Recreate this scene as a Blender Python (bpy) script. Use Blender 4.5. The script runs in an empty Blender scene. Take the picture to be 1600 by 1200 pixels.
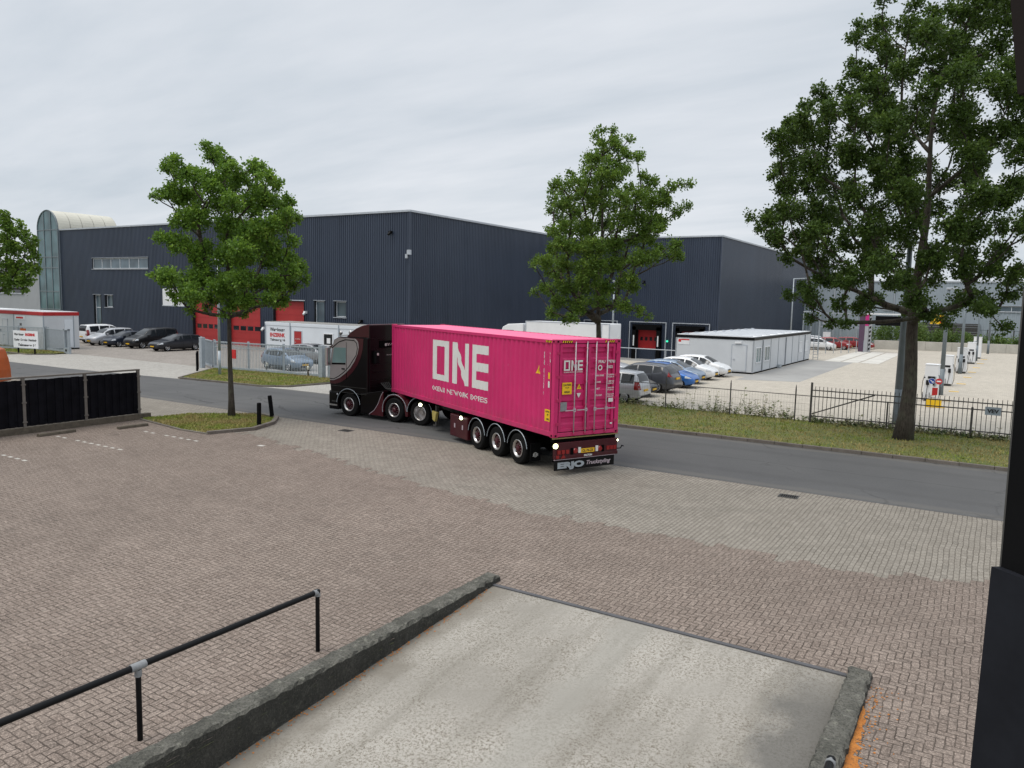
import bpy, bmesh, math, random
import numpy as np
from mathutils import Vector, Matrix
rng = np.random.default_rng(7)
random.seed(7)
SC = bpy.context.scene
COL = SC.collection
R_ = math.radians

# ---------------------------------------------------------------- camera
# site frame: x runs along the street (to the right), y across it (away), metres
cam_d = bpy.data.cameras.new("camera")
cam = bpy.data.objects.new("camera", cam_d)
COL.objects.link(cam)
cam_d.sensor_width = 36.0
cam_d.lens = 27.0
cam_d.clip_start = 0.05
cam_d.clip_end = 2000
pitch, roll, yaw = 0.1084, 0.0225, math.atan2(0.53, 0.848)
cp, sp = math.cos(pitch), math.sin(pitch)
fw = Vector((-math.sin(yaw) * cp, math.cos(yaw) * cp, -sp))
rt = Vector((math.cos(yaw), math.sin(yaw), 0))
up = rt.cross(fw)
X_ = rt * math.cos(roll) + up * math.sin(roll)
Y_ = -rt * math.sin(roll) + up * math.cos(roll)
M = Matrix((X_, Y_, -fw)).transposed().to_4x4()
M.translation = Vector((9.818, -22.142, 5.15))
cam.matrix_world = M
SC.camera = cam

# ---------------------------------------------------------------- light
SUN_EL, SUN_AZ = R_(64), R_(215)
sun_d = bpy.data.lights.new("sun", 'SUN')
sun_d.energy = 1.5
sun_d.angle = R_(32)
sun_d.color = (1.0, 0.93, 0.83)
sun = bpy.data.objects.new("sun", sun_d)
COL.objects.link(sun)
sd = Vector((math.sin(SUN_AZ) * math.cos(SUN_EL), math.cos(SUN_AZ) * math.cos(SUN_EL), math.sin(SUN_EL)))
sun.rotation_euler = sd.to_track_quat('Z', 'Y').to_euler()
SC.view_settings.view_transform = 'Standard'
SC.view_settings.look = 'None'
SC.view_settings.gamma = 1.0
SC.view_settings.exposure = 0.1
SC.cycles.max_bounces = 6
SC.cycles.transparent_max_bounces = 8
SC.cycles.use_denoising = True

W = bpy.data.worlds.new("World")
SC.world = W
W.use_nodes = True
nt = W.node_tree
nt.nodes.clear()
out = nt.nodes.new('ShaderNodeOutputWorld')
bg = nt.nodes.new('ShaderNodeBackground')
bg.inputs['Strength'].default_value = 0.1
sky = nt.nodes.new('ShaderNodeTexSky')
sky.sky_type = 'NISHITA'
sky.sun_disc = False
sky.sun_elevation = SUN_EL
sky.sun_rotation = SUN_AZ
tc = nt.nodes.new('ShaderNodeTexCoord')
sep = nt.nodes.new('ShaderNodeSeparateXYZ')
nt.links.new(tc.outputs['Generated'], sep.inputs[0])
mz = nt.nodes.new('ShaderNodeMath'); mz.operation = 'ADD'; mz.inputs[1].default_value = 0.14
nt.links.new(sep.outputs['Z'], mz.inputs[0])
mx = nt.nodes.new('ShaderNodeMath'); mx.operation = 'MAXIMUM'; mx.inputs[1].default_value = 0.05
nt.links.new(mz.outputs[0], mx.inputs[0])
comb = nt.nodes.new('ShaderNodeCombineXYZ')
for i, ch in enumerate('XY'):
    dv = nt.nodes.new('ShaderNodeMath'); dv.operation = 'DIVIDE'
    nt.links.new(sep.outputs[ch], dv.inputs[0]); nt.links.new(mx.outputs[0], dv.inputs[1])
    nt.links.new(dv.outputs[0], comb.inputs[i])
nz = nt.nodes.new('ShaderNodeTexNoise')
nz.inputs['Scale'].default_value = 0.9
nz.inputs['Detail'].default_value = 6
nz.inputs['Roughness'].default_value = 0.5
nz.inputs['Distortion'].default_value = 0.4
mp = nt.nodes.new('ShaderNodeMapping'); mp.inputs['Scale'].default_value = (0.45, 1.25, 1); mp.inputs['Rotation'].default_value = (0, 0, R_(32)); mp.inputs['Location'].default_value = (1.3, 0.4, 0)
nt.links.new(comb.outputs[0], mp.inputs[0])
nt.links.new(mp.outputs[0], nz.inputs['Vector'])
cr = nt.nodes.new('ShaderNodeValToRGB')
e = cr.color_ramp.elements
e[0].position = 0.36; e[0].color = (0.56, 0.615, 0.675, 1)
e[1].position = 0.62; e[1].color = (0.735, 0.765, 0.81, 1)
nz2 = nt.nodes.new('ShaderNodeTexNoise'); nz2.inputs['Scale'].default_value = 3.2; nz2.inputs['Detail'].default_value = 5; nz2.inputs['Roughness'].default_value = 0.55
nt.links.new(mp.outputs[0], nz2.inputs['Vector'])
mxn = nt.nodes.new('ShaderNodeMix'); mxn.inputs['Factor'].default_value = 0.32
nt.links.new(nz.outputs['Fac'], mxn.inputs['A']); nt.links.new(nz2.outputs['Fac'], mxn.inputs['B'])
nt.links.new(mxn.outputs['Result'], cr.inputs[0])
zen = nt.nodes.new('ShaderNodeMapRange')
zen.inputs['From Min'].default_value = 0.38; zen.inputs['From Max'].default_value = 0.85
zen.inputs['To Min'].default_value = 10.0; zen.inputs['To Max'].default_value = 20.0
nt.links.new(sep.outputs['Z'], zen.inputs['Value'])
sc_ = nt.nodes.new('ShaderNodeVectorMath'); sc_.operation = 'SCALE'
nt.links.new(cr.outputs[0], sc_.inputs[0]); nt.links.new(zen.outputs[0], sc_.inputs['Scale'])
mixs = nt.nodes.new('ShaderNodeMix'); mixs.data_type = 'RGBA'
mixs.inputs['Factor'].default_value = 0.94
nt.links.new(sky.outputs[0], mixs.inputs['A']); nt.links.new(sc_.outputs[0], mixs.inputs['B'])
nt.links.new(mixs.outputs['Result'], bg.inputs['Color'])
nt.links.new(bg.outputs[0], out.inputs[0])

# ---------------------------------------------------------------- helpers
class MB:
    def __init__(s): s.v = []; s.f = []
    def add(s, vs, fs):
        n = len(s.v); s.v += [tuple(p) for p in vs]; s.f += [tuple(i + n for i in f) for f in fs]; return s
    def box(s, x0, x1, y0, y1, z0, z1, m=None):
        vs = [Vector(p) for p in ((x0,y0,z0),(x1,y0,z0),(x1,y1,z0),(x0,y1,z0),(x0,y0,z1),(x1,y0,z1),(x1,y1,z1),(x0,y1,z1))]
        if m is not None: vs = [m @ p for p in vs]
        return s.add(vs, [(0,3,2,1),(4,5,6,7),(0,1,5,4),(1,2,6,5),(2,3,7,6),(3,0,4,7)])
    def cyl(s, p0, p1, r, r2=None, n=12, caps=True):
        p0 = Vector(p0); p1 = Vector(p1); r2 = r if r2 is None else r2
        d = (p1 - p0).normalized()
        a = d.orthogonal().normalized(); b = d.cross(a)
        vs = []
        for q, rr in ((p0, r), (p1, r2)):
            for i in range(n):
                t = 2 * math.pi * i / n
                vs.append(q + (a * math.cos(t) + b * math.sin(t)) * rr)
        fs = [(i, (i + 1) % n, n + (i + 1) % n, n + i) for i in range(n)]
        if caps: fs += [tuple(range(n))[::-1], tuple(range(n, 2 * n))]
        return s.add(vs, fs)
    def tube(s, pts, radii, n=6):
        pts = [Vector(p) for p in pts]
        k0 = len(s.v); prev = None
        for i, p in enumerate(pts):
            d = (pts[min(i + 1, len(pts) - 1)] - pts[max(i - 1, 0)]).normalized()
            a = d.orthogonal().normalized() if prev is None else (prev - d * prev.dot(d)).normalized()
            prev = a; b = d.cross(a)
            for j in range(n):
                t = 2 * math.pi * j / n
                s.v.append(tuple(p + (a * math.cos(t) + b * math.sin(t)) * radii[i]))
        for i in range(len(pts) - 1):
            for j in range(n):
                s.f.append((k0 + i*n + j, k0 + i*n + (j+1) % n, k0 + (i+1)*n + (j+1) % n, k0 + (i+1)*n + j))
        s.f.append(tuple(k0 + (len(pts)-1)*n + j for j in range(n)))
        s.f.append(tuple(k0 + j for j in range(n))[::-1])
        return s
    def prism(s, poly, lo, hi, axis='y'):
        # poly: list of 2D points; extruded between lo and hi along axis
        def P(a, b, c):
            return {'y': (a, c, b), 'x': (c, a, b), 'z': (a, b, c)}[axis]
        n = len(poly)
        vs = [P(a, b, lo) for a, b in poly] + [P(a, b, hi) for a, b in poly]
        fs = [(i, (i + 1) % n, n + (i + 1) % n, n + i) for i in range(n)] + [tuple(range(n))[::-1], tuple(range(n, 2*n))]
        return s.add(vs, fs)
    def quad(s, a, b, c, d): return s.add([a, b, c, d], [(0, 1, 2, 3)])
    def lathe(s, prof, c=(0,0,0), axis='x', n=28):
        # prof: (radius, offset along axis)
        vs = []
        for r, o in prof:
            for i in range(n):
                t = 2 * math.pi * i / n
                a, b = r * math.cos(t), r * math.sin(t)
                vs.append({'x': (c[0]+o, c[1]+a, c[2]+b), 'y': (c[0]+a, c[1]+o, c[2]+b), 'z': (c[0]+a, c[1]+b, c[2]+o)}[axis])
        fs = []
        for k in range(len(prof) - 1):
            for i in range(n):
                fs.append((k*n + i, k*n + (i+1) % n, (k+1)*n + (i+1) % n, (k+1)*n + i))
        return s.add(vs, fs)
    def build(s, name, mat, parent=None, bevel=0, smooth=False, normals=True):
        me = bpy.data.meshes.new(name)
        me.from_pydata(s.v, [], s.f)
        if normals:
            bm = bmesh.new(); bm.from_mesh(me)
            bmesh.ops.recalc_face_normals(bm, faces=bm.faces)
            bm.to_mesh(me); bm.free()
        if smooth: me.polygons.foreach_set('use_smooth', [True] * len(me.polygons))
        me.materials.append(mat)
        o = bpy.data.objects.new(name, me)
        COL.objects.link(o)
        if parent: o.parent = parent
        if bevel:
            b = o.modifiers.new('bevel', 'BEVEL'); b.width = bevel; b.segments = 2; b.limit_method = 'ANGLE'; b.angle_limit = R_(40)
        return o

def tag(o, label=None, cat=None, group=None, kind=None):
    if label: o['label'] = label
    if cat: o['category'] = cat
    if group: o['group'] = group
    if kind: o['kind'] = kind
    return o

def thing(name, label, cat, loc=(0, 0, 0), rz=0.0, group=None):
    o = bpy.data.objects.new(name, None)
    COL.objects.link(o)
    o.location = loc; o.rotation_euler = (0, 0, rz)
    o.empty_display_size = 0.2
    return tag(o, label, cat, group)

def dup(root, loc, rz=None, label=None):
    r = root.copy(); COL.objects.link(r); r.location = loc
    if rz is not None: r.rotation_euler = (0, 0, rz)
    if label: r['label'] = label
    for ch in [c for c in root.children]:
        c = ch.copy(); COL.objects.link(c); c.parent = r
        for g in ch.children:
            d = g.copy(); COL.objects.link(d); d.parent = c
    return r

def apply_mods(o):
    dg = bpy.context.evaluated_depsgraph_get()
    me = bpy.data.meshes.new_from_object(o.evaluated_get(dg))
    o.modifiers.clear(); o.data = me

def text_mesh(body, size, bold=0.0, width=None, shear=0.0):
    """verts (s,t) and triangles of a line of text; origin left baseline"""
    cu = bpy.data.curves.new('t', 'FONT'); cu.body = body; cu.size = size; cu.offset = bold; cu.shear = shear
    o = bpy.data.objects.new('t', cu); COL.objects.link(o)
    dg = bpy.context.evaluated_depsgraph_get()
    me = bpy.data.meshes.new_from_object(o.evaluated_get(dg))
    vs = [(v.co.x, v.co.y) for v in me.vertices]; fs = [tuple(p.vertices) for p in me.polygons]
    bpy.data.objects.remove(o); bpy.data.curves.remove(cu); bpy.data.meshes.remove(me)
    if vs:
        x0 = min(v[0] for v in vs); x1 = max(v[0] for v in vs)
        k = (width / (x1 - x0)) if width else 1.0
        vs = [((v[0] - x0) * k, v[1]) for v in vs]
    return vs, fs

def put_text(name, body, size, org, right, upv, mat, parent, width=None, bold=0.0, shear=0.0):
    vs, fs = text_mesh(body, size, bold, width, shear)
    o_, r_, u_ = Vector(org), Vector(right), Vector(upv)
    m = MB(); m.add([o_ + r_ * a + u_ * b for a, b in vs], fs)
    return m.build(name, mat, parent, normals=False)

# ---------------------------------------------------------------- materials
def newmat(name):
    m = bpy.data.materials.new(name); m.use_nodes = True
    return m, m.node_tree, m.node_tree.nodes['Principled BSDF']

def N(nt, typ, **kw):
    n = nt.nodes.new(typ)
    for k, v in kw.items():
        if hasattr(n, k): setattr(n, k, v)
        else: n.inputs[k].default_value = v
    return n

def mth(nt, op, a, b=None, c=None):
    n = nt.nodes.new('ShaderNodeMath'); n.operation = op
    for i, x in enumerate((a, b, c)):
        if x is None: continue
        if isinstance(x, (int, float)): n.inputs[i].default_value = x
        else: nt.links.new(x, n.inputs[i])
    return n.outputs[0]

def mixc(nt, fac, a, b, mode='MIX'):
    n = nt.nodes.new('ShaderNodeMix'); n.data_type = 'RGBA'; n.blend_type = mode
    for key, x in (('Factor', fac), ('A', a), ('B', b)):
        s = n.inputs[key]
        if isinstance(x, (int, float)): s.default_value = x
        elif isinstance(x, tuple): s.default_value = (*x, 1)
        else: nt.links.new(x, s)
    return n.outputs['Result']

def ramp(nt, x, lo, hi, a=0.0, b=1.0):
    n = nt.nodes.new('ShaderNodeMapRange')
    nt.links.new(x, n.inputs['Value'])
    n.inputs['From Min'].default_value = lo; n.inputs['From Max'].default_value = hi
    n.inputs['To Min'].default_value = a; n.inputs['To Max'].default_value = b
    return n.outputs[0]

def noise(nt, vec, scale, detail=4, rough=0.6):
    n = nt.nodes.new('ShaderNodeTexNoise')
    n.inputs['Scale'].default_value = scale; n.inputs['Detail'].default_value = detail; n.inputs['Roughness'].default_value = rough
    nt.links.new(vec, n.inputs['Vector'])
    return n.outputs['Fac']

def pos(nt): return nt.nodes.new('ShaderNodeNewGeometry').outputs['Position']
def objc(nt): return nt.nodes.new('ShaderNodeTexCoord').outputs['Object']

def bump(nt, bs, h, strength=0.3, dist=0.01):
    b = nt.nodes.new('ShaderNodeBump'); b.inputs['Strength'].default_value = strength; b.inputs['Distance'].default_value = dist
    nt.links.new(h, b.inputs['Height']); nt.links.new(b.outputs[0], bs.inputs['Normal'])

def plain(name, col, rough=0.5, metal=0.0, var=0.12, scale=3.0, coat=0.0, spec=None, dirt=0.0, bmp=0.0):
    """painted / moulded surface with a slight unevenness of tone"""
    m, nt, bs = newmat(name)
    v = objc(nt)
    f = noise(nt, v, scale, 5, 0.65)
    a = tuple(c * (1 - var) for c in col); b = tuple(min(1, c * (1 + var)) for c in col)
    c_ = mixc(nt, ramp(nt, f, 0.3, 0.7), a, b)
    if dirt:
        f2 = noise(nt, v, scale * 0.35, 6, 0.7)
        c_ = mixc(nt, ramp(nt, f2, 0.5, 0.75, 0, dirt), c_, (0.16, 0.14, 0.11))
    nt.links.new(c_, bs.inputs['Base Color'])
    bs.inputs['Roughness'].default_value = rough
    bs.inputs['Metallic'].default_value = metal
    bs.inputs['Coat Weight'].default_value = coat
    bs.inputs['Coat Roughness'].default_value = 0.05
    bs.inputs['Specular IOR Level'].default_value = 0.3 if spec is None else spec
    if bmp: bump(nt, bs, noise(nt, v, scale * 8, 4), bmp, 0.01)
    return m

def glass(name, col=(0.03, 0.04, 0.045), rough=0.06, see=0.0):
    m, nt, bs = newmat(name)
    f = noise(nt, objc(nt), .5, 1)
    nt.links.new(mixc(nt, ramp(nt, f, .35, .65), tuple(c * .7 for c in col), tuple(c * 1.4 for c in col)), bs.inputs['Base Color'])
    bs.inputs['Roughness'].default_value = rough
    bs.inputs['Specular IOR Level'].default_value = 0.55
    return m

def lampmat(name, col, st):
    m, nt, bs = newmat(name)
    bs.inputs['Base Color'].default_value = (*col, 1)
    bs.inputs['Emission Color'].default_value = (*col, 1)
    bs.inputs['Emission Strength'].default_value = st
    return m

def bricks(name, cell, colA, colB, joint, kind='herring', jw=0.06, big=0.5, speck=0.25, ang=0.0, tracks=None):
    """brick paving: 2:1 bricks in elbow (herring-bone) or running bond, in site coordinates"""
    m, nt, bs = newmat(name)
    p = pos(nt)
    if ang:
        mpn = nt.nodes.new('ShaderNodeMapping'); mpn.inputs['Rotation'].default_value = (0, 0, ang); nt.links.new(p, mpn.inputs[0]); pv = mpn.outputs[0]
    else: pv = p
    wob = nt.nodes.new('ShaderNodeTexNoise'); wob.inputs['Scale'].default_value = 0.7; wob.inputs['Detail'].default_value = 2
    nt.links.new(pv, wob.inputs['Vector'])
    va = nt.nodes.new('ShaderNodeVectorMath'); va.operation = 'MULTIPLY_ADD'
    nt.links.new(wob.outputs['Color'], va.inputs[0]); va.inputs[1].default_value = (0.12, 0.12, 0)
    w2 = nt.nodes.new('ShaderNodeTexNoise'); w2.inputs['Scale'].default_value = 16; w2.inputs['Detail'].default_value = 2
    nt.links.new(pv, w2.inputs['Vector'])
    vb = nt.nodes.new('ShaderNodeVectorMath'); vb.operation = 'MULTIPLY_ADD'
    nt.links.new(w2.outputs['Color'], vb.inputs[0]); vb.inputs[1].default_value = (0.03, 0.03, 0)
    nt.links.new(pv, vb.inputs[2]); nt.links.new(vb.outputs[0], va.inputs[2])
    s = nt.nodes.new('ShaderNodeSeparateXYZ'); nt.links.new(va.outputs[0], s.inputs[0])
    x = mth(nt, 'DIVIDE', s.outputs[0], cell); y = mth(nt, 'DIVIDE', s.outputs[1], cell)
    if kind == 'herring':
        i = mth(nt, 'FLOOR', x); j = mth(nt, 'FLOOR', y)
        fx = mth(nt, 'SUBTRACT', x, i); fy = mth(nt, 'SUBTRACT', y, j)
        k = mth(nt, 'FLOORED_MODULO', mth(nt, 'SUBTRACT', i, j), 4.0)
        def eq(v): return mth(nt, 'COMPARE', k, float(v), 0.4)
        k0, k1, k2, k3 = eq(0), eq(1), eq(2), eq(3)
        # distance to each side, disabled (large) where the brick continues
        L = mth(nt, 'ADD', fx, mth(nt, 'MULTIPLY', k1, 9.0))
        Rr = mth(nt, 'ADD', mth(nt, 'SUBTRACT', 1.0, fx), mth(nt, 'MULTIPLY', k0, 9.0))
        T = mth(nt, 'ADD', mth(nt, 'SUBTRACT', 1.0, fy), mth(nt, 'MULTIPLY', k3, 9.0))
        B = mth(nt, 'ADD', fy, mth(nt, 'MULTIPLY', k2, 9.0))
        d = mth(nt, 'MINIMUM', mth(nt, 'MINIMUM', L, Rr), mth(nt, 'MINIMUM', T, B))
        ai = mth(nt, 'SUBTRACT', i, k1); aj = mth(nt, 'ADD', j, k3)
    else:
        j = mth(nt, 'FLOOR', y); fy = mth(nt, 'SUBTRACT', y, j)
        x2 = mth(nt, 'ADD', mth(nt, 'DIVIDE', x, 2.0), mth(nt, 'MULTIPLY', mth(nt, 'FLOORED_MODULO', j, 2.0), 0.5))
        i = mth(nt, 'FLOOR', x2); fx = mth(nt, 'SUBTRACT', x2, i)
        dx = mth(nt, 'MULTIPLY', mth(nt, 'MINIMUM', fx, mth(nt, 'SUBTRACT', 1.0, fx)), 2.0)
        dy = mth(nt, 'MINIMUM', fy, mth(nt, 'SUBTRACT', 1.0, fy))
        d = mth(nt, 'MINIMUM', dx, dy); ai = i; aj = j
    cv = nt.nodes.new('ShaderNodeCombineXYZ'); nt.links.new(ai, cv.inputs[0]); nt.links.new(aj, cv.inputs[1])
    wn = nt.nodes.new('ShaderNodeTexWhiteNoise'); nt.links.new(cv.outputs[0], wn.inputs['Vector'])
    base = mixc(nt, wn.outputs['Value'], colA, colB)
    base = mixc(nt, ramp(nt, wn.outputs['Value'], .955, .96, 0, .45), base, tuple(c * .5 for c in colA))
    sp_ = noise(nt, p, 40, 4, 0.9)
    base = mixc(nt, ramp(nt, sp_, 0.52, 0.68, 0, speck), base, tuple(min(1, c * 2.3) for c in colB))
    base = mixc(nt, ramp(nt, sp_, 0.48, 0.34, 0, speck), base, tuple(c * 0.3 for c in colA))
    # joint width breaks up and fills with pale sand in places
    jn = noise(nt, p, 2.2, 4, 0.7)
    jm = ramp(nt, d, jw * 0.45, jw, 1.0, 0.0)
    jm = mth(nt, 'MULTIPLY', jm, ramp(nt, jn, 0.3, 0.6, 0.55, 1.0))
    base = mixc(nt, jm, base, joint)
    # large uneven wear, tyre tracks and damp patches
    l1 = noise(nt, p, 0.16, 6, 0.62); l2 = noise(nt, p, 1.1, 5, 0.7)
    base = mixc(nt, ramp(nt, l1, 0.36, 0.66, 0, big), base, mixc(nt, 0.5, base, tuple(c * 0.45 for c in colA)), 'MIX')
    base = mixc(nt, ramp(nt, l2, 0.50, 0.78, 0, 0.4), base, mixc(nt, 0.6, base, tuple(min(1, c * 1.6) for c in colB)))
    if tracks:
        s0 = nt.nodes.new('ShaderNodeSeparateXYZ'); nt.links.new(p, s0.inputs[0])
        for cx_, cy_, R0, wd_, am in tracks:
            rr0 = mth(nt, 'SQRT', mth(nt, 'ADD', mth(nt, 'POWER', mth(nt, 'SUBTRACT', s0.outputs[0], cx_), 2.0), mth(nt, 'POWER', mth(nt, 'SUBTRACT', s0.outputs[1], cy_), 2.0)))
            dd_ = mth(nt, 'ABSOLUTE', mth(nt, 'SUBTRACT', rr0, R0))
            base = mixc(nt, mth(nt, 'MULTIPLY', ramp(nt, dd_, wd_, wd_ * .4, 0, am), ramp(nt, l2, .3, .6, .3, 1.0)), base, tuple(c * 0.55 for c in colA))
        o1 = noise(nt, p, 0.85, 2, 0.4)
        base = mixc(nt, ramp(nt, o1, 0.74, 0.80, 0, 0.5), base, (0.05, 0.042, 0.036))
        o2 = noise(nt, p, 2.6, 3, 0.6)
        base = mixc(nt, ramp(nt, o2, 0.70, 0.78, 0, 0.35), base, (0.40, 0.36, 0.30))
    nt.links.new(base, bs.inputs['Base Color'])
    bs.inputs['Roughness'].default_value = 0.92
    bs.inputs['Specular IOR Level'].default_value = 0.25
    h = mth(nt, 'ADD', ramp(nt, d, 0, jw * 1.3), mth(nt, 'MULTIPLY', sp_, 0.35))
    bump(nt, bs, h, 0.45, 0.006)
    return m

def rough_ground(name, c1, c2, c3, s1=0.3, s2=30, sf=0.35, rough=0.95, bmp=0.3):
    m, nt, bs = newmat(name)
    p = pos(nt)
    a = noise(nt, p, s1, 6, 0.65); b = noise(nt, p, s2, 3, 0.8)
    c = mixc(nt, ramp(nt, a, 0.35, 0.65), c1, c2)
    c = mixc(nt, ramp(nt, b, 0.5, 0.7, 0, sf), c, c3)
    c = mixc(nt, ramp(nt, noise(nt, p, s1 * 6, 5, .7), .55, .75, 0, .35), c, tuple(x * .6 for x in c1))
    nt.links.new(c, bs.inputs['Base Color']); bs.inputs['Roughness'].default_value = rough
    bs.inputs['Specular IOR Level'].default_value = 0.3
    bump(nt, bs, b, bmp, 0.01)
    return m

MT = {}
MT['brown'] = bricks('brown_clinker', 0.105, (0.186, 0.147, 0.122), (0.240, 0.195, 0.164), (0.050, 0.039, 0.031), 'herring', jw=0.11, big=0.6, speck=1.0, tracks=[(-4, 12, 22.0, .22, .16), (-4, 12, 24.1, .22, .16), (22, -4, 13.5, .2, .14), (22, -4, 15.4, .2, .14), (-30, -40, 36, .25, .12)])
MT['grey'] = bricks('grey_clinker', 0.105, (0.218, 0.195, 0.164), (0.275, 0.249, 0.212), (0.085, 0.072, 0.056), 'run', jw=0.11, big=0.4, speck=0.55, ang=R_(90), tracks=[(-4, 12, 15.2, .25, .16), (-4, 12, 17.3, .25, .16)])
MT['yard'] = bricks('yard_pavers', 0.105, (0.42, 0.38, 0.32), (0.50, 0.455, 0.385), (0.28, 0.245, 0.20), 'run', jw=0.09, big=0.25, speck=0.2)
MT['drive'] = bricks('drive_pavers', 0.105, (0.33, 0.315, 0.285), (0.40, 0.38, 0.35), (0.22, 0.205, 0.18), 'run', jw=0.09, big=0.3, speck=0.2)
MT['lot'] = bricks('lot_pavers', 0.105, (0.25, 0.225, 0.20), (0.33, 0.30, 0.27), (0.17, 0.15, 0.13), 'run', jw=0.09, big=0.4, speck=0.2)
MT['asphalt0'] = rough_ground('asphalt_plain', (0.085, 0.085, 0.085), (0.108, 0.108, 0.108), (0.19, 0.19, 0.19), 0.12, 60, 0.3, 0.9, 0.25)
MT['asph2'] = rough_ground('old_asphalt', (0.27, 0.265, 0.255), (0.33, 0.325, 0.31), (0.4, 0.39, 0.37), 0.2, 50, 0.25)
MT['earth'] = rough_ground('open_ground', (0.10, 0.12, 0.05), (0.16, 0.15, 0.09), (0.2, 0.17, 0.1), 0.1, 12, 0.4)
MT['lawn'] = rough_ground('lawn', (0.085, 0.115, 0.03), (0.17, 0.15, 0.06), (0.10, 0.15, 0.035), 0.9, 22, 0.5)
MT['slab'] = rough_ground('slab_concrete', (0.50, 0.48, 0.44), (0.60, 0.58, 0.53), (0.5, 0.47, 0.42), 0.4, 25, 0.3)
MT['kerb'] = rough_ground('kerb_stone', (0.12, 0.105, 0.09), (0.19, 0.168, 0.145), (0.07, 0.062, 0.05), 1.2, 30, 0.5)

def ramp_mat():
    m, nt, bs = newmat('ramp_concrete')
    p = pos(nt)
    a = noise(nt, p, 0.55, 6, 0.62); fine = noise(nt, p, 27, 6, 0.9); spk = noise(nt, p, 75, 3, 0.85)
    c = mixc(nt, ramp(nt, a, 0.36, 0.64), (0.265, 0.245, 0.212), (0.385, 0.36, 0.318))
    # exposed brown gravel where the skin has worn
    worn = ramp(nt, noise(nt, p, 1.1, 5, 0.6), 0.34, 0.56, .25, 1.0)
    c = mixc(nt, mth(nt, 'MULTIPLY', mth(nt, 'MULTIPLY', ramp(nt, fine, 0.50, 0.56), worn), 0.9), c, (0.115, 0.092, 0.062))
    c = mixc(nt, ramp(nt, spk, 0.6, 0.7, 0, 0.6), c, (0.50, 0.475, 0.41))
    c = mixc(nt, ramp(nt, spk, 0.36, 0.28, 0, 0.6), c, (0.12, 0.10, 0.075))
    mps = nt.nodes.new('ShaderNodeMapping'); mps.inputs['Scale'].default_value = (1.6, 0.16, 1); nt.links.new(p, mps.inputs[0])
    c = mixc(nt, ramp(nt, noise(nt, mps.outputs[0], 1.3, 6, .7), .45, .7, 0, .55), c, (0.16, 0.145, 0.115))
    # damp dirt along the right kerb and a smooth repaired lane
    s = nt.nodes.new('ShaderNodeSeparateXYZ'); nt.links.new(p, s.inputs[0])
    xe = mth(nt, 'ADD', s.outputs[0], mth(nt, 'MULTIPLY', mth(nt, 'SUBTRACT', noise(nt, p, 1.4, 4), 0.5), 1.3))
    edge = mth(nt, 'MULTIPLY', ramp(nt, xe, 7.5, 7.95, 0, 0.8), ramp(nt, s.outputs[1], -10.9, -11.9, 0.2, 1.0))
    c = mixc(nt, edge, c, (0.105, 0.10, 0.09))
    le = ramp(nt, xe, 3.0, 2.55, 0, 0.7)
    c = mixc(nt, le, c, (0.17, 0.15, 0.12))
    lane = mth(nt, 'MULTIPLY', ramp(nt, mth(nt, 'ABSOLUTE', mth(nt, 'SUBTRACT', xe, 5.3)), 0.45, 0.15), 0.5)
    c = mixc(nt, lane, c, (0.31, 0.295, 0.26))
    nt.links.new(c, bs.inputs['Base Color']); bs.inputs['Roughness'].default_value = 0.9
    bump(nt, bs, mth(nt, 'ADD', fine, spk), 0.35, 0.008)
    return m
MT['ramp'] = ramp_mat()

def asphalt_mat():
    m, nt, bs = newmat('street_asphalt')
    p = pos(nt)
    a = noise(nt, p, 0.12, 6, 0.65); b = noise(nt, p, 55, 3, 0.8)
    c = mixc(nt, ramp(nt, a, 0.35, 0.65), (0.080, 0.080, 0.081), (0.108, 0.107, 0.106))
    c = mixc(nt, ramp(nt, b, 0.5, 0.72, 0, 0.35), c, (0.20, 0.195, 0.19))
    s = nt.nodes.new('ShaderNodeSeparateXYZ'); nt.links.new(p, s.inputs[0])
    wv = mth(nt, 'ADD', s.outputs[1], mth(nt, 'MULTIPLY', mth(nt, 'SUBTRACT', noise(nt, p, 0.35, 3), .5), .5))
    for y0, w_, f_, col in ((3.55, .035, .55, (0.045, 0.045, 0.045)), (1.6, .35, .22, (0.06, 0.06, 0.06)), (5.4, .4, .22, (0.06, 0.06, 0.06)), (0.35, .3, .35, (0.15, 0.14, 0.125)), (6.8, .25, .4, (0.16, 0.15, 0.13))):
        c = mixc(nt, ramp(nt, mth(nt, 'ABSOLUTE', mth(nt, 'SUBTRACT', wv, y0)), w_, w_ * .3, 0, f_), c, col)
    vo = nt.nodes.new('ShaderNodeTexVoronoi'); vo.feature = 'DISTANCE_TO_EDGE'; vo.inputs['Scale'].default_value = .22
    va = nt.nodes.new('ShaderNodeVectorMath'); va.operation = 'MULTIPLY_ADD'
    nz_ = nt.nodes.new('ShaderNodeTexNoise'); nz_.inputs['Scale'].default_value = 1.2; nz_.inputs['Detail'].default_value = 6
    nt.links.new(p, nz_.inputs['Vector']); nt.links.new(nz_.outputs['Color'], va.inputs[0]); va.inputs[1].default_value = (1.5, 1.5, 0); nt.links.new(p, va.inputs[2]); nt.links.new(va.outputs[0], vo.inputs['Vector'])
    c = mixc(nt, mth(nt, 'MULTIPLY', ramp(nt, vo.outputs['Distance'], .012, .003), ramp(nt, a, .45, .6, 0, .7)), c, (0.035, 0.035, 0.035))
    nt.links.new(c, bs.inputs['Base Color']); bs.inputs['Roughness'].default_value = 0.9; bs.inputs['Specular IOR Level'].default_value = 0.25
    bump(nt, bs, b, .25, .01); return m
MT['asphalt'] = asphalt_mat()

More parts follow.
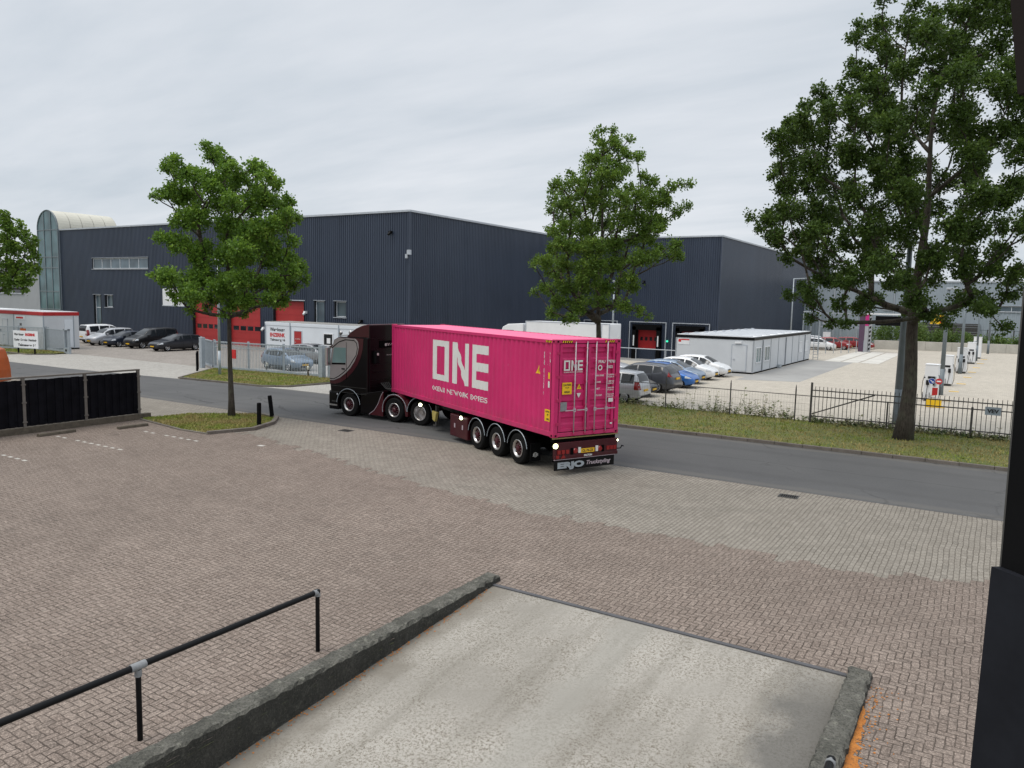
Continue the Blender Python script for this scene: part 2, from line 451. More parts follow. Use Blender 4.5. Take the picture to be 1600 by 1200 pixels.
def container_mat(name, col, worn):
    m, nt, bs = newmat(name)
    v = objc(nt)
    c = mixc(nt, ramp(nt, noise(nt, v, .7, 5, .65), .3, .7), tuple(x * .9 for x in col), tuple(x * 1.08 for x in col))
    mp_ = nt.nodes.new('ShaderNodeMapping'); mp_.inputs['Scale'].default_value = (3, 3, .25); nt.links.new(v, mp_.inputs[0])
    c = mixc(nt, ramp(nt, noise(nt, mp_.outputs[0], 2.2, 6, .7), .50, .78, 0, .45), c, tuple(x * .55 + .02 for x in col))
    sc = noise(nt, v, 7, 6, .8)
    c = mixc(nt, ramp(nt, sc, .66, .70, 0, worn), c, (0.20, 0.10, 0.08))
    c = mixc(nt, ramp(nt, noise(nt, v, 11, 3, .6), .70, .74, 0, worn * .6), c, (0.62, 0.30, 0.40))
    s = nt.nodes.new('ShaderNodeSeparateXYZ'); nt.links.new(v, s.inputs[0])
    low = mth(nt, 'MULTIPLY', ramp(nt, s.outputs[2], .55, .05), ramp(nt, noise(nt, v, 1.6, 5, .7), .35, .65))
    c = mixc(nt, mth(nt, 'MULTIPLY', low, .4), c, (0.16, 0.07, 0.07))
    nt.links.new(c, bs.inputs['Base Color']); bs.inputs['Roughness'].default_value = .45; bs.inputs['Specular IOR Level'].default_value = .25
    bump(nt, bs, noise(nt, v, 1.1, 3, .5), .5, .02)
    return m

def moss_concrete():
    m, nt, bs = newmat('mossy_concrete')
    p = pos(nt)
    a = noise(nt, p, 2.5, 7, 0.7); f = noise(nt, p, 35, 4, 0.8); g2 = noise(nt, p, 9, 5, 0.7)
    c = mixc(nt, ramp(nt, a, 0.35, 0.65), (0.085, 0.083, 0.068), (0.21, 0.20, 0.17))
    c = mixc(nt, ramp(nt, f, 0.45, 0.62, 0, 0.75), c, (0.035, 0.035, 0.028))
    c = mixc(nt, ramp(nt, g2, 0.56, 0.7, 0, 0.6), c, (0.40, 0.39, 0.32))
    # streaked black lichen on the upright face
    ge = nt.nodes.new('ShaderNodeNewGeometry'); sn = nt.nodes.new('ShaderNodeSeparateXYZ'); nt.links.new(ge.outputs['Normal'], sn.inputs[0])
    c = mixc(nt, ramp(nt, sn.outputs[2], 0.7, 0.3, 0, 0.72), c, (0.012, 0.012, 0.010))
    lf = noise(nt, p, 28, 5, 0.85)
    c = mixc(nt, ramp(nt, lf, 0.55, 0.66, 0, 0.5), c, (0.20, 0.20, 0.15))
    nt.links.new(c, bs.inputs['Base Color']); bs.inputs['Roughness'].default_value = 0.95
    bump(nt, bs, mth(nt, 'ADD', f, g2), 1.0, 0.04)
    return m
MT['moss'] = moss_concrete()

def cladding():
    m, nt, bs = newmat('blue_black_cladding')
    p = pos(nt)
    a = noise(nt, p, 0.15, 5, 0.6)
    sc = nt.nodes.new('ShaderNodeMapping'); sc.inputs['Scale'].default_value = (1.0, 1.0, 0.06); nt.links.new(p, sc.inputs[0])
    st = noise(nt, sc.outputs[0], 1.7, 5, 0.7)
    c = mixc(nt, ramp(nt, a, 0.35, 0.65), (0.026, 0.036, 0.058), (0.036, 0.049, 0.077))
    c = mixc(nt, ramp(nt, st, 0.45, 0.75, 0, 0.35), c, (0.05, 0.066, 0.105))
    sx = nt.nodes.new('ShaderNodeSeparateXYZ'); nt.links.new(p, sx.inputs[0])
    pan = mth(nt, 'FLOOR', mth(nt, 'ADD', mth(nt, 'DIVIDE', sx.outputs[0], 1.0), mth(nt, 'DIVIDE', sx.outputs[1], 1.0)))
    wn = nt.nodes.new('ShaderNodeTexWhiteNoise'); wn.noise_dimensions = '1D'; nt.links.new(pan, wn.inputs['W'])
    c = mixc(nt, mth(nt, 'MULTIPLY', wn.outputs['Value'], .35), c, (0.048, 0.062, 0.092))
    nt.links.new(c, bs.inputs['Base Color'])
    bs.inputs['Roughness'].default_value = 0.36; bs.inputs['Metallic'].default_value = 0.0
    bs.inputs['Specular IOR Level'].default_value = 0.45
    return m
MT['clad'] = cladding()
MT['cap'] = plain('roof_trim', (0.42, 0.45, 0.49), 0.5)
MT['bitumen'] = plain('roof_bitumen', (0.12, 0.12, 0.12), 0.9)
MT['darkin'] = plain('dark_reveal', (0.012, 0.014, 0.018), 0.7)
MT['red'] = plain('red_door', (0.37, 0.036, 0.036), 0.45, var=0.1, scale=0.6)
MT['redd'] = plain('red_door_dull', (0.40, 0.022, 0.024), 0.5)
MT['wglass'] = glass('window_glass', (0.095, 0.13, 0.155), .1)
MT['dglass'] = glass('dark_glass', (0.014, 0.017, 0.02))
MT['tglass'] = glass('tower_glass', (0.075, 0.135, 0.15), 0.12)
MT['joint'] = plain('cabin_joint', (0.30, 0.32, 0.34), .6)
MT['wframe'] = plain('window_frame_paint', (0.62, 0.65, 0.68), 0.4)
MT['white'] = plain('white_paint', (0.74, 0.75, 0.76), 0.45, var=0.05, scale=0.8, dirt=0.12)
MT['cabin'] = plain('cabin_panel', (0.56, 0.58, 0.60), 0.5, var=0.05, scale=0.4, dirt=0.15)
MT['cabin2'] = plain('cabin_panel_white', (0.66, 0.70, 0.74), 0.5, var=0.05, scale=0.4, dirt=0.12)
MT['cream'] = plain('vault_sheet', (0.56, 0.54, 0.46), 0.6, var=0.08, scale=0.6)
MT['lgrey'] = plain('light_grey_cladding', (0.36, 0.37, 0.39), 0.5, var=0.06, scale=0.3)
MT['bgrey'] = plain('blue_grey_cladding', (0.30, 0.345, 0.385), 0.5, var=0.06, scale=0.3)
MT['galv'] = plain('galvanised_steel', (0.36, 0.40, 0.43), 0.45, 0.3, var=0.12, scale=4)
MT['clampm'] = plain('cast_clamp', (0.24, 0.245, 0.25), 0.6, 0.1, var=0.2, scale=12)
MT['galvd'] = plain('weathered_steel', (0.075, 0.072, 0.068), 0.55, 0.3, var=0.2, scale=5)
MT['pole'] = plain('lamp_post_paint', (0.17, 0.20, 0.22), 0.5, 0.1, var=0.1)
MT['black'] = plain('black_paint', (0.006, 0.006, 0.0065), 0.4, var=0.2, scale=6, spec=.15)
MT['blackm'] = plain('black_matt', (0.005, 0.005, 0.0055), 0.7, var=0.2, spec=.08)
MT['rubber'] = plain('tyre_rubber', (0.008, 0.008, 0.008), 0.8, var=0.2, bmp=0.2, spec=.12)
MT['under'] = plain('underbody_black', (0.003, 0.003, 0.003), 0.9, spec=.05)
MT['plast'] = plain('black_plastic', (0.013, 0.013, 0.014), 0.55, spec=.2)
MT['alu'] = plain('alloy', (0.50, 0.51, 0.53), 0.3, 0.8)
MT['chrome'] = plain('polished_metal', (0.52, 0.50, 0.49), 0.28, 0.9)
MT['lamp_clear'] = plain('headlamp_lens', (0.60, 0.63, 0.66), 0.12, coat=1.0)
MT['lamp_red'] = plain('tail_lamp_lens', (0.24, 0.012, 0.012), 0.2, coat=.5)
MT['lamp_amber'] = plain('amber_lens', (0.55, 0.13, 0.02), 0.2, coat=1.0)
MT['plate'] = plain('plate_yellow', (0.72, 0.42, 0.02), 0.5)
MT['yellow'] = plain('sign_yellow', (0.80, 0.50, 0.02), 0.5)
MT['letter'] = plain('letter_white', (0.66, 0.66, 0.63), 0.6, var=0.06)
MT['lettk'] = plain('letter_black', (0.03, 0.03, 0.03), 0.6)
MT['lettr'] = plain('letter_red', (0.55, 0.03, 0.03), 0.6)
MT['orange'] = plain('orange_paint', (0.40, 0.085, 0.018), 0.45, var=0.1, dirt=0.3)
MT['worklamp'] = lampmat('lit_work_lamp', (1.0, 1.0, 0.80), 14)
MT['green_led'] = lampmat('green_signal', (0.05, 0.8, 0.45), 0.9)
MT['magenta'] = plain('magenta_paint', (0.50, 0.03, 0.20), 0.5)
MT['plum'] = plain('plum_paint', (0.10, 0.06, 0.10), 0.5)
MT['pink'] = container_mat('container_pink', (0.57, 0.027, 0.140), .7)
MT['pinkd'] = plain('container_pink_worn', (0.44, 0.024, 0.10), 0.5, var=0.15, scale=2, dirt=0.25)
MT['steelbar'] = plain('lock_bar_zinc', (0.50, 0.42, 0.46), 0.45, 0.3)
MT['maroon'] = plain('maroon_paint', (0.045, 0.003, 0.008), 0.3, coat=0.35, var=0.1)
MT['wine'] = plain('wine_paint', (0.050, 0.004, 0.008), 0.4, coat=0.12, var=0.15, dirt=0.1)
MT['truckblk'] = plain('truck_black', (0.0035, 0.0025, 0.003), 0.3, coat=0.10, var=0.1, spec=.16)
MT['taupe'] = plain('taupe_paint', (0.31, 0.275, 0.27), 0.35, 0.1, coat=0.5, var=0.05)
MT['cabglass'] = glass('cab_glass', (0.24, 0.36, 0.36), .1)
MT['wood'] = plain('weathered_wood', (0.10, 0.085, 0.065), 0.85, var=0.3, scale=6)
MT['screen'] = plain('black_screen', (0.006, 0.006, 0.0085), 0.75, var=0.4, scale=2.5, spec=.08)
MT['fpost'] = plain('concrete_post', (0.15, 0.135, 0.12), 0.8, var=0.15, scale=5)
MT['mark'] = plain('white_brick', (0.47, 0.45, 0.41), 0.8, var=0.2, scale=9)
MT['ymark'] = plain('yellow_ground_paint', (0.72, 0.50, 0.16), 0.8, var=0.2, scale=4)
MT['conc'] = rough_ground('precast_concrete', (0.40, 0.385, 0.34), (0.50, 0.48, 0.43), (0.3, 0.28, 0.24), 0.7, 20, 0.4)
MT['rust'] = rough_ground('orange_litter', (0.36, 0.13, 0.03), (0.50, 0.20, 0.045), (0.12, 0.07, 0.04), 5, 30, 0.8)
# ================================================================ THE GROUND
def struct(name, mb, mat, bevel=0, normals=True):
    o = mb.build(name, mat, bevel=bevel, normals=normals); o['kind'] = 'structure'; return o

def grid_sheet(name, xs, ys, holes, z, mat):
    """flat sheet cut on the given grid lines, left open over the holes"""
    m = MB(); n = len(xs)
    m.v = [(x, y, z) for y in ys for x in xs]
    for j in range(len(ys) - 1):
        for i in range(n - 1):
            cx, cy = (xs[i] + xs[i+1]) / 2, (ys[j] + ys[j+1]) / 2
            if any(a < cx < b and c < cy < d for a, b, c, d in holes): continue
            m.f.append((j*n+i, j*n+i+1, (j+1)*n+i+1, (j+1)*n+i))
    return struct(name, m, mat, normals=False)

MT['strip'] = plain('worn_steel_strip', (0.10, 0.10, 0.105), .7, spec=.1)
RAMP = (2.46, 8.44, -26.0, -10.87)
PIT = (-34.0, -15.9, 42.0, 60.8)
grid_sheet('ground', [-700, PIT[0], PIT[1], RAMP[0], RAMP[1], 700], [-500, RAMP[2], RAMP[3], PIT[2], PIT[3], 900],
           [RAMP, PIT], -0.05, MT['earth'])
grid_sheet('yard_paving', [-56, PIT[0], PIT[1], 90], [6.9, 12.0, PIT[2], PIT[3], 92], [PIT, (-56, -8.4, 6.8, 12.0)], 0.0, MT['yard'])
# grey clinker strip along the street
m = MB(); m.quad((-62, -9.5, 0.004), (60, -9.5, 0.004), (60, 0.1, 0.004), (-62, 0.1, 0.004))
struct('grey_paving', m, MT['grey'], normals=False)
# street
far = [(-90, 4.7), (-60, 4.9), (-42, 5.2), (-31.6, 6.2), (-23, 6.9), (-8, 7.1), (70, 7.1)]
m = MB(); m.add([(-90, 0.0, 0.008)] + [(70, 0.0, 0.008)] + [(x, y, 0.008) for x, y in far[::-1]], [tuple(range(len(far) + 2))])
struct('road', m, MT['asphalt'], normals=False)
# brown clinker yard in front of the camera, edge swings with the drive
cur = [(-34, -3.0), (-15.5, -3.2), (-11.4, -3.86), (-8.2, -4.7), (-5.1, -5.3), (-2.5, -5.9), (0, -6.29), (2.46, -6.15), (4.84, -6.19), (7.45, -6.26), (8.44, -5.9), (10.24, -5.0), (14, -4.6), (30, -4.4)]
m = MB()
def strip(c, y0):
    c2 = []
    for (xa, ya_), (xb, yb_) in zip(c, c[1:]):
        k_ = max(1, int((xb - xa) / .21))
        for i_ in range(k_):
            f_ = i_ / k_; yy = ya_ + (yb_ - ya_) * f_ + random.choice((-.21, -.1, 0, 0, .1, .21)); c2 += [(xa + (xb - xa) * f_, yy), (xa + (xb - xa) * (i_ + .999) / k_, yy)]
    c = c2 + [c[-1]]
    n = len(m.v); m.v += [(x, y0, 0.012) for x, _ in c] + [(x, y, 0.012) for x, y in c]
    for i in range(len(c) - 1): m.f.append((n+i, n+i+1, n+len(c)+i+1, n+len(c)+i))
strip(cur[:8], -30); strip(cur[7:11], -10.87); strip(cur[10:], -30)
struct('brown_paving', m, MT['brown'], normals=False)
# gateways and lots beyond the street
m = MB(); m.add([(-56, 4.95, 0.004), (-42, 5.2, 0.004), (-31.6, 6.2, 0.004), (-31.6, 9.0, 0.004), (-36.0, 12.0, 0.004), (-56, 12.0, 0.004)], [tuple(range(6))])
m.add([(-25.5, 6.7, 0.004), (-8.2, 7.1, 0.004), (-8.2, 13.4, 0.004), (-25.5, 13.4, 0.004)], [(0, 1, 2, 3)])
struct('driveway', m, MT['drive'], normals=False)
grid_sheet('car_park', [-80, -34.0], [12.0, 28.9], [], 0.006, MT['lot'])
grid_sheet('car_park_asphalt', [-34.0, -25.6], [12.0, 28.9], [], 0.006, MT['asph2'])
m = MB(); m.quad((-5.3, 31.5, 0.006), (-1.3, 33.0, 0.006), (-1.3, 57.0, 0.006), (-5.3, 57.0, 0.006)); m.quad((-12.5, 34.5, 0.008), (-5.3, 34.0, 0.008), (-5.3, 36.4, 0.008), (-12.5, 36.4, 0.008))
struct('asphalt_path', m, MT['asph2'], normals=False)
m = MB()
for x0, x1 in ((-3.9, -2.5), (-2.3, -0.9), (-0.7, 0.9)):
    m.box(x0, x1, 56.5, 77.5, 0.0, 0.03)
struct('concrete_slabs', m, MT['slab'])

# dock basin
m = MB()
a, b, c, d = PIT
m.quad((a, c, 0), (b, c, 0), (b, 50, -1.2), (a, 50, -1.2)); m.quad((a, 50, -1.2), (b, 50, -1.2), (b, d, -1.2), (a, d, -1.2))
struct('dock_basin', m, MT['asph2'], normals=False)
m = MB(); m.prism([(c, 0.12), (50, 0.12), (d, 0.12), (d, -1.2), (50, -1.2), (c, 0.0)], b, b + 0.3, 'x'); m.prism([(c, 0.12), (d, 0.12), (d, -1.2), (50, -1.2)], a - 0.3, a, 'x')
tag(m.build('retaining_wall', MT['conc']), 'low concrete retaining walls at the sides of the sunken dock basin', 'retaining wall')

# loading ramp, falling towards the building
m = MB(); x0, x1, y0, y1 = RAMP
m.quad((x0, y0, -1.05), (x1, y0, -1.05), (x1, y1, 0.0), (x0, y1, 0.0))
struct('loading_ramp', m, MT['ramp'], normals=False)
m = MB(); m.box(x0, x1, y1 - 0.02, y1 + 0.06, -0.05, 0.02)
struct('ramp_edge_strip', m, MT['strip'])
def kerbwall(name, xa, xb, ys, ye, label):
    m = MB()
    n = 170
    r2 = np.random.default_rng(3)
    sec = []
    for i in range(n + 1):
        y = ys + (ye - ys) * i / n
        zb = -1.3; j = lambda s: float(r2.normal(0, s * 1.5))
        sec.append([(xa + j(.006), y, zb), (xa + j(.006), y, 0.09 + j(.006)), (xa + 0.03 + j(.005), y, 0.125 + j(.006)), (xb - 0.03 + j(.005), y, 0.125 + j(.006)), (xb + j(.006), y, 0.09 + j(.006)), (xb + j(.006), y, -0.2), (xb, y, zb)])
    k = len(sec[0])
    m.v = [p for s in sec for p in s]
    for i in range(n):
        for q in range(k - 1): m.f.append((i*k+q, i*k+q+1, (i+1)*k+q+1, (i+1)*k+q))
    m.f.append(tuple(range(k))); m.f.append(tuple(n*k + q for q in range(k))[::-1])
    tag(m.build(name, MT['moss']), label, 'retaining wall')
kerbwall('ramp_wall', 2.16, 2.46, -10.62, -26, 'low mossy concrete wall along the left side of the ramp, beside the handrail')
kerbwall('ramp_wall', 8.44, 8.74, -10.75, -26, 'low mossy concrete wall along the right side of the ramp, beside the orange litter')
# orange litter strip along the right wall
m = MB()
prev = None
for i in range(170):
    y = -11.6 - i * 0.07; w = 0.07 + 0.035 * math.sin(i * .31) + random.random() * 0.12
    w *= min(1, i / 20 + .1)
    m.v += [(8.742, y, 0.022), (8.742 + w, y + random.uniform(-.05, .05), 0.018)]
    if i: n = len(m.v); m.f.append((n-4, n-3, n-1, n-2))
tag(m.build('leaf_litter', MT['rust'], normals=False), 'orange litter and sand gathered along the right wall of the ramp', 'litter', kind='stuff')
m = MB()
for i in range(900):
    left = random.random() < 0.45
    y = random.uniform(-19, -11)
    if left: x = 2.47 + abs(random.gauss(0, .05)); z = (y + 10.87) / 15.13 * 1.05 + 0.006
    else: x = 8.76 + abs(random.gauss(0, .16)); z = 0.02
    s_ = random.uniform(.006, .018); t = random.uniform(0, 3.14)
    c_, q_ = math.cos(t) * s_, math.sin(t) * s_
    m.quad((x - c_, y - q_, z), (x + q_, y - c_, z + .003), (x + c_, y + q_, z + .006), (x - q_, y + c_, z + .002))
tag(m.build('fallen_leaves', MT['rust'], normals=False), 'small orange leaves and crumbs scattered at the foot of both ramp walls', 'leaves', kind='stuff')

# kerbs
def kerb_line(name, pts, label, w=0.14, h=0.13, z0=0.0):
    m = MB()
    for (a, b) in zip(pts, pts[1:]):
        a = Vector((*a, 0)); b = Vector((*b, 0)); L = (b - a).length
        k = max(1, round(L / 1.0)); d = (b - a) / L; n = Vector((-d.y, d.x, 0))
        for i in range(k):
            p = a + d * (L * i / k + 0.006); q = a + d * (L * (i + 1) / k - 0.006)
            dz = random.uniform(-.006, .006)
            vs = [p, q, q + n * w, p + n * w]
            m.add([(v.x, v.y, z0 - 0.05) for v in vs] + [(v.x, v.y, z0 + h + dz) for v in vs], [(0,3,2,1),(4,5,6,7),(0,1,5,4),(1,2,6,5),(2,3,7,6),(3,0,4,7)])
    o = m.build(name, MT['kerb'], bevel=0.012); o['kind'] = 'structure'
    return o
kerb_line('kerb', [(-8.3, 13.0), (-8.3, 7.9), (-7.6, 7.2), (-6.8, 7.08), (60, 7.08)], '')
kerb_line('kerb', [(-35.6, 11.6), (-31.8, 6.3), (-29, 6.45), (-24.9, 6.72), (-23.6, 7.6), (-23.1, 10.6)], '', w=0.12, h=0.10)
kerb_line('kerb', [(-19.3, -4.05), (-16.0, -4.55), (-14.3, -4.5)], '', w=0.1, h=0.06)
kerb_line('kerb', [(-14.3, -4.5), (-13.75, -2.8), (-14.3, -1.4), (-15.25, -0.35), (-16.9, -0.12)], '', w=0.16, h=0.13)
kerb_line('kerb', [(-75, 8.7), (-55.0, 8.9), (-53.8, 10.4)], '', w=0.12, h=0.08)

# lawns: soil sheet + cut grass
def lawn(pts, z, n, hmin, hmax, label, wid=0.02, seed=1, name='grass', dry=0.35):
    m = MB(); m.add([(x, y, z) for x, y in pts], [tuple(range(len(pts)))])
    struct('lawn', m, MT['lawn'], normals=False)
    r = np.random.default_rng(seed)
    P = np.array(pts); lo, hi = P.min(0), P.max(0)
    q = r.uniform(lo, hi, (n * 3, 2))
    ins = np.zeros(len(q), bool)
    j = len(P) - 1
    for i in range(len(P)):
        c = ((P[i,1] > q[:,1]) != (P[j,1] > q[:,1])) & (q[:,0] < (P[j,0]-P[i,0]) * (q[:,1]-P[i,1]) / (P[j,1]-P[i,1] + 1e-12) + P[i,0])
        ins ^= c; j = i
    q = q[ins][:n]; n = len(q)
    t = r.uniform(0, math.pi, n); h = r.uniform(hmin, hmax, n); w = wid * r.uniform(.6, 1.4, n)
    lean = r.normal(0, 0.45, (n, 2)) * h[:, None]
    v = np.zeros((n, 3, 3))
    v[:,0,0] = q[:,0] - np.cos(t)*w; v[:,0,1] = q[:,1] - np.sin(t)*w; v[:,0,2] = z - .003
    v[:,1,0] = q[:,0] + np.cos(t)*w; v[:,1,1] = q[:,1] + np.sin(t)*w; v[:,1,2] = z - .003
    v[:,2,0] = q[:,0] + lean[:,0]; v[:,2,1] = q[:,1] + lean[:,1]; v[:,2,2] = z + h
    me = bpy.data.meshes.new(name)
    me.vertices.add(n*3); me.vertices.foreach_set('co', v.ravel().astype(np.float32))
    me.loops.add(n*3); me.loops.foreach_set('vertex_index', np.arange(n*3, dtype=np.int32))
    me.polygons.add(n); me.polygons.foreach_set('loop_start', np.arange(0, n*3, 3, dtype=np.int32)); me.polygons.foreach_set('loop_total', np.full(n, 3, np.int32))
    me.update(); me.materials.append(MT['blade'])
    o = bpy.data.objects.new(name, me); COL.objects.link(o)
    tag(o, label, 'grass', kind='stuff')
def blade():
    m, nt, bs = newmat('grass_blade')
    p = pos(nt)
    a = noise(nt, p, 0.55, 6, 0.7); b = noise(nt, p, 14, 2, 0.6)
    c = mixc(nt, ramp(nt, b, 0.35, 0.65), (0.13, 0.185, 0.026), (0.27, 0.31, 0.055))
    c = mixc(nt, ramp(nt, a, 0.42, 0.58, 0, 0.85), c, (0.33, 0.25, 0.11))
    nt.links.new(c, bs.inputs['Base Color']); bs.inputs['Roughness'].default_value = 0.7
    bs.inputs['Specular IOR Level'].default_value = 0.2
    return m
MT['blade'] = blade()
lawn([(-19.3, -3.95), (-16.0, -4.45), (-14.4, -4.4), (-13.9, -2.8), (-14.45, -1.5), (-15.35, -0.5), (-16.9, -0.25), (-19.0, -1.9)], 0.05, 9000, .03, .08, 'short patchy grass round the foot of the left street tree', seed=2)
lawn([(-8.1, 7.17), (45, 7.17), (45, 13.75), (-8.1, 13.75)], 0.10, 42000, .03, .09, 'short dry-patched grass of the verge between the kerb and the dark fence', seed=3)
lawn([(-35.4, 11.7), (-31.6, 6.5), (-29, 6.6), (-25.0, 6.9), (-23.8, 7.7), (-23.3, 12.3), (-34.0, 12.3)], 0.09, 12000, .04, .10, 'bright grass patch in front of the sliding gate across the street', seed=4)
lawn([(-80, 8.8), (-55.2, 9.0), (-54, 10.4), (-54.2, 11.9), (-62, 13.9), (-80, 14.0)], 0.08, 9000, .04, .10, 'bright grass in front of the grey fence at the far left', seed=5, wid=.03)

# tall weeds along the dark fence
def weeds(x0, x1, n, y, hmin, hmax, label, seed, z=0.1):
    r = random.Random(seed); m = MB()
    for i in range(n):
        cx = r.uniform(x0, x1); cy = y + r.gauss(0, .22); h = r.uniform(hmin, hmax) * (0.4 + 0.6 * r.random())
        px, py, pz = cx, cy, z; dx, dy = r.gauss(0, .12), r.gauss(0, .12)
        segs = 4
        for s in range(segs):
            qx, qy, qz = px + dx * h / segs + r.gauss(0, .02), py + dy * h / segs + r.gauss(0, .02), pz + h / segs
            w = .006
            m.quad((px - w, py, pz), (px + w, py, pz), (qx + w * .8, qy, qz), (qx - w * .8, qy, qz))
            for _ in range(3 if h < .5 else 2):
                a = r.uniform(0, 6.28); l = r.uniform(.05, .16) * (1 if h > .4 else .8); uu = r.uniform(-.2, .6)
                e = (qx + math.cos(a) * l, qy + math.sin(a) * l, qz + uu * l)
                b = .014
                m.quad((qx, qy, qz), (qx + math.cos(a + .5) * l * .5, qy + math.sin(a + .5) * l * .5, qz + uu * l * .6 + b), e, (qx + math.cos(a - .5) * l * .5, qy + math.sin(a - .5) * l * .5, qz + uu * l * .4 - b))
            px, py, pz = qx, qy, qz
    o = m.build('weeds', MT['weed'], normals=False); tag(o, label, 'weeds', kind='stuff')
def weedm():
    m, nt, bs = newmat('weed_green')
    a = noise(nt, pos(nt), 3.0, 3)
    c = mixc(nt, ramp(nt, a, .35, .65), (0.07, 0.12, 0.03), (0.24, 0.22, 0.10))
    nt.links.new(c, bs.inputs['Base Color']); bs.inputs['Roughness'].default_value = .8
    return m
MT['weed'] = weedm()
weeds(-8.0, 3.2, 190, 13.55, .12, .5, 'dense weeds at the foot of the wire fence left of the picket fence', 1)
weeds(-2.8, 2.4, 50, 13.7, .4, 1.25, 'tall flowering weeds standing behind the wire fence', 2)
weeds(3.2, 24, 1000, 13.55, .06, .28, 'dark low weeds growing along the foot of the picket fence', 3)
weeds(3.2, 24, 60, 13.7, .3, .8, 'thin tall weed stems poking through the picket fence', 4)

# ================================================================ small ground things
def drain(x, y, rz, label, z):
    t = thing('storm_drain', label, 'drain grate', (x, y, z), rz, 'drain grates at the road edge')
    m = MB(); m.box(-.26, .26, -.19, -.15, 0, .012); m.box(-.26, .26, .15, .19, 0, .012); m.box(-.26, -.22, -.15, .15, 0, .012); m.box(.22, .26, -.15, .15, 0, .012)
    m.build('frame', MT['galvd'], t)
    m = MB()
    for i in range(8): m.box(-.205 + i * .055, -.185 + i * .055, -.148, .148, .002, .010)
    m.build('grate', MT['galvd'], t)
    m = MB(); m.quad((-.22, -.15, .001), (.22, -.15, .001), (.22, .15, .001), (-.22, .15, .001)); m.build('well', MT['under'], t, normals=False)
drain(5.4, -0.72, 0.05, 'iron drain grate in the pale paving near the kerb, right of the trailer', 0.005)
drain(-11.1, -0.68, 0, 'small iron drain at the road edge below the cab of the truck', 0.005)
m = MB()
for (xa, xb, y) in ((-19.0, -14.5, -10.6), (-18.0, -14.0, -7.95), (-16.6, -13.4, -5.52)):
    x = xa
    while x < xb:
        if random.random() < .93: m.quad((x, y - .05, .0165), (x + .2, y - .05, .0165), (x + .2, y + .05, .0165), (x, y + .05, .0165))
        x += .42
struct('parking_lines', m, MT['mark'], normals=False)
m = MB()
for (x, y) in ((-11.15, -4.71),): m.quad((x - .12, y - .09, .0165), (x + .12, y - .09, .0165), (x + .12, y + .09, .0165), (x - .12, y + .09, .0165))
struct('paint_spot', m, MT['mark'], normals=False)
m = MB()
for y in (24.2, 27.9, 34.0, 40.3, 46.8, 52.9, 59.2, 66, 73.9):
    x = 7.9 + (y - 34) * .03
    m.box(x - .28, x + .28, y - .12, y + .12, 0.0, .035)
struct('yellow_markers', m, MT['ymark'])
def stop(xa, ya, xb, yb, label):
    L = math.hypot(xb - xa, yb - ya)
    t = MB().prism([(-.1, 0), (.1, 0), (.085, .1), (-.085, .1)], -L / 2, L / 2, 'y').build('parking_stop', MT['wood'], bevel=.01)
    t.location = ((xa + xb) / 2, (ya + yb) / 2, .012); t.rotation_euler = (0, 0, math.atan2(xb - xa, -(yb - ya)) + math.pi)
    tag(t, label, 'parking stop', 'wooden parking stops')
stop(-18.35, -8.4, -18.4, -7.1, 'weathered wooden wheel stop in the bay nearest the camera, below the black fence')
stop(-17.75, -5.85, -17.7, -4.7, 'weathered wooden wheel stop beside the grass island, at the end of the black fence')
# manhole-like dark patch in the pale paving
def bollard(x, y, tilt, rz, h, label):
    t = MB()
    t.lathe([(0, 0), (.085, 0), (.085, h - .03), (.07, h), (0, h)], axis='z', n=16)
    o = t.build('bollard', MT['blackm'], smooth=False); o.location = (x, y, 0.0); o.rotation_euler = (0, tilt, rz)
    tag(o, label, 'bollard', 'black bollards on the grass island')
bollard(-14.15, -2.3, .01, .3, .98, 'upright black wooden bollard, the nearer of two on the grass island')
bollard(-15.55, -0.45, -.11, .5, .98, 'leaning black wooden bollard at the road corner of the grass island')

# ================================================================ BUILDINGS
def ribwall(x0, x1, H, openings, pitch=0.25, depth=0.055, z0=0.0):
    """profiled sheet on the local x axis, face towards -y; openings are left out"""
    m = MB(); xs = []
    n = int((x1 - x0) / pitch)
    for i in range(n):
        a = x0 + i * (x1 - x0) / n; p = (x1 - x0) / n
        xs += [(a, 0.0), (a + p * .38, 0.0), (a + p * .5, depth), (a + p * .88, depth)]
    xs.append((x1, 0.0))
    def prof(x):
        for (a, ya), (b, yb) in zip(xs, xs[1:]):
            if a <= x <= b: return ya + (yb - ya) * (x - a) / (b - a + 1e-9)
        return 0.0
    ex = sorted(set([x for o in openings for x in o[:2]]))
    for e_ in ex: xs.append((e_, prof(e_)))
    xs.sort()
    for (a, ya), (b, yb) in zip(xs, xs[1:]):
        if b - a < 1e-5: continue
        mid = (a + b) / 2
        cuts = sorted((o[2], o[3]) for o in openings if o[0] < mid < o[1])
        z = z0
        for c, d in cuts + [(H, H)]:
            if c > z: m.quad((a, ya, z), (b, yb, z), (b, yb, c), (a, ya, c))
            z = max(z, d)
    return m

def reveal(parent, x0, x1, z0, z1, dep, mat, name='reveal'):
    m = MB()
    y0, y1 = -0.01, dep
    m.box(x0 - .05, x0, y0, y1, z0, z1); m.box(x1, x1 + .05, y0, y1, z0, z1); m.box(x0 - .05, x1 + .05, y0, y1, z1, z1 + .05)
    if z0 > 0.3: m.box(x0 - .05, x1 + .05, y0 - .03, y1, z0 - .05, z0)
    return m.build(name, mat, parent)

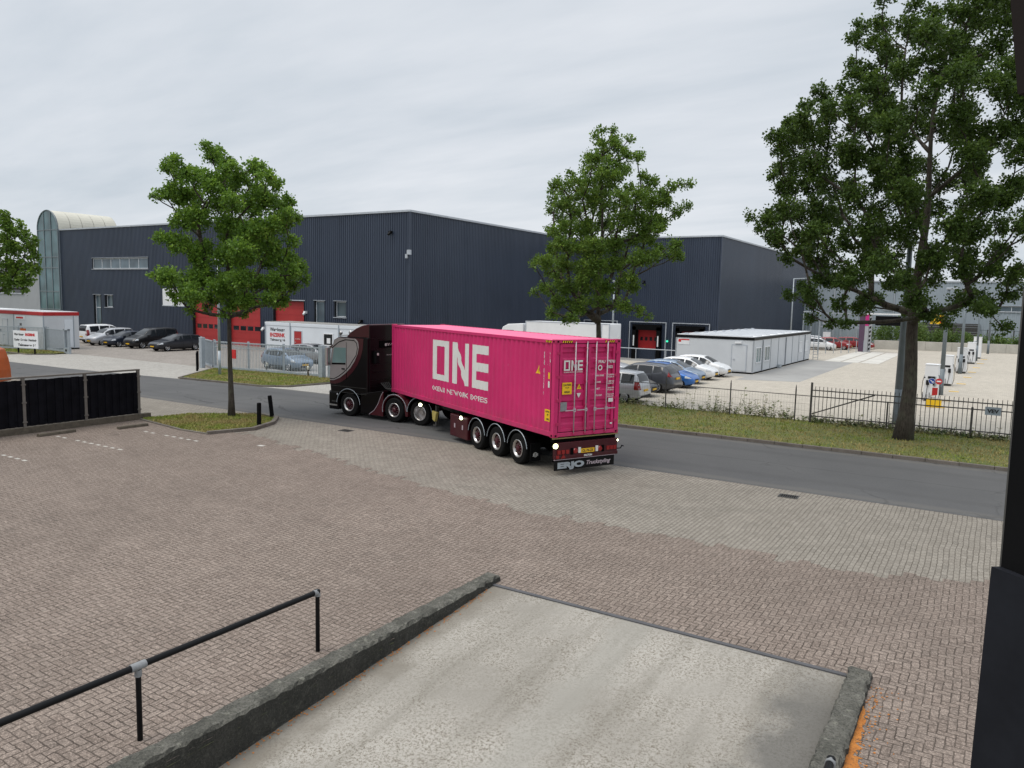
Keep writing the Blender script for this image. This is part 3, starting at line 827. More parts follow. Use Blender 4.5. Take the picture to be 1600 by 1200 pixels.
def roller_door(parent, x0, x1, H, win_z=None, mat='red', dep=.35, sill=0.0, nwin=4):
    reveal(parent, x0, x1, sill, H, dep, MT['darkin'])
    m = MB(); k = max(4, int((H - sill) / .6)); hh = (H - sill) / k
    for i in range(k): m.box(x0, x1, dep - .05, dep, sill + i * hh + .012, sill + (i + 1) * hh - .012)
    m.box(x0, x1, dep - .02, dep + .01, sill, H)
    d = m.build('overhead_door', MT[mat], parent)
    if win_z:
        w = (x1 - x0) / (nwin + .4)
        for i in range(nwin):
            MB().box(x0 + w * (i + .2) + .13, x0 + w * (i + 1.2) - .13, dep - .065, dep - .03, win_z, win_z + .42).build('door_window', MT['dglass'], d)
    return d

def window(parent, x0, x1, z0, z1, n=1, dep=.22, frame='wframe', gl='wglass', transom=None):
    reveal(parent, x0, x1, z0, z1, dep, MT['darkin'])
    m = MB(); t = .07
    m.box(x0, x1, dep - .08, dep, z0, z0 + t); m.box(x0, x1, dep - .08, dep, z1 - t, z1)
    for i in range(n + 1):
        x = x0 + (x1 - x0 - t) * i / n; m.box(x, x + t, dep - .075, dep - .002, z0 + t, z1 - t)
    if transom: m.box(x0 + t, x1 - t, dep - .07, dep - .004, transom, transom + t)
    f = m.build('window', MT[frame], parent)
    MB().box(x0 + .01, x1 - .01, dep - .03, dep - .02, z0 + .01, z1 - .01).build('pane', MT[gl], f)
    s = MB().box(x0 - .12, x1 + .12, -.09, .02, z0 - .09, z0 - .03)
    s.build('sill', MT['cap'], f); MB().box(x0 - .12, x1 + .12, -.07, .02, z1 + .05, z1 + .09).build('head_trim', MT['cap'], f)

HA = 12.4
# front warehouse: face at y 28.9 from x -87.6 to -32.63, side face running back to y 60.8
wa = thing('warehouse', 'dark blue ribbed metal warehouse with three red overhead doors', 'warehouse', (0, 28.9, 0))
doorsA = [(-62.0, -57.9, 0, 4.6, True), (-56.2, -51.45, 0, 4.6, True), (-49.55, -45.35, 0, 4.6, True)]
opA = [d[:4] for d in doorsA] + [(-80.63, -79.2, 0, 4.7), (-78.25, -76.75, 3.35, 4.7), (-80.62, -69.72, 7.75, 8.93), (-67.2, -63.5, 3.8, 5.6), (-43.9, -42.65, 0, 4.68), (-41.35, -39.95, 3.3, 4.68)]
ribwall(-87.6, -32.63, HA, opA).build('front_wall', MT['clad'], wa, normals=False)
for d in doorsA: roller_door(wa, *d[:2], d[3], 1.55 if d[4] else None)
window(wa, -80.63, -79.2, 0.02, 4.7, 1, .3, transom=3.2)
window(wa, -78.25, -76.75, 3.35, 4.7, 1, .3)
window(wa, -80.62, -69.72, 7.75, 8.93, 6, .15)
window(wa, -43.9, -42.65, 0.02, 4.68, 1, .25, transom=2.6)
window(wa, -41.35, -39.95, 3.3, 4.68, 1, .3)
m = MB(); m.box(-67.2, -63.5, .0, .06, 3.8, 5.6); m.build('white_panel', MT['white'], wa)
m = MB(); m.box(-67.3, -63.4, -.02, .0, 3.7, 3.8); m.build('panel_sill', MT['cap'], wa); m = MB(); m.box(-45.35 - 4.4, -45.2, -.02, .0, 4.66, 4.74); m.build('ledge', MT['cap'], wa)
# side face as its own part (built along x, then turned)
s_ = ribwall(0, 31.9, HA, []).build('side_wall', MT['clad'], wa, normals=False)
s_.rotation_euler = (0, 0, R_(90)); s_.location = (-32.63, 0, 0)
MB().box(-32.70, -32.53, -.06, .1, 0, HA).build('corner_trim', MT['clad'], wa)
MB().box(-87.5, -32.75, .3, 60, HA - .35, HA - .1).build('roof', MT['bitumen'], wa)
m = MB(); m.box(-87.65, -32.5, -.1, .25, HA - .02, HA + .14); m.box(-32.85, -32.5, .25, 32, HA - .02, HA + .14); m.build('roof_trim', MT['cap'], wa)
def walllamp(parent, x, y, z, mat='galv'):
    m = MB(); m.box(x - .12, x + .12, y - .28, y, z - .1, z + .12); m.cyl((x, y - .2, z - .02), (x, y - .42, z - .2), .13, .1); return m.build('wall_lamp', MT[mat], parent)
walllamp(wa, -34.6, 0, 10.7, 'black'); walllamp(wa, -45.0, 0, 3.6, 'white'); walllamp(wa, -50.8, 0, 1.9, 'white')
m = MB(); m.box(-.3, .0, -.12, .12, 8.8, 9.2); m.box(-.5, -.3, -.1, .1, 8.5, 8.85); c_ = m.build('camera_box', MT['cap'], wa); c_.location = (-32.4, -.12, 0)
# a few dark glazed louvres low on the walls
for x in (-38.0,): walllamp(wa, x, 0, 3.0, 'black')

# rear warehouse: face at y 60.8 from -32.63 to -15.8, side to y 126
wb = thing('warehouse', 'dark blue-grey metal warehouse with loading docks behind the white trailer', 'warehouse', (0, 60.8, 0))
docks = [(-32.0, -27.6), (-26.1, -21.6), (-20.9, -16.6)]
opB = [(a + 1.0, b - 1.0, -.1, 2.1) for a, b in docks]
ribwall(-32.6, -15.8, HA + .1, opB, z0=-1.2).build('front_wall', MT['clad'], wb, normals=False)
sB = ribwall(0, 66, HA + .1, [], pitch=.3, z0=-1.2).build('side_wall', MT['clad'], wb, normals=False)
sB.rotation_euler = (0, 0, R_(90)); sB.location = (-15.8, 0, 0)
MB().box(-15.87, -15.70, -.06, .1, 0, HA + .1).build('corner_trim', MT['clad'], wb)
MB().box(-60, -15.95, .3, 65.8, HA - .3, HA).build('roof', MT['bitumen'], wb)
m = MB(); m.box(-32.55, -15.68, -.1, .25, HA + .08, HA + .24); m.box(-16.0, -15.68, .25, 66, HA + .08, HA + .24); m.build('roof_trim', MT['cap'], wb)
for a, b in docks:
    roller_door(wb, a + 1.0, b - 1.0, 2.1, 0.9, 'redd', .4, sill=-.1, nwin=4)
    m = MB(); m.box(a + .55, a + 1.0, -.55, -.01, -1.2, 2.5); m.box(b - 1.0, b - .55, -.55, -.01, -1.2, 2.5); m.box(a + .55, b - .55, -.55, -.01, 2.12, 2.75)
    ds = m.build('dock_shelter', MT['blackm'], wb)
    for q in (a + .78, b - .78): MB().box(q - .07, q + .07, -.57, -.552, .3, 1.5).build('marker_panel', MT['white'], ds)
    m = MB()
    m.box(a, a + .09, -.12, -.03, -1.2, 2.98); m.box(b - .09, b, -.12, -.03, -1.2, 2.98); m.box(a, b, -.12, -.03, 2.98, 3.07)
    m.build('steel_frame', MT['cap'], wb)
    m = MB(); m.lathe([(0, 0), (.11, 0), (.11, -.12), (0, -.12)], (b + .18, -.06, .95), 'y', 12); m.build('signal_lamp', MT['green_led'], wb)
walllamp(wb, -24.5, 0, 7.6, 'black')
m = MB(); m.box(-15.78, -15.6, 66 - 2.6, 66, -1.2, HA + .3); m.build('end_trim', MT['cap'], wb)

# glazed stair tower with barrel roof at the left end
tw = thing('stair_tower', 'glazed stair tower with a cream barrel roof at the left end of the dark warehouse', 'tower', (-89.95, 28.7, 0))
rr = 2.35; zb = 12.55
def arch(n=16): return [(rr * math.cos(math.pi * i / n), zb + rr * math.sin(math.pi * i / n)) for i in range(n + 1)]
m = MB(); m.prism([(rr, 0)] + arch() + [(-rr, 0)], 0.0, .08, 'y'); m.build('glass_front', MT['tglass'], tw)
m = MB()
for x in (-rr, -rr / 3, rr / 3, rr): m.box(x - .06, x + .06, -.07, -.002, 0, zb + math.sqrt(max(0, rr * rr - x * x)) - .05)
for z in (2.8, 5.0, 7.9, 9.2, 12.5): m.box(-rr - .03, rr + .03, -.06, -.004, z - .05, z + .05)
m.tube([(x, -.03, z) for x, z in arch()], [.07] * 17, 6)
m.build('mullions', MT['pole'], tw)
m = MB()
ribs = 5
pts = arch(20)
for k, (y0, y1) in enumerate([(.1 + i * 1.5, .1 + i * 1.5 + 1.42) for i in range(5)]):
    for (a, za), (b, zc) in zip(pts, pts[1:]): m.quad((a, y0, za), (b, y0, zc), (b, y1, zc), (a, y1, za))
    for (a, za), (b, zc) in zip(pts, pts[1:]): m.quad((a * .98, y1, za), (b * .98, y1, zc), (b * .98, y1 + .08, zc), (a * .98, y1 + .08, za))
m.add([(x, 7.6, z) for x, z in pts], [tuple(range(len(pts)))])
m.build('barrel_roof', MT['cream'], tw, normals=False)
m = MB(); m.box(-rr, -rr + .1, .08, 7.5, 0, zb); m.box(rr - .1, rr, .08, .5, 0, zb); m.box(rr - .1, rr, .3, 7.5, HA + .15, zb); m.build('side_wall', MT['bgrey'], tw)

# a lower pale hall left of the tower
lh = thing('factory_hall', 'pale grey hall with a dark strip window left of the glazed tower', 'hall', (-110.0, 29.3, 0))
ribwall(-25, 17.65, 8.5, [(-6, 12.4, 4.6, 5.7)], .3, .03).build('front_wall', MT['lgrey'], lh, normals=False)
window(lh, -6, 12.4, 4.6, 5.7, 6, .15, gl='dglass')
MB().box(-25, 17.6, .2, 30, 8.2, 8.4).build('roof', MT['bitumen'], lh); MB().box(-25, 17.65, -.08, .2, 8.5, 8.62).build('roof_trim', MT['cap'], lh)
MB().box(-25, -24.9, .0, 30, 0, 8.4).build('end_wall', MT['lgrey'], lh)

# small roof features and mast
ms = thing('roof_mast', 'thin lattice mast rising above the warehouse roof, right of the barrel roof', 'mast', (-96, 82, 0))
m = MB(); m.tube([(0, 0, 10), (0, 0, 20.2)], [.45, .3], 4); m.build('mast_tube', MT['galv'], ms)
m = MB(); m.box(-.9, .9, -.1, .1, 18.2, 18.5); m.box(-.6, .6, -.1, .1, 19.2, 19.4); m.build('cross_arm', MT['galv'], ms)
rl = thing('roof_dome', 'low pale rooflight just visible above the dark roof behind the left tree', 'rooflight', (-68, 50, HA - .1))
m = MB(); m.prism([(-5, 0), (5, 0), (4.4, 1.2), (2, 2.3), (-2, 2.3), (-4.4, 1.2)], 0, 6, 'y'); m.build('dome', MT['cream'], rl)

# blue-grey hall at the far right
fh = thing('distribution_hall', 'long blue-grey metal hall closing the view behind the charging yard', 'hall', (0, 105, 0))
ribwall(-18, 70, 9.1, [(9.6, 15.4, 5.1, 5.85)], .5, .04).build('front_wall', MT['bgrey'], fh, normals=False)
window(fh, 9.6, 15.4, 5.1, 5.85, 3, .15)
MB().box(-18, 70, .3, 40, 8.8, 9.0).build('roof', MT['bitumen'], fh)
MB().box(-18, 70, -.1, .2, 9.1, 9.3).build('roof_trim', MT['cap'], fh)
MB().box(-18.1, -18.0, 0, 40, 0, 9.1).build('side_wall', MT['bgrey'], fh)
for x in (-9.2, -7.2, -4.6):
    MB().box(x, x + 1.3, -.06, -.01, 4.9, 5.7).build('window', MT['cap'], fh)
for x in (-11.5, -8, -6.2, -3.2): MB().box(x, x + .12, -.12, -.01, 0, 9.1).build('downpipe', MT['cap'], fh)
m = MB(); m.box(-1.0, 8.0, -.4, -.02, 1.6, 3.3); m.box(3.9, 4.1, -.45, -.41, 1.6, 3.3)
m.build('louvre_band', MT['galvd'], fh)
m = MB()
for i in range(5): m.box(-1.0, 8.0, -.45, -.41, 1.77 + i * .33, 1.80 + i * .33)
m.build('louvre_rails', MT['cap'], fh)

# ---- portable cabins
def cabin(name, label, loc, w, d, h, wall='cabin', fascia='black', units=1, roofc='white', roofh=.22):
    t = thing(name, label, 'portable cabin', loc)
    MB().box(0, w, 0, d, .12, h).build('wall', MT[wall], t)
    m = MB(); m.box(-.04, w + .04, -.04, d + .04, h, h + roofh); m.build('roof_fascia', MT[fascia], t, bevel=.02)
    m = MB(); m.box(.05, w - .05, .05, d - .05, h + roofh, h + roofh + .05)
    m.build('roof', MT[roofc], t)
    m = MB(); m.box(.02, w - .02, .02, d - .02, 0, .12); m.build('base_frame', MT['under'], t)
    return t
def cab_window(t, x0, x1, z0, z1, face='y', at=0.0, n=2, gl='wglass'):
    m = MB(); T = .07
    def bx(mm, a, b, c, d, o0, o1):
        if face == 'y': mm.box(a, b, at - o1, at - o0, c, d)
        else: mm.box(at + o0, at + o1, a, b, c, d)
    bx(m, x0, x1, z0, z0 + T, .002, .06); bx(m, x0, x1, z1 - T, z1, .002, .06)
    for i in range(n + 1):
        x = x0 + (x1 - x0 - T) * i / n; bx(m, x, x + T, z0 + T, z1 - T, .002, .058)
    f = m.build('window', MT['white'], t)
    g_ = MB(); bx(g_, x0 + .02, x1 - .02, z0 + .02, z1 - .02, .004, .02); g_.build('pane', MT[gl], f)
def cab_door(t, x0, x1, z1, mat, at=0.0, face='y'):
    m = MB(); 
    if face == 'y': m.box(x0, x1, at - .035, at - .003, .2, z1)
    else: m.box(at + .003, at + .035, x0, x1, .2, z1)
    d = m.build('door', MT[mat], t)
    m = MB()
    if face == 'y': m.box(x0 - .06, x0, at - .045, at - .003, .2, z1 + .06); m.box(x1, x1 + .06, at - .045, at - .003, .2, z1 + .06); m.box(x0, x1, at - .045, at - .003, z1, z1 + .06); m.box(x0 + .1, x0 + .22, at - .09, at - .036, 1.05, 1.1)
    m.build('door_frame', MT['cap'], d) if m.v else None
    return d
# right: six-metre front, eight modules deep
cr_ = cabin('site_office', 'long row of joined pale grey cabins with black roof edge behind the parked white car', (-11.55, 36.5, 0), 6.1, 20.8, 2.55, 'cabin', 'black')
m = MB()
for i in range(1, 8): m.box(6.105, 6.13, i * 2.6 - .03, i * 2.6 + .03, .1, 2.55)
for i in (1, 4, 7): m.box(6.13, 6.19, i * 2.6 - .05, i * 2.6 + .01, .1, 2.5)
m.box(6.04, 6.125, -.03, .04, .1, 2.55); m.box(-.03, .05, -.03, .04, .1, 2.55)
m.build('panel_joints', MT['joint'], cr_)
cab_window(cr_, .6, 2.1, .8, 2.0, 'x', 6.1, gl='tglass'); cab_window(cr_, 3.2, 4.8, .8, 2.0, 'x', 6.1, gl='tglass')
cab_window(cr_, 15.9, 16.9, .95, 1.95, 'x', 6.1, gl='white'); cab_window(cr_, 18.4, 19.5, .95, 1.95, 'x', 6.1, gl='white')
cab_door(cr_, 4.5, 5.55, 2.15, 'cabin')
m = MB(); m.box(4.7, 5.2, -.14, -.005, 2.28, 2.42); m.build('door_lamp', MT['white'], cr_)
m = MB(); m.box(0.15, 1.1, -.02, -.004, 2.02, 2.46); sg = m.build('sign_board', MT['white'], cr_)
MB().box(.42, 1.08, -.03, -.021, 2.34, 2.44).build('red_band', MT['lettr'], sg); MB().box(.2, .42, -.03, -.021, 2.2, 2.42).build('red_mark', MT['lettr'], sg)
m = MB(); m.box(6.12, 6.35, 7.6, 8.3, .05, .3); m.build('step', MT['galv'], cr_)
m = MB()
for i in range(8): m.box(.3, 5.8, .6 + i * 2.6, .75 + i * 2.6, 2.82, 2.87)
for i in range(9): m.lathe([(0, .1), (.16, .1), (.16, 0)], (.7, .35 + i * 2.45, 2.82), 'z', 8)
m.build('roof_seams', MT['cap'], cr_)
ld = thing('ladder', 'grey steel ladder leaning at the far end of the long pale cabins', 'ladder', (-5.0, 58.0, 0))
m = MB(); m.box(-.25, -.2, 0, .05, 0, 2.4); m.box(.2, .25, 0, .05, 0, 2.4)
for i in range(8): m.box(-.2, .2, .005, .045, .2 + i * .28, .24 + i * .28)
m.build('rungs', MT['galv'], ld)

# middle: white cabins with red door
cm = cabin('site_office', 'white double cabin with a red door and black lettering behind the sliding gate', (-46.1, 25.0, 0), 13.2, 3.0, 2.45, 'cabin2', 'cabin2', roofc='asph2', roofh=.28)
m = MB(); m.box(3.2, 3.32, -.06, -.002, .1, 2.75); m.box(9.1, 9.22, -.06, -.002, .1, 2.75); m.box(-.02, .08, -.05, -.002, .1, 2.6); m.build('panel_joints', MT['bgrey'], cm)
cab_door(cm, 3.78, 4.68, 2.03, 'red')
put_text('door_text', 'ENZERINK', .13, (3.92, -.04, 1.32), (1, 0, 0), (0, 0, 1), MT['letter'], cm, width=.62)
cab_window(cm, 7.35, 8.5, .95, 2.0, 'y', 0, 1, 'dglass')
MB().box(7.75, 8.15, -.03, -.021, 1.15, 1.6).build('paper_notice', MT['white'], cm)
put_text('lettering', 'Warehouse', .42, (.62, -.012, 1.95), (1, 0, 0), (0, 0, 1), MT['lettk'], cm, width=1.95, bold=.012)
put_text('lettering', 'ENZERINK', .46, (.62, -.012, 1.45), (1, 0, 0), (0, 0, 1), MT['lettr'], cm, width=1.95, bold=.02)
put_text('lettering', 'Talmaweg 16', .30, (.62, -.012, 1.08), (1, 0, 0), (0, 0, 1), MT['lettk'], cm, width=1.95, bold=.008)

# left: cabins with red roof edge
cl = cabin('site_office', 'pale grey cabins with a red roof edge behind the grey fence at far left', (-79.0, 12.3, 0), 19.95, 3.0, 2.95, 'cabin', 'redd', roofh=.3)
m = MB(); m.box(12.1, 12.18, -.03, -.002, .1, 2.95); m.box(14.9, 14.96, -.03, -.002, .1, 2.95); m.box(19.9, 19.98, -.03, .05, .1, 2.95); m.box(19.952, 19.98, 2.5, 2.56, .1, 2.95); m.build('panel_joints', MT['bgrey'], cl)
cab_door(cl, 1.75, 2.45, 2.6, 'cabin2', 19.95, 'x'); cab_door(cl, 13.0, 13.8, 2.45, 'cabin')
m = MB(); m.box(15.2, 16.9, -.02, -.004, 2.52, 2.85); sg = m.build('sign_board', MT['white'], cl); MB().box(15.4, 16.6, -.03, -.021, 2.6, 2.75).build('red_band', MT['lettr'], sg)
for i, (w_, s_) in enumerate((('DE', .26), ('KOGEL', .3), ('PARKEREN', .3))):
    put_text('lettering', w_, s_, (15.4 + (.55, .25, 0)[i], -.012, 2.0 - i * .33), (1, 0, 0), (0, 0, 1), MT['lettk'], cl, bold=.015, width=(.35, 1.0, 1.6)[i])
m = MB(); m.box(15.4, 17.0, -.02, -.004, 1.16, 1.22); m.build('underline', MT['lettk'], cl)
for i, w_ in enumerate(('DE', 'KOGEL', 'PARKEREN')):
    put_text('lettering', w_, .3, (11.0, -.012, 2.0 - i * .33), (1, 0, 0), (0, 0, 1), MT['lettk'], cl, bold=.015, width=(.5, 1.2, 1.6)[i])
# ================================================================ FENCES AND GATES
# dark screen fence at the left, running away from the camera along x = -19.4
sf = thing('screen_fence', 'black slatted screen fence with brown posts and top rail, left of the grass island', 'fence', (-19.35, -4.0, 0))
ys = [0.0, -2.15, -4.35, -6.55, -8.75, -10.95]
m = MB(); m.box(-.12, .12, -11.1, .45, 0, .24)
m.build('plinth', MT['wood'], sf, bevel=.01)
for a, b in zip(ys, ys[1:]):
    m = MB(); n = 14
    for i in range(n):
        y0 = b + .06 + (a - b - .12) * i / n; w = (a - b - .12) / n
        o = .018 if i % 2 else -.018
        m.box(-.012 + o, .012 + o, y0 - .012, y0 + w + .012, .26, 1.93 + random.uniform(-.01, .01))
    for z in (.45, 1.1, 1.75): m.box(-.006, .006, b + .05, a - .05, z, z + .09)
    m.build('screen_panel', MT['screen'], sf)
for y in ys[:-1]:
    m = MB(); m.box(-.05, .05, y - .05, y + .05, 0, 2.0)
    for z in (.4, 1.1, 1.75): m.box(-.07, .07, y - .075, y + .075, z, z + .05)
    m.build('post', MT['fpost'], sf)
MB().box(-.06, .06, -11.0, .06, 2.0, 2.06).build('top_rail', MT['fpost'], sf, bevel=.008)

# wire fence: posts with a thin rail on top of the verge
wf = thing('wire_fence', 'thin rusty wire fence on slim posts above the weeds beside the parked cars', 'fence', (0, 13.3, 0.1))
for x in (-9.8, -6.7, -3.5, -0.35, 2.55):
    m = MB(); m.cyl((x, 0, 0), (x, 0, 1.45), .03, n=8); m.cyl((x, 0, 1.45), (x, 0, 1.62), .03, .008, n=8); m.build('post', MT['galvd'], wf)
m = MB(); m.cyl((-11, 0, 1.16), (3.15, 0, 1.16), .018, n=6)
m.build('rail', MT['galvd'], wf)
m = MB()
for z in (.25, .5, .8): m.cyl((-11, 0, z), (3.15, 0, z), .004, n=4)
for i in range(110):
    x = -11 + i * .128; m.box(x, x + .003, -.002, .002, .05, 1.15)
m.build('mesh', MT['galvd'], wf)

# picket fence of steel bars
pf = thing('picket_fence', 'dark steel bar fence in front of the charging yard, left section with a diagonal brace', 'fence', (3.2, 13.35, 0.08))
m = MB(); m.box(-.04, .04, -.04, .04, 0, 1.78); m.build('post', MT['galvd'], pf)
for x in (6.2 - .1, 12.4, 18.6):
    m = MB(); m.box(x - .04, x + .04, -.04, .04, 0, 1.25); m.build('post', MT['galvd'], pf)
for x in (3.05, 9.2, 15.5):
    MB().box(x - .03, x + .03, -.03, .03, 0, 1.2).build('post', MT['galvd'], pf)
for z in (.28, 1.15, 1.42):
    MB().box(0, 22, -.012 if z != 1.42 else -.02, .012 if z != 1.42 else .02, z, z + .045).build('rail', MT['galvd'], pf)
m = MB(); m.add([(.05, -.03, .42), (.08, -.03, .38), (2.55, -.03, 1.4), (2.52, -.03, 1.45), (.05, -.015, .42), (.08, -.015, .38), (2.55, -.015, 1.4), (2.52, -.015, 1.45)], [(0,1,2,3),(4,7,6,5),(0,4,5,1),(1,5,6,2),(2,6,7,3),(3,7,4,0)]); m.build('brace', MT['galvd'], pf)
m = MB()
i = 0; x = .16
while x < 22:
    m.box(x - .012, x + .012, -.026, -.012, .12, 1.62 + random.uniform(-.01, .01)); x += .165
tag(m.build('bars', MT['galvd'], pf), kind='stuff')
fs_ = thing('fence_sign', 'small pale sign wired to the bar fence right of the big tree', 'sign', (10.0, 13.30, 1.08))
MB().box(-.27, .27, -.012, 0, 0, .32).build('panel', MT['bgrey'], fs_)
put_text('lettering', 'VEV', .2, (-.2, -.016, .09), (1, 0, 0), (0, 0, 1), MT['lettk'], fs_, width=.4, bold=.01)

def gate(name, label, p0, p1, H, pitch=.13, mat='galv', frame=.08, posts=True, z0=.12, diag=False, cat='gate', mid=None):
    """bar gate or fence panel between two ground points"""
    a = Vector((*p0, 0)); b = Vector((*p1, 0)); L = (b - a).length
    t = thing(name, label, cat, (p0[0], p0[1], 0), math.atan2(b.y - a.y, b.x - a.x))
    m = MB(); m.box(0, L, -frame / 2, frame / 2, H - frame, H); m.box(0, L, -frame / 2, frame / 2, z0, z0 + frame * 1.6)
    if mid: m.box(0, L, -.02, .02, mid, mid + .05)
    m.box(0, frame, -frame / 2 + .004, frame / 2 - .004, z0, H); m.box(L - frame, L, -frame / 2 + .004, frame / 2 - .004, z0, H)
    if diag:
        m.add([(0.1, -.02, z0 + .2), (0.18, -.02, z0 + .15), (2.6, -.02, H - .12), (2.5, -.02, H - .06), (0.1, .0, z0 + .2), (0.18, .0, z0 + .15), (2.6, .0, H - .12), (2.5, .0, H - .06)], [(0,1,2,3),(4,7,6,5),(0,4,5,1),(1,5,6,2),(2,6,7,3),(3,7,4,0)])
    m.build('frame', MT[mat], t)
    m = MB(); x = pitch
    while x < L - .05: m.box(x - .012, x + .012, -.013, .013, z0 + .1, H - .04); x += pitch
    tag(m.build('bars', MT[mat], t), kind='stuff')
    if posts:
        n = max(1, round(L / 3.0))
        for i in range(n + 1):
            x = L * i / n; MB().box(x - .055, x + .055, .055, .165, 0, H + .08).build('post', MT[mat], t)
    return t
gM = gate('sliding_gate', 'grey steel bar sliding gate in front of the grey car and the red doors', (-35.2, 11.4), (-26.0, 12.3), 1.95, mid=1.55)
MB().box(.35, 1.0, -.01, .02, .9, 1.5).build('red_sign', MT['lettr'], gM).location = (1.1, -.06, -.05)
gate('bar_fence', 'short grey bar panel at the left end of the sliding gate near the dark estate', (-39.2, 13.2), (-35.6, 11.6), 1.95, cat='fence')
gate('bar_fence', 'grey bar fence just behind the front of the truck cab, beside the white cabin', (-25.2, 12.2), (-19.0, 12.2), 1.9, mid=1.5, cat='fence')
gp = thing('gate_post', 'thick grey square gate post right of the sliding gate, beside the truck cab', 'gate post', (-25.6, 12.1, 0))
m = MB(); m.box(-.16, .16, -.16, .16, 0, 2.05); m.box(-.2, .2, -.2, .2, 0, .05); m.build('shaft', MT['galv'], gp, bevel=.01); MB().box(-.17, .17, -.17, .17, 2.05, 2.09).build('cap', MT['cap'], gp)
gp = thing('gate_post', 'grey gate post left of the sliding gate behind two thin dark stakes', 'gate post', (-36.6, 11.5, 0))
m = MB(); m.box(-.14, .14, -.14, .14, 0, 2.1); m.box(-.3, -.14, -.05, .05, 1.6, 1.75); m.build('shaft', MT['galv'], gp, bevel=.01); MB().box(-.15, .15, -.15, .15, 2.1, 2.14).build('cap', MT['cap'], gp)
for x, y, lb in ((-34.95, 9.9, 'slim dark wooden stake on the grass corner, the right one of two by the gate'), (-36.0, 10.7, 'slim dark wooden stake, the left one of two beside the gate post across the street')):
    o = MB().box(-.06, .06, -.05, .05, 0, 1.25).build('stake', MT['blackm'], bevel=.01); o.location = (x, y, 0); tag(o, lb, 'stake', 'dark stakes by the gate')
for x, y, lb in ((-30.6, 12.0, 'short pale marker post behind the sliding gate, left of the blue-grey car'), (-26.9, 12.15, 'short cream marker post at the right end of the sliding gate')):
    t = thing('marker_post', lb, 'marker post', (x, y, 0), 0, 'short pale marker posts at the gate')
    MB().cyl((0, 0, 0), (0, 0, .5), .05, n=10).build('shaft', MT['wood'], t); MB().lathe([(0, .5), (.09, .5), (.09, .66), (.05, .72), (0, .72)], axis='z', n=12).build('head', MT['cream'], t)
gL = gate('sliding_gate', 'grey steel bar gate with a diagonal brace in front of the red-edged cabins', (-68.5, 8.3), (-58.1, 11.9), 2.0, diag=True, mid=1.5)
MB().box(8.6, 9.15, -.09, -.06, 1.25, 1.85).build('tan_sign', MT['orange'], gL)
gate('bar_fence', 'grey bar gate leaf beside the white van, at the far left gateway', (-58.0, 12.0), (-54.2, 11.7), 1.95, pitch=.13, cat='gate')
gp = thing('gate_post', 'wide grey end post with rollers of the far left gate beside the white van', 'gate post', (-54.1, 11.6, 0))
m = MB(); m.box(-.4, .4, -.1, .1, 0, .5); m.box(-.35, -.25, -.08, .08, 0, 2.0); m.box(.25, .35, -.08, .08, 0, 2.0); m.box(-.35, .35, -.08, .08, 1.92, 2.0); m.build('frame', MT['galv'], gp); MB().lathe([(0, -.13), (.1, -.13), (.1, -.11), (0, -.11)], (0, 0, .3), 'y', 12).build('roller', MT['black'], gp)
# company sign on the lawn
sb = thing('company_sign', 'white board on two dark legs with lines of lettering in the grass at far left', 'sign', (-55.6, 9.2, 0.05), R_(10))
for x in (-.95, .95): MB().box(x - .05, x + .05, -.04, .04, 0, .5).build('leg', MT['blackm'], sb)
MB().box(-1.42, 1.42, -.06, -.02, .45, 1.82).build('panel', MT['white'], sb, bevel=.01)
put_text('lettering', 'Warehouse', .26, (-1.3, -.066, 1.44), (1, 0, 0), (0, 0, 1), MT['lettk'], sb, width=1.15, bold=.01)
put_text('lettering', 'ENZERINK', .26, (.0, -.066, 1.44), (1, 0, 0), (0, 0, 1), MT['lettr'], sb, width=1.15, bold=.02)
put_text('lettering', 'Opslag  Overslag  Distributie', .24, (-1.3, -.066, 1.02), (1, 0, 0), (0, 0, 1), MT['lettk'], sb, width=2.6, bold=.008)
put_text('lettering', 'Talmaweg 16', .26, (-.9, -.066, .6), (1, 0, 0), (0, 0, 1), MT['lettk'], sb, width=2.1, bold=.012)

# handrail in front, left of the ramp
def handrail(x, ys, yend, label, z=0.905):
    t = thing('handrail', label, 'handrail', (x, ys[0], 0.0))
    for k, y in enumerate(ys):
        y -= ys[0]
        MB().cyl((0, y, 0), (0, y, z - .02), .031, n=20).build('post', MT['black'], t, smooth=False)
        m = MB()
        if k == 0: m.cyl((0, y, z - .06), (0, y, z - .01), .042, n=20); m.cyl((0, y - .01, z - .01), (0, y - .08, z), .046, n=20)
        else: m.cyl((0, y - .09, z), (0, y + .09, z), .047, n=20); m.cyl((0, y, z - .12), (0, y, z - .04), .040, n=20)
        m.build('clamp', MT['clampm'], t)
        if k == 0: MB().lathe([(.041, -.01), (.041, .035), (.033, .045), (0, .045)], (0, y, z - .01), 'z', 20).build('end_cap', MT['black'], t)
    m = MB(); m.cyl((0, -.03, z), (0, yend - ys[0], z), .0385, n=20); m.build('rail', MT['black'], t)
    return t
handrail(1.83, [-14.53, -17.28, -20.05, -22.8], -24, 'black tubular handrail with grey clamps on the paving left of the ramp')
handrail(8.82, [-14.72, -17.5, -20.3], -24, 'black tubular handrail whose capped end shows at the bottom edge by the right ramp wall')

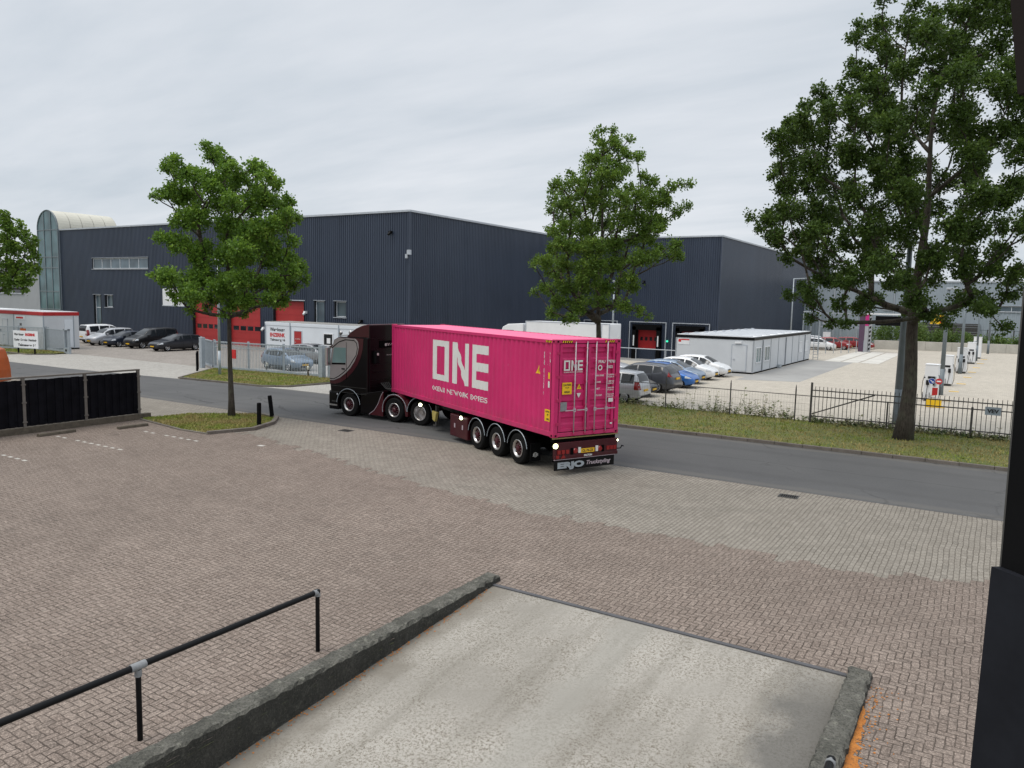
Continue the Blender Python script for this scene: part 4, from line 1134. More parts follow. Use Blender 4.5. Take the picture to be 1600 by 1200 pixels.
# ================================================================ LAMP POSTS, SIGNS
def lamppost(x, y, H, r, label, arm=None, mat='pole', door=True):
    t = thing('lamp_post', label, 'lamp post', (x, y, 0), 0, 'lamp posts')
    m = MB(); m.cyl((0, 0, 0), (0, 0, 1.6), r * 1.15, r, n=16); m.cyl((0, 0, 1.6), (0, 0, H), r, r * .62, n=16); m.build('pole', MT[mat], t, smooth=True)
    if door: MB().box(-.05, .05, -r * 1.25, -r * .9, .5, 1.0).build('hatch', MT[mat], t)
    m = MB()
    if arm:
        dx, dy = arm; m.tube([(0, 0, H - .05), (dx * .4, dy * .4, H + .06), (dx, dy, H + .1)], [.045, .04, .035], 8); hx, hy = dx, dy
        m.build('arm', MT[mat], t)
    else: hx = hy = 0
    m = MB(); m.box(hx - .14, hx + .5, hy - .13, hy + .13, H + (.04 if arm else -.02), H + (.15 if arm else .1)); m.build('lamp_head', MT['cap'], t, bevel=.03)
    return t
lamppost(6.4, 15.9, 8.0, .17, 'thick blue-grey lamp post directly left of the trunk of the big right tree')
l = lamppost(7.3, 31.2, 6.4, .13, 'blue-grey lamp post with an orange box sign, right of the big tree trunk')
lamppost(7.65, 50.4, 6.2, .13, 'blue-grey lamp post beside the third charger in the charging yard')
lamppost(8.4, 70.5, 6.0, .11, 'blue-grey lamp post beside the fourth and fifth chargers')
lamppost(9.3, 87.2, 6.6, .12, 'slim grey lamp post standing against the far concrete wall')
lamppost(-31.3, 8.9, 7.2, .085, 'slim pale grey lamp post in the grass behind the left street tree', mat='galv')
lamppost(-18.7, 40.0, 7.0, .10, 'slim grey lamp post behind the trunk of the middle tree, above the pink container', mat='galv')
lamppost(-9.0, 65.0, 8.2, .08, 'thin pale lamp post with a long horizontal arm in front of the dark rear hall', arm=(3.6, 2.2), mat='galv')
sg = thing('box_sign', 'orange box sign fixed high on the lamp post right of the big tree', 'sign', (6.95, 31.0, 4.3))
MB().box(-.5, .22, -.08, .08, 0, .55).build('panel', MT['yellow'], sg, bevel=.01)
for z in (.08, .32): MB().box(.02, .2, -.09, -.082, z, z + .14).build('red_mark', MT['lettr'], sg)
ts = thing('traffic_sign', 'blue and red round signs on a post in front of the nearest charger', 'traffic sign', (7.35, 24.3, 0))
MB().cyl((0, 0, 0), (0, 0, 1.62), .03, n=10).build('post', MT['galv'], ts)
def disc(parent, x, z, r, mat, y=-.05, nm='sign_disc'): return MB().lathe([(0, 0), (r, 0), (r, -.012), (0, -.012)], (x, y, z), 'y', 24).build(nm, MT[mat], parent)
MT['blue'] = plain('sign_blue', (0.02, 0.06, 0.30), .4)
a = disc(ts, -.165, 1.38, .16, 'white', -.05); disc(ts, -.165, 1.38, .145, 'blue', -.063, 'blue_field')
m = MB(); m.add([(-.25, -.077, 1.42), (-.22, -.077, 1.45), (-.12, -.077, 1.35), (-.08, -.077, 1.39), (-.08, -.077, 1.30), (-.17, -.077, 1.30), (-.14, -.077, 1.33)], [(0, 1, 2, 6), (3, 4, 5)]); m.build('arrow', MT['white'], ts, normals=False)
disc(ts, .165, 1.38, .16, 'lettr', -.05); MB().box(.06, .27, -.075, -.063, 1.35, 1.42).build('white_bar', MT['white'], ts)
MB().box(-.16, .18, -.06, -.04, .55, 1.08).build('white_plate', MT['white'], ts)
MB().add([(-.12, -.064, 1.04), (.14, -.064, 1.04), (.14, -.064, .66)], [(0, 1, 2)]).add([(-.12, -.064, 1.04), (.14, -.064, .66), (-.12, -.064, .6)], [(0, 1, 2)]).build('brown_field', MT['redd'], ts, normals=False)
yb = thing('base_block', 'yellow block at the foot of the round traffic signs behind the bar fence', 'block', (7.35, 24.25, 0))
m = MB(); m.box(-.36, .36, -.25, .25, 0, .42); m.build('body', MT['yellow'], yb, bevel=.03); MB().box(-.3, .3, -.2, .2, .42, .43).build('top_pad', MT['ymark'], yb)

# ================================================================ CHARGERS
def charger(label, x, y, w=.95, H=2.06, screen=True, plain_=False):
    t = thing('vehicle_charger', label, 'charger', (x, y, 0), R_(-4), 'white charging posts in a row')
    m = MB(); m.prism([(-w/2, .14), (w/2, .14), (w/2 - .02, H), (-w/2 + .02, H)], -.38, .38, 'y'); m.build('housing', MT['white'], t, bevel=.03)
    MB().box(-w/2 + .05, w/2 - .05, -.34, .34, 0, .14).build('plinth', MT['galvd'], t)
    MB().box(-w/2 - .01, w/2 + .01, -.4, .4, H, H + .04).build('top_cover', MT['white'], t, bevel=.01)
    if plain_:
        m = MB()
        for i in range(9): m.box(-.28, .1, -.39, -.382, .5 + i * .16, .58 + i * .16)
        m.build('vent', MT['bgrey'], t); return t
    MB().box(-.16, .22, -.395, -.382, 1.28, 1.42).build('screen', MT['plast'], t)
    for xx in (-.14, .2):
        m = MB(); m.box(xx - .09, xx + .07, -.46, -.382, .92, 1.2); m.build('plug_holder', MT['plast'], t, bevel=.02)
        m = MB(); m.tube([(xx, -.44, .95), (xx - .02, -.5, .5), (xx - .08, -.5, .1), (xx - .2, -.48, .05), (xx - .22, -.46, .5)], [.018] * 5, 6); m.build('cable', MT['plast'], t)
    for sx in (-1, 1):
        m = MB(); m.tube([(sx * w / 2, -.1, 1.5), (sx * (w / 2 + .09), -.12, 1.1), (sx * (w / 2 + .12), -.14, .5), (sx * (w / 2 + .05), -.16, .12)], [.016] * 4, 6); m.build('cable', MT['plast'], t)
    MB().box(-.35, -.28, -.39, -.382, 1.3, 1.36).build('badge', MT['plast'], t)
    return t
charger('white charging post nearest the fence, behind the round traffic signs', 7.0, 27.4, .70)
charger('second white charging post from the fence, two plugs on its front', 7.25, 38.3, .70)
charger('third white charging post, partly hidden behind a lamp post', 7.7, 51.4, .72)
charger('fourth white charging post from the fence, right behind the third lamp post', 8.05, 65.2, .72)
charger('farthest white charging cabinet with a vented front at the end of the row', 8.35, 75.6, .78, 2.3, plain_=True)

# ================================================================ PORTAL, WALL, FAR YARD
pg = thing('gantry', 'dark plum and magenta portal frame with a black beam over the concrete slabs', 'gantry', (-3.2, 76.9, 0))
MB().box(-.6, .0, 0, 1.2, 0, 4.5).build('pillar', MT['plum'], pg)
m = MB(); m.box(0.02, .42, -.02, 1.0, 0, 4.5); p_ = m.build('pillar_front', MT['lgrey'], pg); MB().box(.03, .41, -.04, -.022, 3.1, 4.45).build('magenta_panel', MT['magenta'], p_)
m = MB()
for i in range(8): m.prism([(.5, .25 + i * .5), (.68, .35 + i * .5), (.68, .6 + i * .5), (.5, .5 + i * .5)], -.01, .3, 'y')
m.build('guide_blocks', MT['blackm'], pg)
MB().box(.46, .74, .02, .32, 0, 4.45).build('pillar_edge', MT['lgrey'], pg)
MB().box(3.95, 4.35, 0, .5, 0, 4.5).build('pillar', MT['magenta'], pg)
MB().box(1.1, 3.95, 0, .5, 3.2, 4.3).build('beam', MT['blackm'], pg)
MB().box(-.2, 4.3, -.1, .6, 4.45, 4.6).build('top_rail', MT['white'], pg)
tr = thing('steel_frame', 'pale steel post-and-rail frame in front of the far parked cars, left of the magenta portal', 'steel frame', (-8.2, 66, 0))
for i in range(9):
    x = .2 + i * .62; y = i * 1.2
    MB().box(x, x + .07, y, y + .07, 0, 1.45 if i > 2 else 4.6).build('post', MT['galv'], tr)
m = MB()
m.add([(.2, 0, 4.6), (1.5, 2.5, 4.6), (1.5, 2.5, 4.7), (.2, 0, 4.7), (.2, .1, 4.6), (1.5, 2.6, 4.6), (1.5, 2.6, 4.7), (.2, .1, 4.7)], [(0,1,2,3),(4,7,6,5),(0,4,5,1),(3,2,6,7)])
m.build('rail', MT['cap'], tr)
sh = thing('pipe_rack', 'pale grey lattice rack of steel bars behind the far white car', 'rack', (-9.5, 84, 0))
m = MB()
for i in range(8): m.box(i * .85, i * .85 + .06, 0, .06, 0, 4.5)
m.build('uprights', MT['galv'], sh)
m = MB()
for z in (2.6, 3.4, 4.4): m.box(0, 6.0, .07, .13, z, z + .1)
for i in range(7): m.box(.3 + i * .85, .85 + i * .85 - .1, .14, .2, 3.0, 3.35)
m.build('cross_bars', MT['cap'], sh)
MB().box(.5, 1.4, -.3, -.05, 0, 2.0).build('white_cabinet', MT['white'], sh)

cw = thing('concrete_wall', 'low pale precast concrete wall closing the charging yard in front of the bushes', 'wall', (-3.2, 86.4, 0), math.atan2(4.3, 15.6))
x = 0; i = 0
while x < 45:
    MB().box(x, x + 2.96, 0, .35, 0, 1.12 + random.uniform(-.01, .01)).build('block', MT['conc'], cw, bevel=.02); x += 2.98

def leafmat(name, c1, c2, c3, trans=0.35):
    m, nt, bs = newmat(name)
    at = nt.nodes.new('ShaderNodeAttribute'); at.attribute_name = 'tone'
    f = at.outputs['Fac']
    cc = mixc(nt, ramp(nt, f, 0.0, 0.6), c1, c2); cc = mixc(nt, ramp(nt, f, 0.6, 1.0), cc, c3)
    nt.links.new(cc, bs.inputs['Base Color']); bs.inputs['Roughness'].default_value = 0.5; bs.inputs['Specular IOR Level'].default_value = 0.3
    tl = nt.nodes.new('ShaderNodeBsdfTranslucent'); 
    nt.links.new(mixc(nt, 0.5, cc, c3), tl.inputs[0])
    mx_ = nt.nodes.new('ShaderNodeMixShader'); mx_.inputs[0].default_value = trans
    nt.links.new(bs.outputs[0], mx_.inputs[1]); nt.links.new(tl.outputs[0], mx_.inputs[2])
    nt.links.new(mx_.outputs[0], nt.nodes['Material Output'].inputs[0])
    return m
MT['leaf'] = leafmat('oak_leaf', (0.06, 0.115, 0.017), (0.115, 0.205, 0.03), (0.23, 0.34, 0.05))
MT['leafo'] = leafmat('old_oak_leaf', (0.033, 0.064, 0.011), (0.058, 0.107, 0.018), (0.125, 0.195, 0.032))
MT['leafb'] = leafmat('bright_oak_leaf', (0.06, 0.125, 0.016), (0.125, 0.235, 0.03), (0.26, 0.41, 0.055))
MT['leafd'] = leafmat('bush_leaf', (0.05, 0.09, 0.02), (0.10, 0.17, 0.035), (0.20, 0.26, 0.075))
def bark():
    m, nt, bs = newmat('bark')
    v = objc(nt)
    mp_ = nt.nodes.new('ShaderNodeMapping'); mp_.inputs['Scale'].default_value = (1, 1, 0.18); nt.links.new(v, mp_.inputs[0])
    a = noise(nt, mp_.outputs[0], 22, 5, .75); b = noise(nt, v, 2.2, 4)
    c = mixc(nt, ramp(nt, a, .35, .65), (0.026, 0.020, 0.015), (0.085, 0.071, 0.056))
    c = mixc(nt, ramp(nt, b, .5, .7, 0, .5), c, (0.10, 0.115, 0.07))
    nt.links.new(c, bs.inputs['Base Color']); bs.inputs['Roughness'].default_value = .95
    bump(nt, bs, a, 1.0, .03); return m
MT['bark'] = bark()

def leaf_mesh(name, C, D, S, tone, mat, parent=None):
    """C leaf bases (n,3), D directions, S lengths: one kinked leaf quad each"""
    n = len(C)
    u = rng.normal(0, 1, (n, 3)); u -= (u * D).sum(1)[:, None] * D; u /= np.linalg.norm(u, axis=1)[:, None] + 1e-9
    w = S * rng.uniform(.28, .42, n)
    v = np.zeros((n, 4, 3))
    v[:, 0] = C; v[:, 1] = C + D * (S * .55)[:, None] + u * w[:, None]; v[:, 2] = C + D * S[:, None]; v[:, 3] = C + D * (S * .55)[:, None] - u * w[:, None]
    nn = np.cross(D, u); k = rng.normal(0, .12, n) * S
    v[:, 2] += nn * k[:, None]
    me = bpy.data.meshes.new(name)
    me.vertices.add(n*4); me.vertices.foreach_set('co', v.ravel().astype(np.float32))
    me.loops.add(n*4); me.loops.foreach_set('vertex_index', np.arange(n*4, dtype=np.int32))
    me.polygons.add(n); me.polygons.foreach_set('loop_start', np.arange(0, n*4, 4, dtype=np.int32)); me.polygons.foreach_set('loop_total', np.full(n, 4, np.int32))
    me.update()
    at = me.attributes.new('tone', 'FLOAT', 'POINT'); at.data.foreach_set('value', np.repeat(tone, 4).astype(np.float32))
    me.materials.append(mat)
    o = bpy.data.objects.new(name, me); COL.objects.link(o)
    if parent: o.parent = parent
    return o

def tree(label, loc, lobes, trunk, leaf='leaf', dens=1.0, size=.12, depth=.9, seed=1, lean=0.0, kink=0.0, small=.8, name='street_tree', cat='tree', back=True, upk=.55, wood=1.0):
    """lobes: (across, height, radius) in the vertical plane facing the street view; depth is filled in"""
    global rng
    rng = np.random.default_rng(seed)
    t = thing(name, label, cat, loc, yaw, 'street trees')
    L = np.array(lobes, float)
    zc = L[:, 1]; zmin, zmax = zc.min(), zc.max()
    # crown half width against height
    def halfw(z):
        s = L[np.abs(L[:, 1] - z) < 1.0]
        return max(.4, (s[:, 0].max() - s[:, 0].min()) / 2) if len(s) else .6
    base_r, top_z, h0 = trunk
    cx = lambda z: lean * z + kink * math.sin(z * .9)
    P3 = []
    for a, z, r in L:
        hw = halfw(z); c0 = cx(z)
        q = max(0.0, 1 - ((a - c0) / (hw + .3)) ** 2) ** .5 * hw * depth
        if back:
            k = 2 if q > 1.2 * r + .4 else 1
        else: k = 1
        if k == 2:
            d = q * rng.uniform(.35, .95)
            P3.append((a, d, z, r)); P3.append((a + rng.normal(0, .15), -q * rng.uniform(.2, .9), z + rng.normal(0, .15), r * .95))
        else: P3.append((a, rng.uniform(-1, 1) * q, z, r))
    # wood
    m = MB()
    zs = np.linspace(0, top_z, 14)
    rad = [base_r * (1.35 if i == 0 else 1.08 if i == 1 else 1) * (1 - .88 * (z / top_z) ** .85) for i, z in enumerate(zs)]
    m.tube([(cx(z), .02 * math.sin(z * 2), z - (.1 if z == 0 else 0)) for z in zs], rad, 14)
    tk = m.build('trunk', MT['bark'], t, smooth=True)
    # limbs grown outwards: each crown lobe hangs on the nearest limb that leads to it
    nodes = [[Vector((cx(z), 0, z)), None, (z - h0) * .25, 0] for z in np.linspace(h0, top_z * .96, 26)]
    nt0 = len(nodes)
    order = sorted(P3, key=lambda p: math.hypot(p[0] - cx(p[2]), p[1]) + .15 * p[2])
    edges = []
    for a, b, z, r in order:
        P = Vector((a, b, z)); best = None
        for i, (q, par, cst, _) in enumerate(nodes):
            d = P - q; hd = math.hypot(d.x, d.y)
            c_ = d.length + cst + 2.2 * max(0, upk * hd - d.z) + (.35 * hd if i < nt0 else 0)
            if best is None or c_ < best[0]: best = (c_, i)
        i0 = best[1]; q0 = nodes[i0][0]; L_ = (P - q0).length; prev = i0
        k = max(2, int(L_ / .55))
        for j in range(1, k + 1):
            f = j / k; p = q0.lerp(P, f)
            if j < k: p += Vector((rng.normal(0, .05), rng.normal(0, .05), rng.normal(0, .03) - .10 * L_ * f * (1 - f)))
            nodes.append([p, prev, nodes[prev][2] + .22 * L_ / k, 0]); prev = len(nodes) - 1
        nodes[prev][3] += 1
    cnt = [n_[3] for n_ in nodes]
    for i in range(len(nodes) - 1, nt0 - 1, -1):
        if nodes[i][1] is not None: cnt[nodes[i][1]] += cnt[i]
    rad_n = lambda i: wood * (.008 + .0155 * cnt[i] ** .56)
    m = MB()
    for i in range(nt0, len(nodes)):
        q, par, _, _ = nodes[i]; p = nodes[par][0]
        m.tube([p, q], [min(rad_n(i) * 1.12, rad_n(par) if par >= nt0 else 9), rad_n(i)], 6)
    for a, b, z, r in P3:
        e_ = Vector((a, b, z))
        for _ in range(4):
            dd = Vector((rng.normal(0, 1), rng.normal(0, 1), rng.normal(.3, .8))).normalized() * r * .85
            m.tube([e_, e_ + dd * .5 + Vector((0, 0, .03)), e_ + dd], [.009 * wood, .006 * wood, .003], 4)
    m.build('branches', MT['bark'], t, smooth=True)
    # leaves in twig-sized clumps
    Cs, Ds, Ss, Ts = [], [], [], []
    for a, b, z, r in P3:
        ntw = max(3, int(round(dens * 30 * (r / .6) ** 2)))
        out_ = np.array([a - cx(z), b, (z - (zmin + zmax) / 2) * .6 + .7]); out_ /= np.linalg.norm(out_) + 1e-9
        for _ in range(ntw):
            d = rng.normal(0, 1, 3) + out_ * .7; d /= np.linalg.norm(d)
            rad_ = r * small * rng.uniform(.25, 1.0) ** .5
            c = np.array([a, b, z]) + d * rad_ * np.array([1, 1, .85])
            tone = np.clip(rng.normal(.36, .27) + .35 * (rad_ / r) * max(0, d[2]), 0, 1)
            k = int(rng.integers(9, 17))
            ax = d + rng.normal(0, .5, 3) + np.array([0, 0, .25]); ax /= np.linalg.norm(ax)
            s = rng.uniform(-.5, .5, k) * .26
            cc = c + ax * s[:, None] + rng.normal(0, .055, (k, 3)) * (1 if size < .15 else size / .12)
            dd = ax * .5 + rng.normal(0, .75, (k, 3)); dd /= np.linalg.norm(dd, axis=1)[:, None]
            Cs.append(cc); Ds.append(dd); Ss.append(size * rng.uniform(.7, 1.25, k)); Ts.append(np.clip(tone + rng.normal(0, .07, k), 0, 1))
    C_ = np.concatenate(Cs)
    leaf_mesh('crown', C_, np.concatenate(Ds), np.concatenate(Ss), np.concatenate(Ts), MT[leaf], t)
    print('tree', label[:20], len(C_))
    return t

def bush(label, loc, w, h, n, seed, d=1.5, size=.22, mat='leafd'):
    r = np.random.default_rng(seed); global rng; rng = r
    t = thing('bush', label, 'bush', loc, 0, 'bushes behind the concrete wall')
    m = MB()
    for i in range(12):
        x = r.uniform(-w / 2, w / 2) * .8; m.tube([(x * .3, 0, 0), (x * .7, r.uniform(-.3, .3), h * .4), (x, r.uniform(-.5, .5), h * .8)], [.05, .03, .012], 5)
    m.build('stems', MT['bark'], t)
    C = r.uniform(-1, 1, (n, 3)); C /= np.maximum(1, np.linalg.norm(C, axis=1))[:, None]
    k = 26; cen = r.uniform(-1, 1, (k, 2)); idx = r.integers(0, k, n)
    X = cen[idx, 0] * w / 2 + C[:, 0] * w * .13; Yy = cen[idx, 1] * d + C[:, 1] * .6
    top = h * (.55 + .4 * np.sqrt(np.clip(1 - (cen[idx, 0]) ** 2, 0, 1)) * (0.75 + .25 * np.sin(idx * 2.3)))
    Z = (np.abs(C[:, 2]) * .6 + .4 * r.random(n)) * top
    D = r.normal(0, 1, (n, 3)); D /= np.linalg.norm(D, axis=1)[:, None]
    leaf_mesh('foliage', np.stack([X, Yy, Z], 1), D, size * r.uniform(.7, 1.3, n), np.clip(.45 + .3 * np.sin(idx * 1.7) + r.normal(0, .12, n), 0, 1), MT[mat], t)
bush('tall dark green bush behind the magenta portal, left of the big tree trunk', (-0.4, 90.5, 0), 6.6, 5.0, 6200, 21, 1.6)
bush('rounded light green bush behind the concrete wall, right of the big tree trunk', (4.6, 92.5, 0), 5.4, 3.6, 4200, 22, 1.2)
bush('low brownish bush behind the concrete wall between two lamp posts', (9.0, 93.6, 0), 4.8, 2.9, 3000, 23, 1.0)
bush('reddish green low bush at the right end of the concrete wall', (13.2, 94.8, 0), 4.6, 2.8, 3000, 24, 1.0)
bush('green bush by the right picture edge behind the concrete wall', (17.4, 95.9, 0), 5.2, 3.3, 3000, 25, 1.0)
gate('wire_fence', 'thin mesh fence on slim posts behind the bushes at the far hall', (-3, 97.5), (30, 101), 2.6, pitch=.6, mat='galvd', frame=.04, cat='fence')
# ================================================================ TREES (crown lobes: across, height, radius in metres)
L1= [(-0.61,10.88,0.34),(-0.35,10.47,0.44),(-2.3,10.24,0.29),(-2.31,9.87,0.34),(-1.54,9.98,0.44),(-1.0,9.71,0.59),(-0.27,9.73,0.59),(0.65,10.12,0.49),(1.1,10.32,0.34),(0.54,9.46,0.59),(-1.74,9.04,0.59),(-2.46,9.11,0.34),(-1.11,8.77,0.68),(-0.19,8.98,0.59),(1.73,9.59,0.44),(2.08,8.94,0.44),(1.35,8.83,0.59),(0.71,8.53,0.59),(2.26,8.38,0.44),(1.71,8.08,0.59),(-1.58,8.1,0.59),(-0.66,7.84,0.68),(0.25,7.76,0.68),(0.97,7.59,0.68),(2.43,7.34,0.39),(-2.23,7.23,0.39),(-1.61,6.96,0.59),(-0.78,6.79,0.73),(0.13,6.81,0.73),(1.14,6.74,0.73),(1.97,6.57,0.63),(2.6,6.3,0.44),(2.88,5.82,0.29),(-2.37,5.7,0.44),(-1.62,5.81,0.59),(-0.8,5.74,0.68),(0.21,5.66,0.68),(1.23,5.69,0.68),(2.05,5.61,0.59),(-1.92,5.13,0.44),(-1.28,4.96,0.54),(-0.45,4.98,0.54),(0.38,4.8,0.49),(1.12,4.92,0.49),(1.86,4.93,0.39),(-1.38,4.47,0.24),(0.19,4.31,0.24),(-2.77,5.88,0.21),(-2.69,9.06,0.2)]
L2= [(-0.45,12.79,0.26),(0.23,12.89,0.26),(0.39,12.5,0.33),(-0.25,12.48,0.28),(0.98,12.51,0.26),(-0.01,12.04,0.42),(0.54,11.97,0.42),(1.47,11.81,0.26),(1.21,11.44,0.33),(-0.83,11.76,0.24),(-0.54,11.31,0.52),(0.29,11.33,0.56),(0.84,11.35,0.42),(-1.53,10.84,0.26),(-1.8,10.48,0.33),(-2.34,10.29,0.24),(-2.24,9.84,0.38),(-1.59,9.85,0.47),(-0.88,10.5,0.42),(-0.05,10.52,0.61),(0.59,10.62,0.47),(1.42,10.64,0.42),(2.16,10.48,0.42),(2.73,10.22,0.38),(3.45,10.59,0.28),(3.91,10.65,0.24),(3.77,9.61,0.33),(3.32,9.32,0.38),(2.93,9.86,0.42),(2.01,9.84,0.56),(1.27,9.82,0.56),(0.53,9.72,0.56),(-0.29,9.61,0.66),(-1.03,9.41,0.56),(-1.85,9.21,0.47),(-2.41,9.47,0.26),(-2.29,8.47,0.42),(-1.55,8.58,0.56),(-0.63,8.6,0.66),(0.29,8.8,0.66),(1.21,8.91,0.56),(2.04,8.93,0.56),(2.79,8.86,0.42),(2.26,8.21,0.56),(1.43,8.1,0.56),(0.51,7.89,0.66),(-0.51,7.69,0.66),(-1.44,7.76,0.56),(-2.17,7.56,0.47),(-2.9,7.08,0.28),(-3.09,6.94,0.19),(-2.43,6.91,0.42),(-1.69,6.93,0.56),(-0.75,6.76,0.66),(0.27,6.79,0.61),(1.19,7.18,0.52),(2.02,7.38,0.47),(2.75,7.67,0.42),(3.22,7.4,0.38),(3.39,7.78,0.28),(1.84,7.01,0.28),(-1.75,5.91,0.56),(-0.82,5.84,0.66),(0.12,5.86,0.56),(0.95,5.97,0.47),(-2.4,5.62,0.38),(-3.05,5.51,0.24),(-1.92,5.07,0.47),(-0.98,5.0,0.56),(-0.04,5.11,0.47),(0.8,5.04,0.42),(1.47,4.77,0.28),(1.94,4.6,0.21),(-2.09,4.51,0.33),(-1.42,4.24,0.33),(-2.42,6.45,0.28),(1.31,6.44,0.33)]
L3= [(-2.05,15.86,0.43),(-1.47,15.68,0.38),(-2.32,15.36,0.43),(-1.78,14.98,0.54),(-0.95,14.9,0.48),(-0.34,15.01,0.54),(0.39,16.11,0.54),(0.24,15.42,0.64),(1.04,15.73,0.64),(1.82,16.14,0.64),(2.45,15.96,0.64),(1.71,15.06,0.64),(2.55,14.88,0.64),(-2.35,14.38,0.38),(-1.51,14.2,0.64),(-0.59,14.22,0.64),(0.32,14.43,0.64),(1.27,14.16,0.64),(2.32,13.98,0.64),(-3.52,13.46,0.43),(-3.69,12.95,0.32),(-2.99,13.17,0.48),(-4.55,12.58,0.32),(-2.65,12.78,0.54),(-1.86,13.29,0.59),(-1.03,13.31,0.64),(0.01,13.23,0.75),(1.05,13.16,0.75),(2.09,13.08,0.64),(3.02,13.1,0.54),(-4.78,12.03,0.48),(-4.05,12.04,0.54),(-5.67,11.4,0.38),(-5.15,11.41,0.48),(-4.42,11.33,0.59),(-3.52,11.95,0.64),(-2.69,11.97,0.64),(-1.77,12.19,0.64),(-0.85,12.31,0.7),(0.19,12.24,0.75),(1.24,12.16,0.75),(2.18,12.08,0.54),(3.09,12.3,0.54),(-5.43,10.8,0.32),(-4.48,10.61,0.59),(-3.66,10.94,0.64),(-2.73,11.06,0.64),(-1.8,11.08,0.7),(-0.76,11.1,0.7),(0.28,11.13,0.75),(1.23,11.05,0.64),(2.05,11.16,0.54),(2.97,11.39,0.59),(3.55,11.91,0.54),(-5.59,9.98,0.27),(-4.94,9.58,0.54),(-4.12,9.91,0.59),(-3.29,10.03,0.64),(-2.35,10.05,0.7),(-1.3,10.07,0.7),(-0.26,10.1,0.75),(0.79,10.12,0.7),(1.82,10.24,0.64),(2.75,10.37,0.59),(3.57,10.59,0.54),(-6.34,8.42,0.27),(-6.0,8.01,0.27),(-5.6,8.33,0.43),(-4.98,8.65,0.59),(-4.16,8.88,0.64),(-3.22,9.0,0.7),(-2.28,9.02,0.7),(-1.23,9.05,0.75),(-0.18,9.07,0.75),(0.87,9.09,0.7),(1.91,9.22,0.64),(2.84,9.34,0.64),(3.66,9.57,0.54),(-5.35,7.82,0.38),(-4.61,7.73,0.54),(-3.68,7.96,0.64),(-2.72,7.88,0.7),(-1.67,7.9,0.75),(-0.61,7.92,0.75),(0.44,7.95,0.75),(1.48,8.07,0.64),(2.42,8.2,0.59),(3.36,8.32,0.48),(-4.46,7.0,0.38),(-3.73,7.23,0.43),(-2.87,7.04,0.54),(-1.92,7.06,0.59),(-0.97,7.08,0.64),(0.08,7.1,0.64),(1.03,7.23,0.64),(2.07,7.36,0.59),(2.91,7.48,0.48),(3.75,7.5,0.43),(-3.14,6.3,0.43),(-3.43,5.87,0.43),(-4.16,5.64,0.43),(-4.69,5.53,0.32),(-2.6,6.21,0.54),(-1.76,6.33,0.54),(-0.91,6.24,0.48),(0.57,6.28,0.54),(1.41,6.4,0.59),(2.26,6.42,0.54),(3.2,6.54,0.48),(3.71,6.77,0.38),(-3.18,5.24,0.43),(-3.25,4.71,0.32),(-2.91,4.5,0.32),(-1.07,5.5,0.54),(-0.62,5.19,0.54),(0.85,5.54,0.43),(1.4,5.34,0.54),(2.05,5.15,0.48),(2.55,5.58,0.43),(3.37,5.92,0.38),(1.1,5.02,0.38),(2.31,4.62,0.38),(0.92,17.09,0.75),(1.94,17.11,0.75),(2.8,16.55,0.64),(1.38,17.68,0.64),(2.31,17.51,0.64),(3.51,15.59,0.64),(3.9,13.62,0.64),(4.2,11.62,0.64),(4.45,10.1,0.64),(4.39,8.55,0.54)]
L0= [(2.84,11.28,0.75),(4.13,10.58,0.45),(3.22,9.98,0.9),(4.4,9.86,0.75),(5.26,9.29,0.6),(3.45,8.67,0.9),(4.77,8.41,0.9),(5.49,7.98,0.45),(3.09,7.34,0.9),(4.27,7.07,0.9),(5.3,6.95,0.6),(3.32,6.02,0.9),(4.51,5.9,0.82),(2.84,5.27,0.6),(4.32,5.16,0.37),(5.71,9.45,0.22),(2.96,10.7,0.75),(1.69,9.07,1.2),(1.28,6.86,1.2),(1.78,10.82,0.9),(0.32,8.31,1.35),(0.07,6.39,1.05),(-0.76,7.55,1.05)]

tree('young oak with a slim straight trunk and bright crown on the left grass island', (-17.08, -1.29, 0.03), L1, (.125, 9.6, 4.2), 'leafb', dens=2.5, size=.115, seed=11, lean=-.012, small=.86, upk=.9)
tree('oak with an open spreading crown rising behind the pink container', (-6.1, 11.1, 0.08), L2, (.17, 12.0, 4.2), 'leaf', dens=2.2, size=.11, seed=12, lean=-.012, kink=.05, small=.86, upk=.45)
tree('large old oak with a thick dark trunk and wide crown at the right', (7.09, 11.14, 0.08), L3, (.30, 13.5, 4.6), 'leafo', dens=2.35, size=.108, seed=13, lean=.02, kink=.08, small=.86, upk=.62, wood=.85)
tree('broad tree half cut off by the left picture edge in front of the glazed tower', (-66, 10, 0), L0, (.3, 10.5, 3.5), 'leaf', dens=.5, size=.26, seed=14, small=.9, wood=1.5)
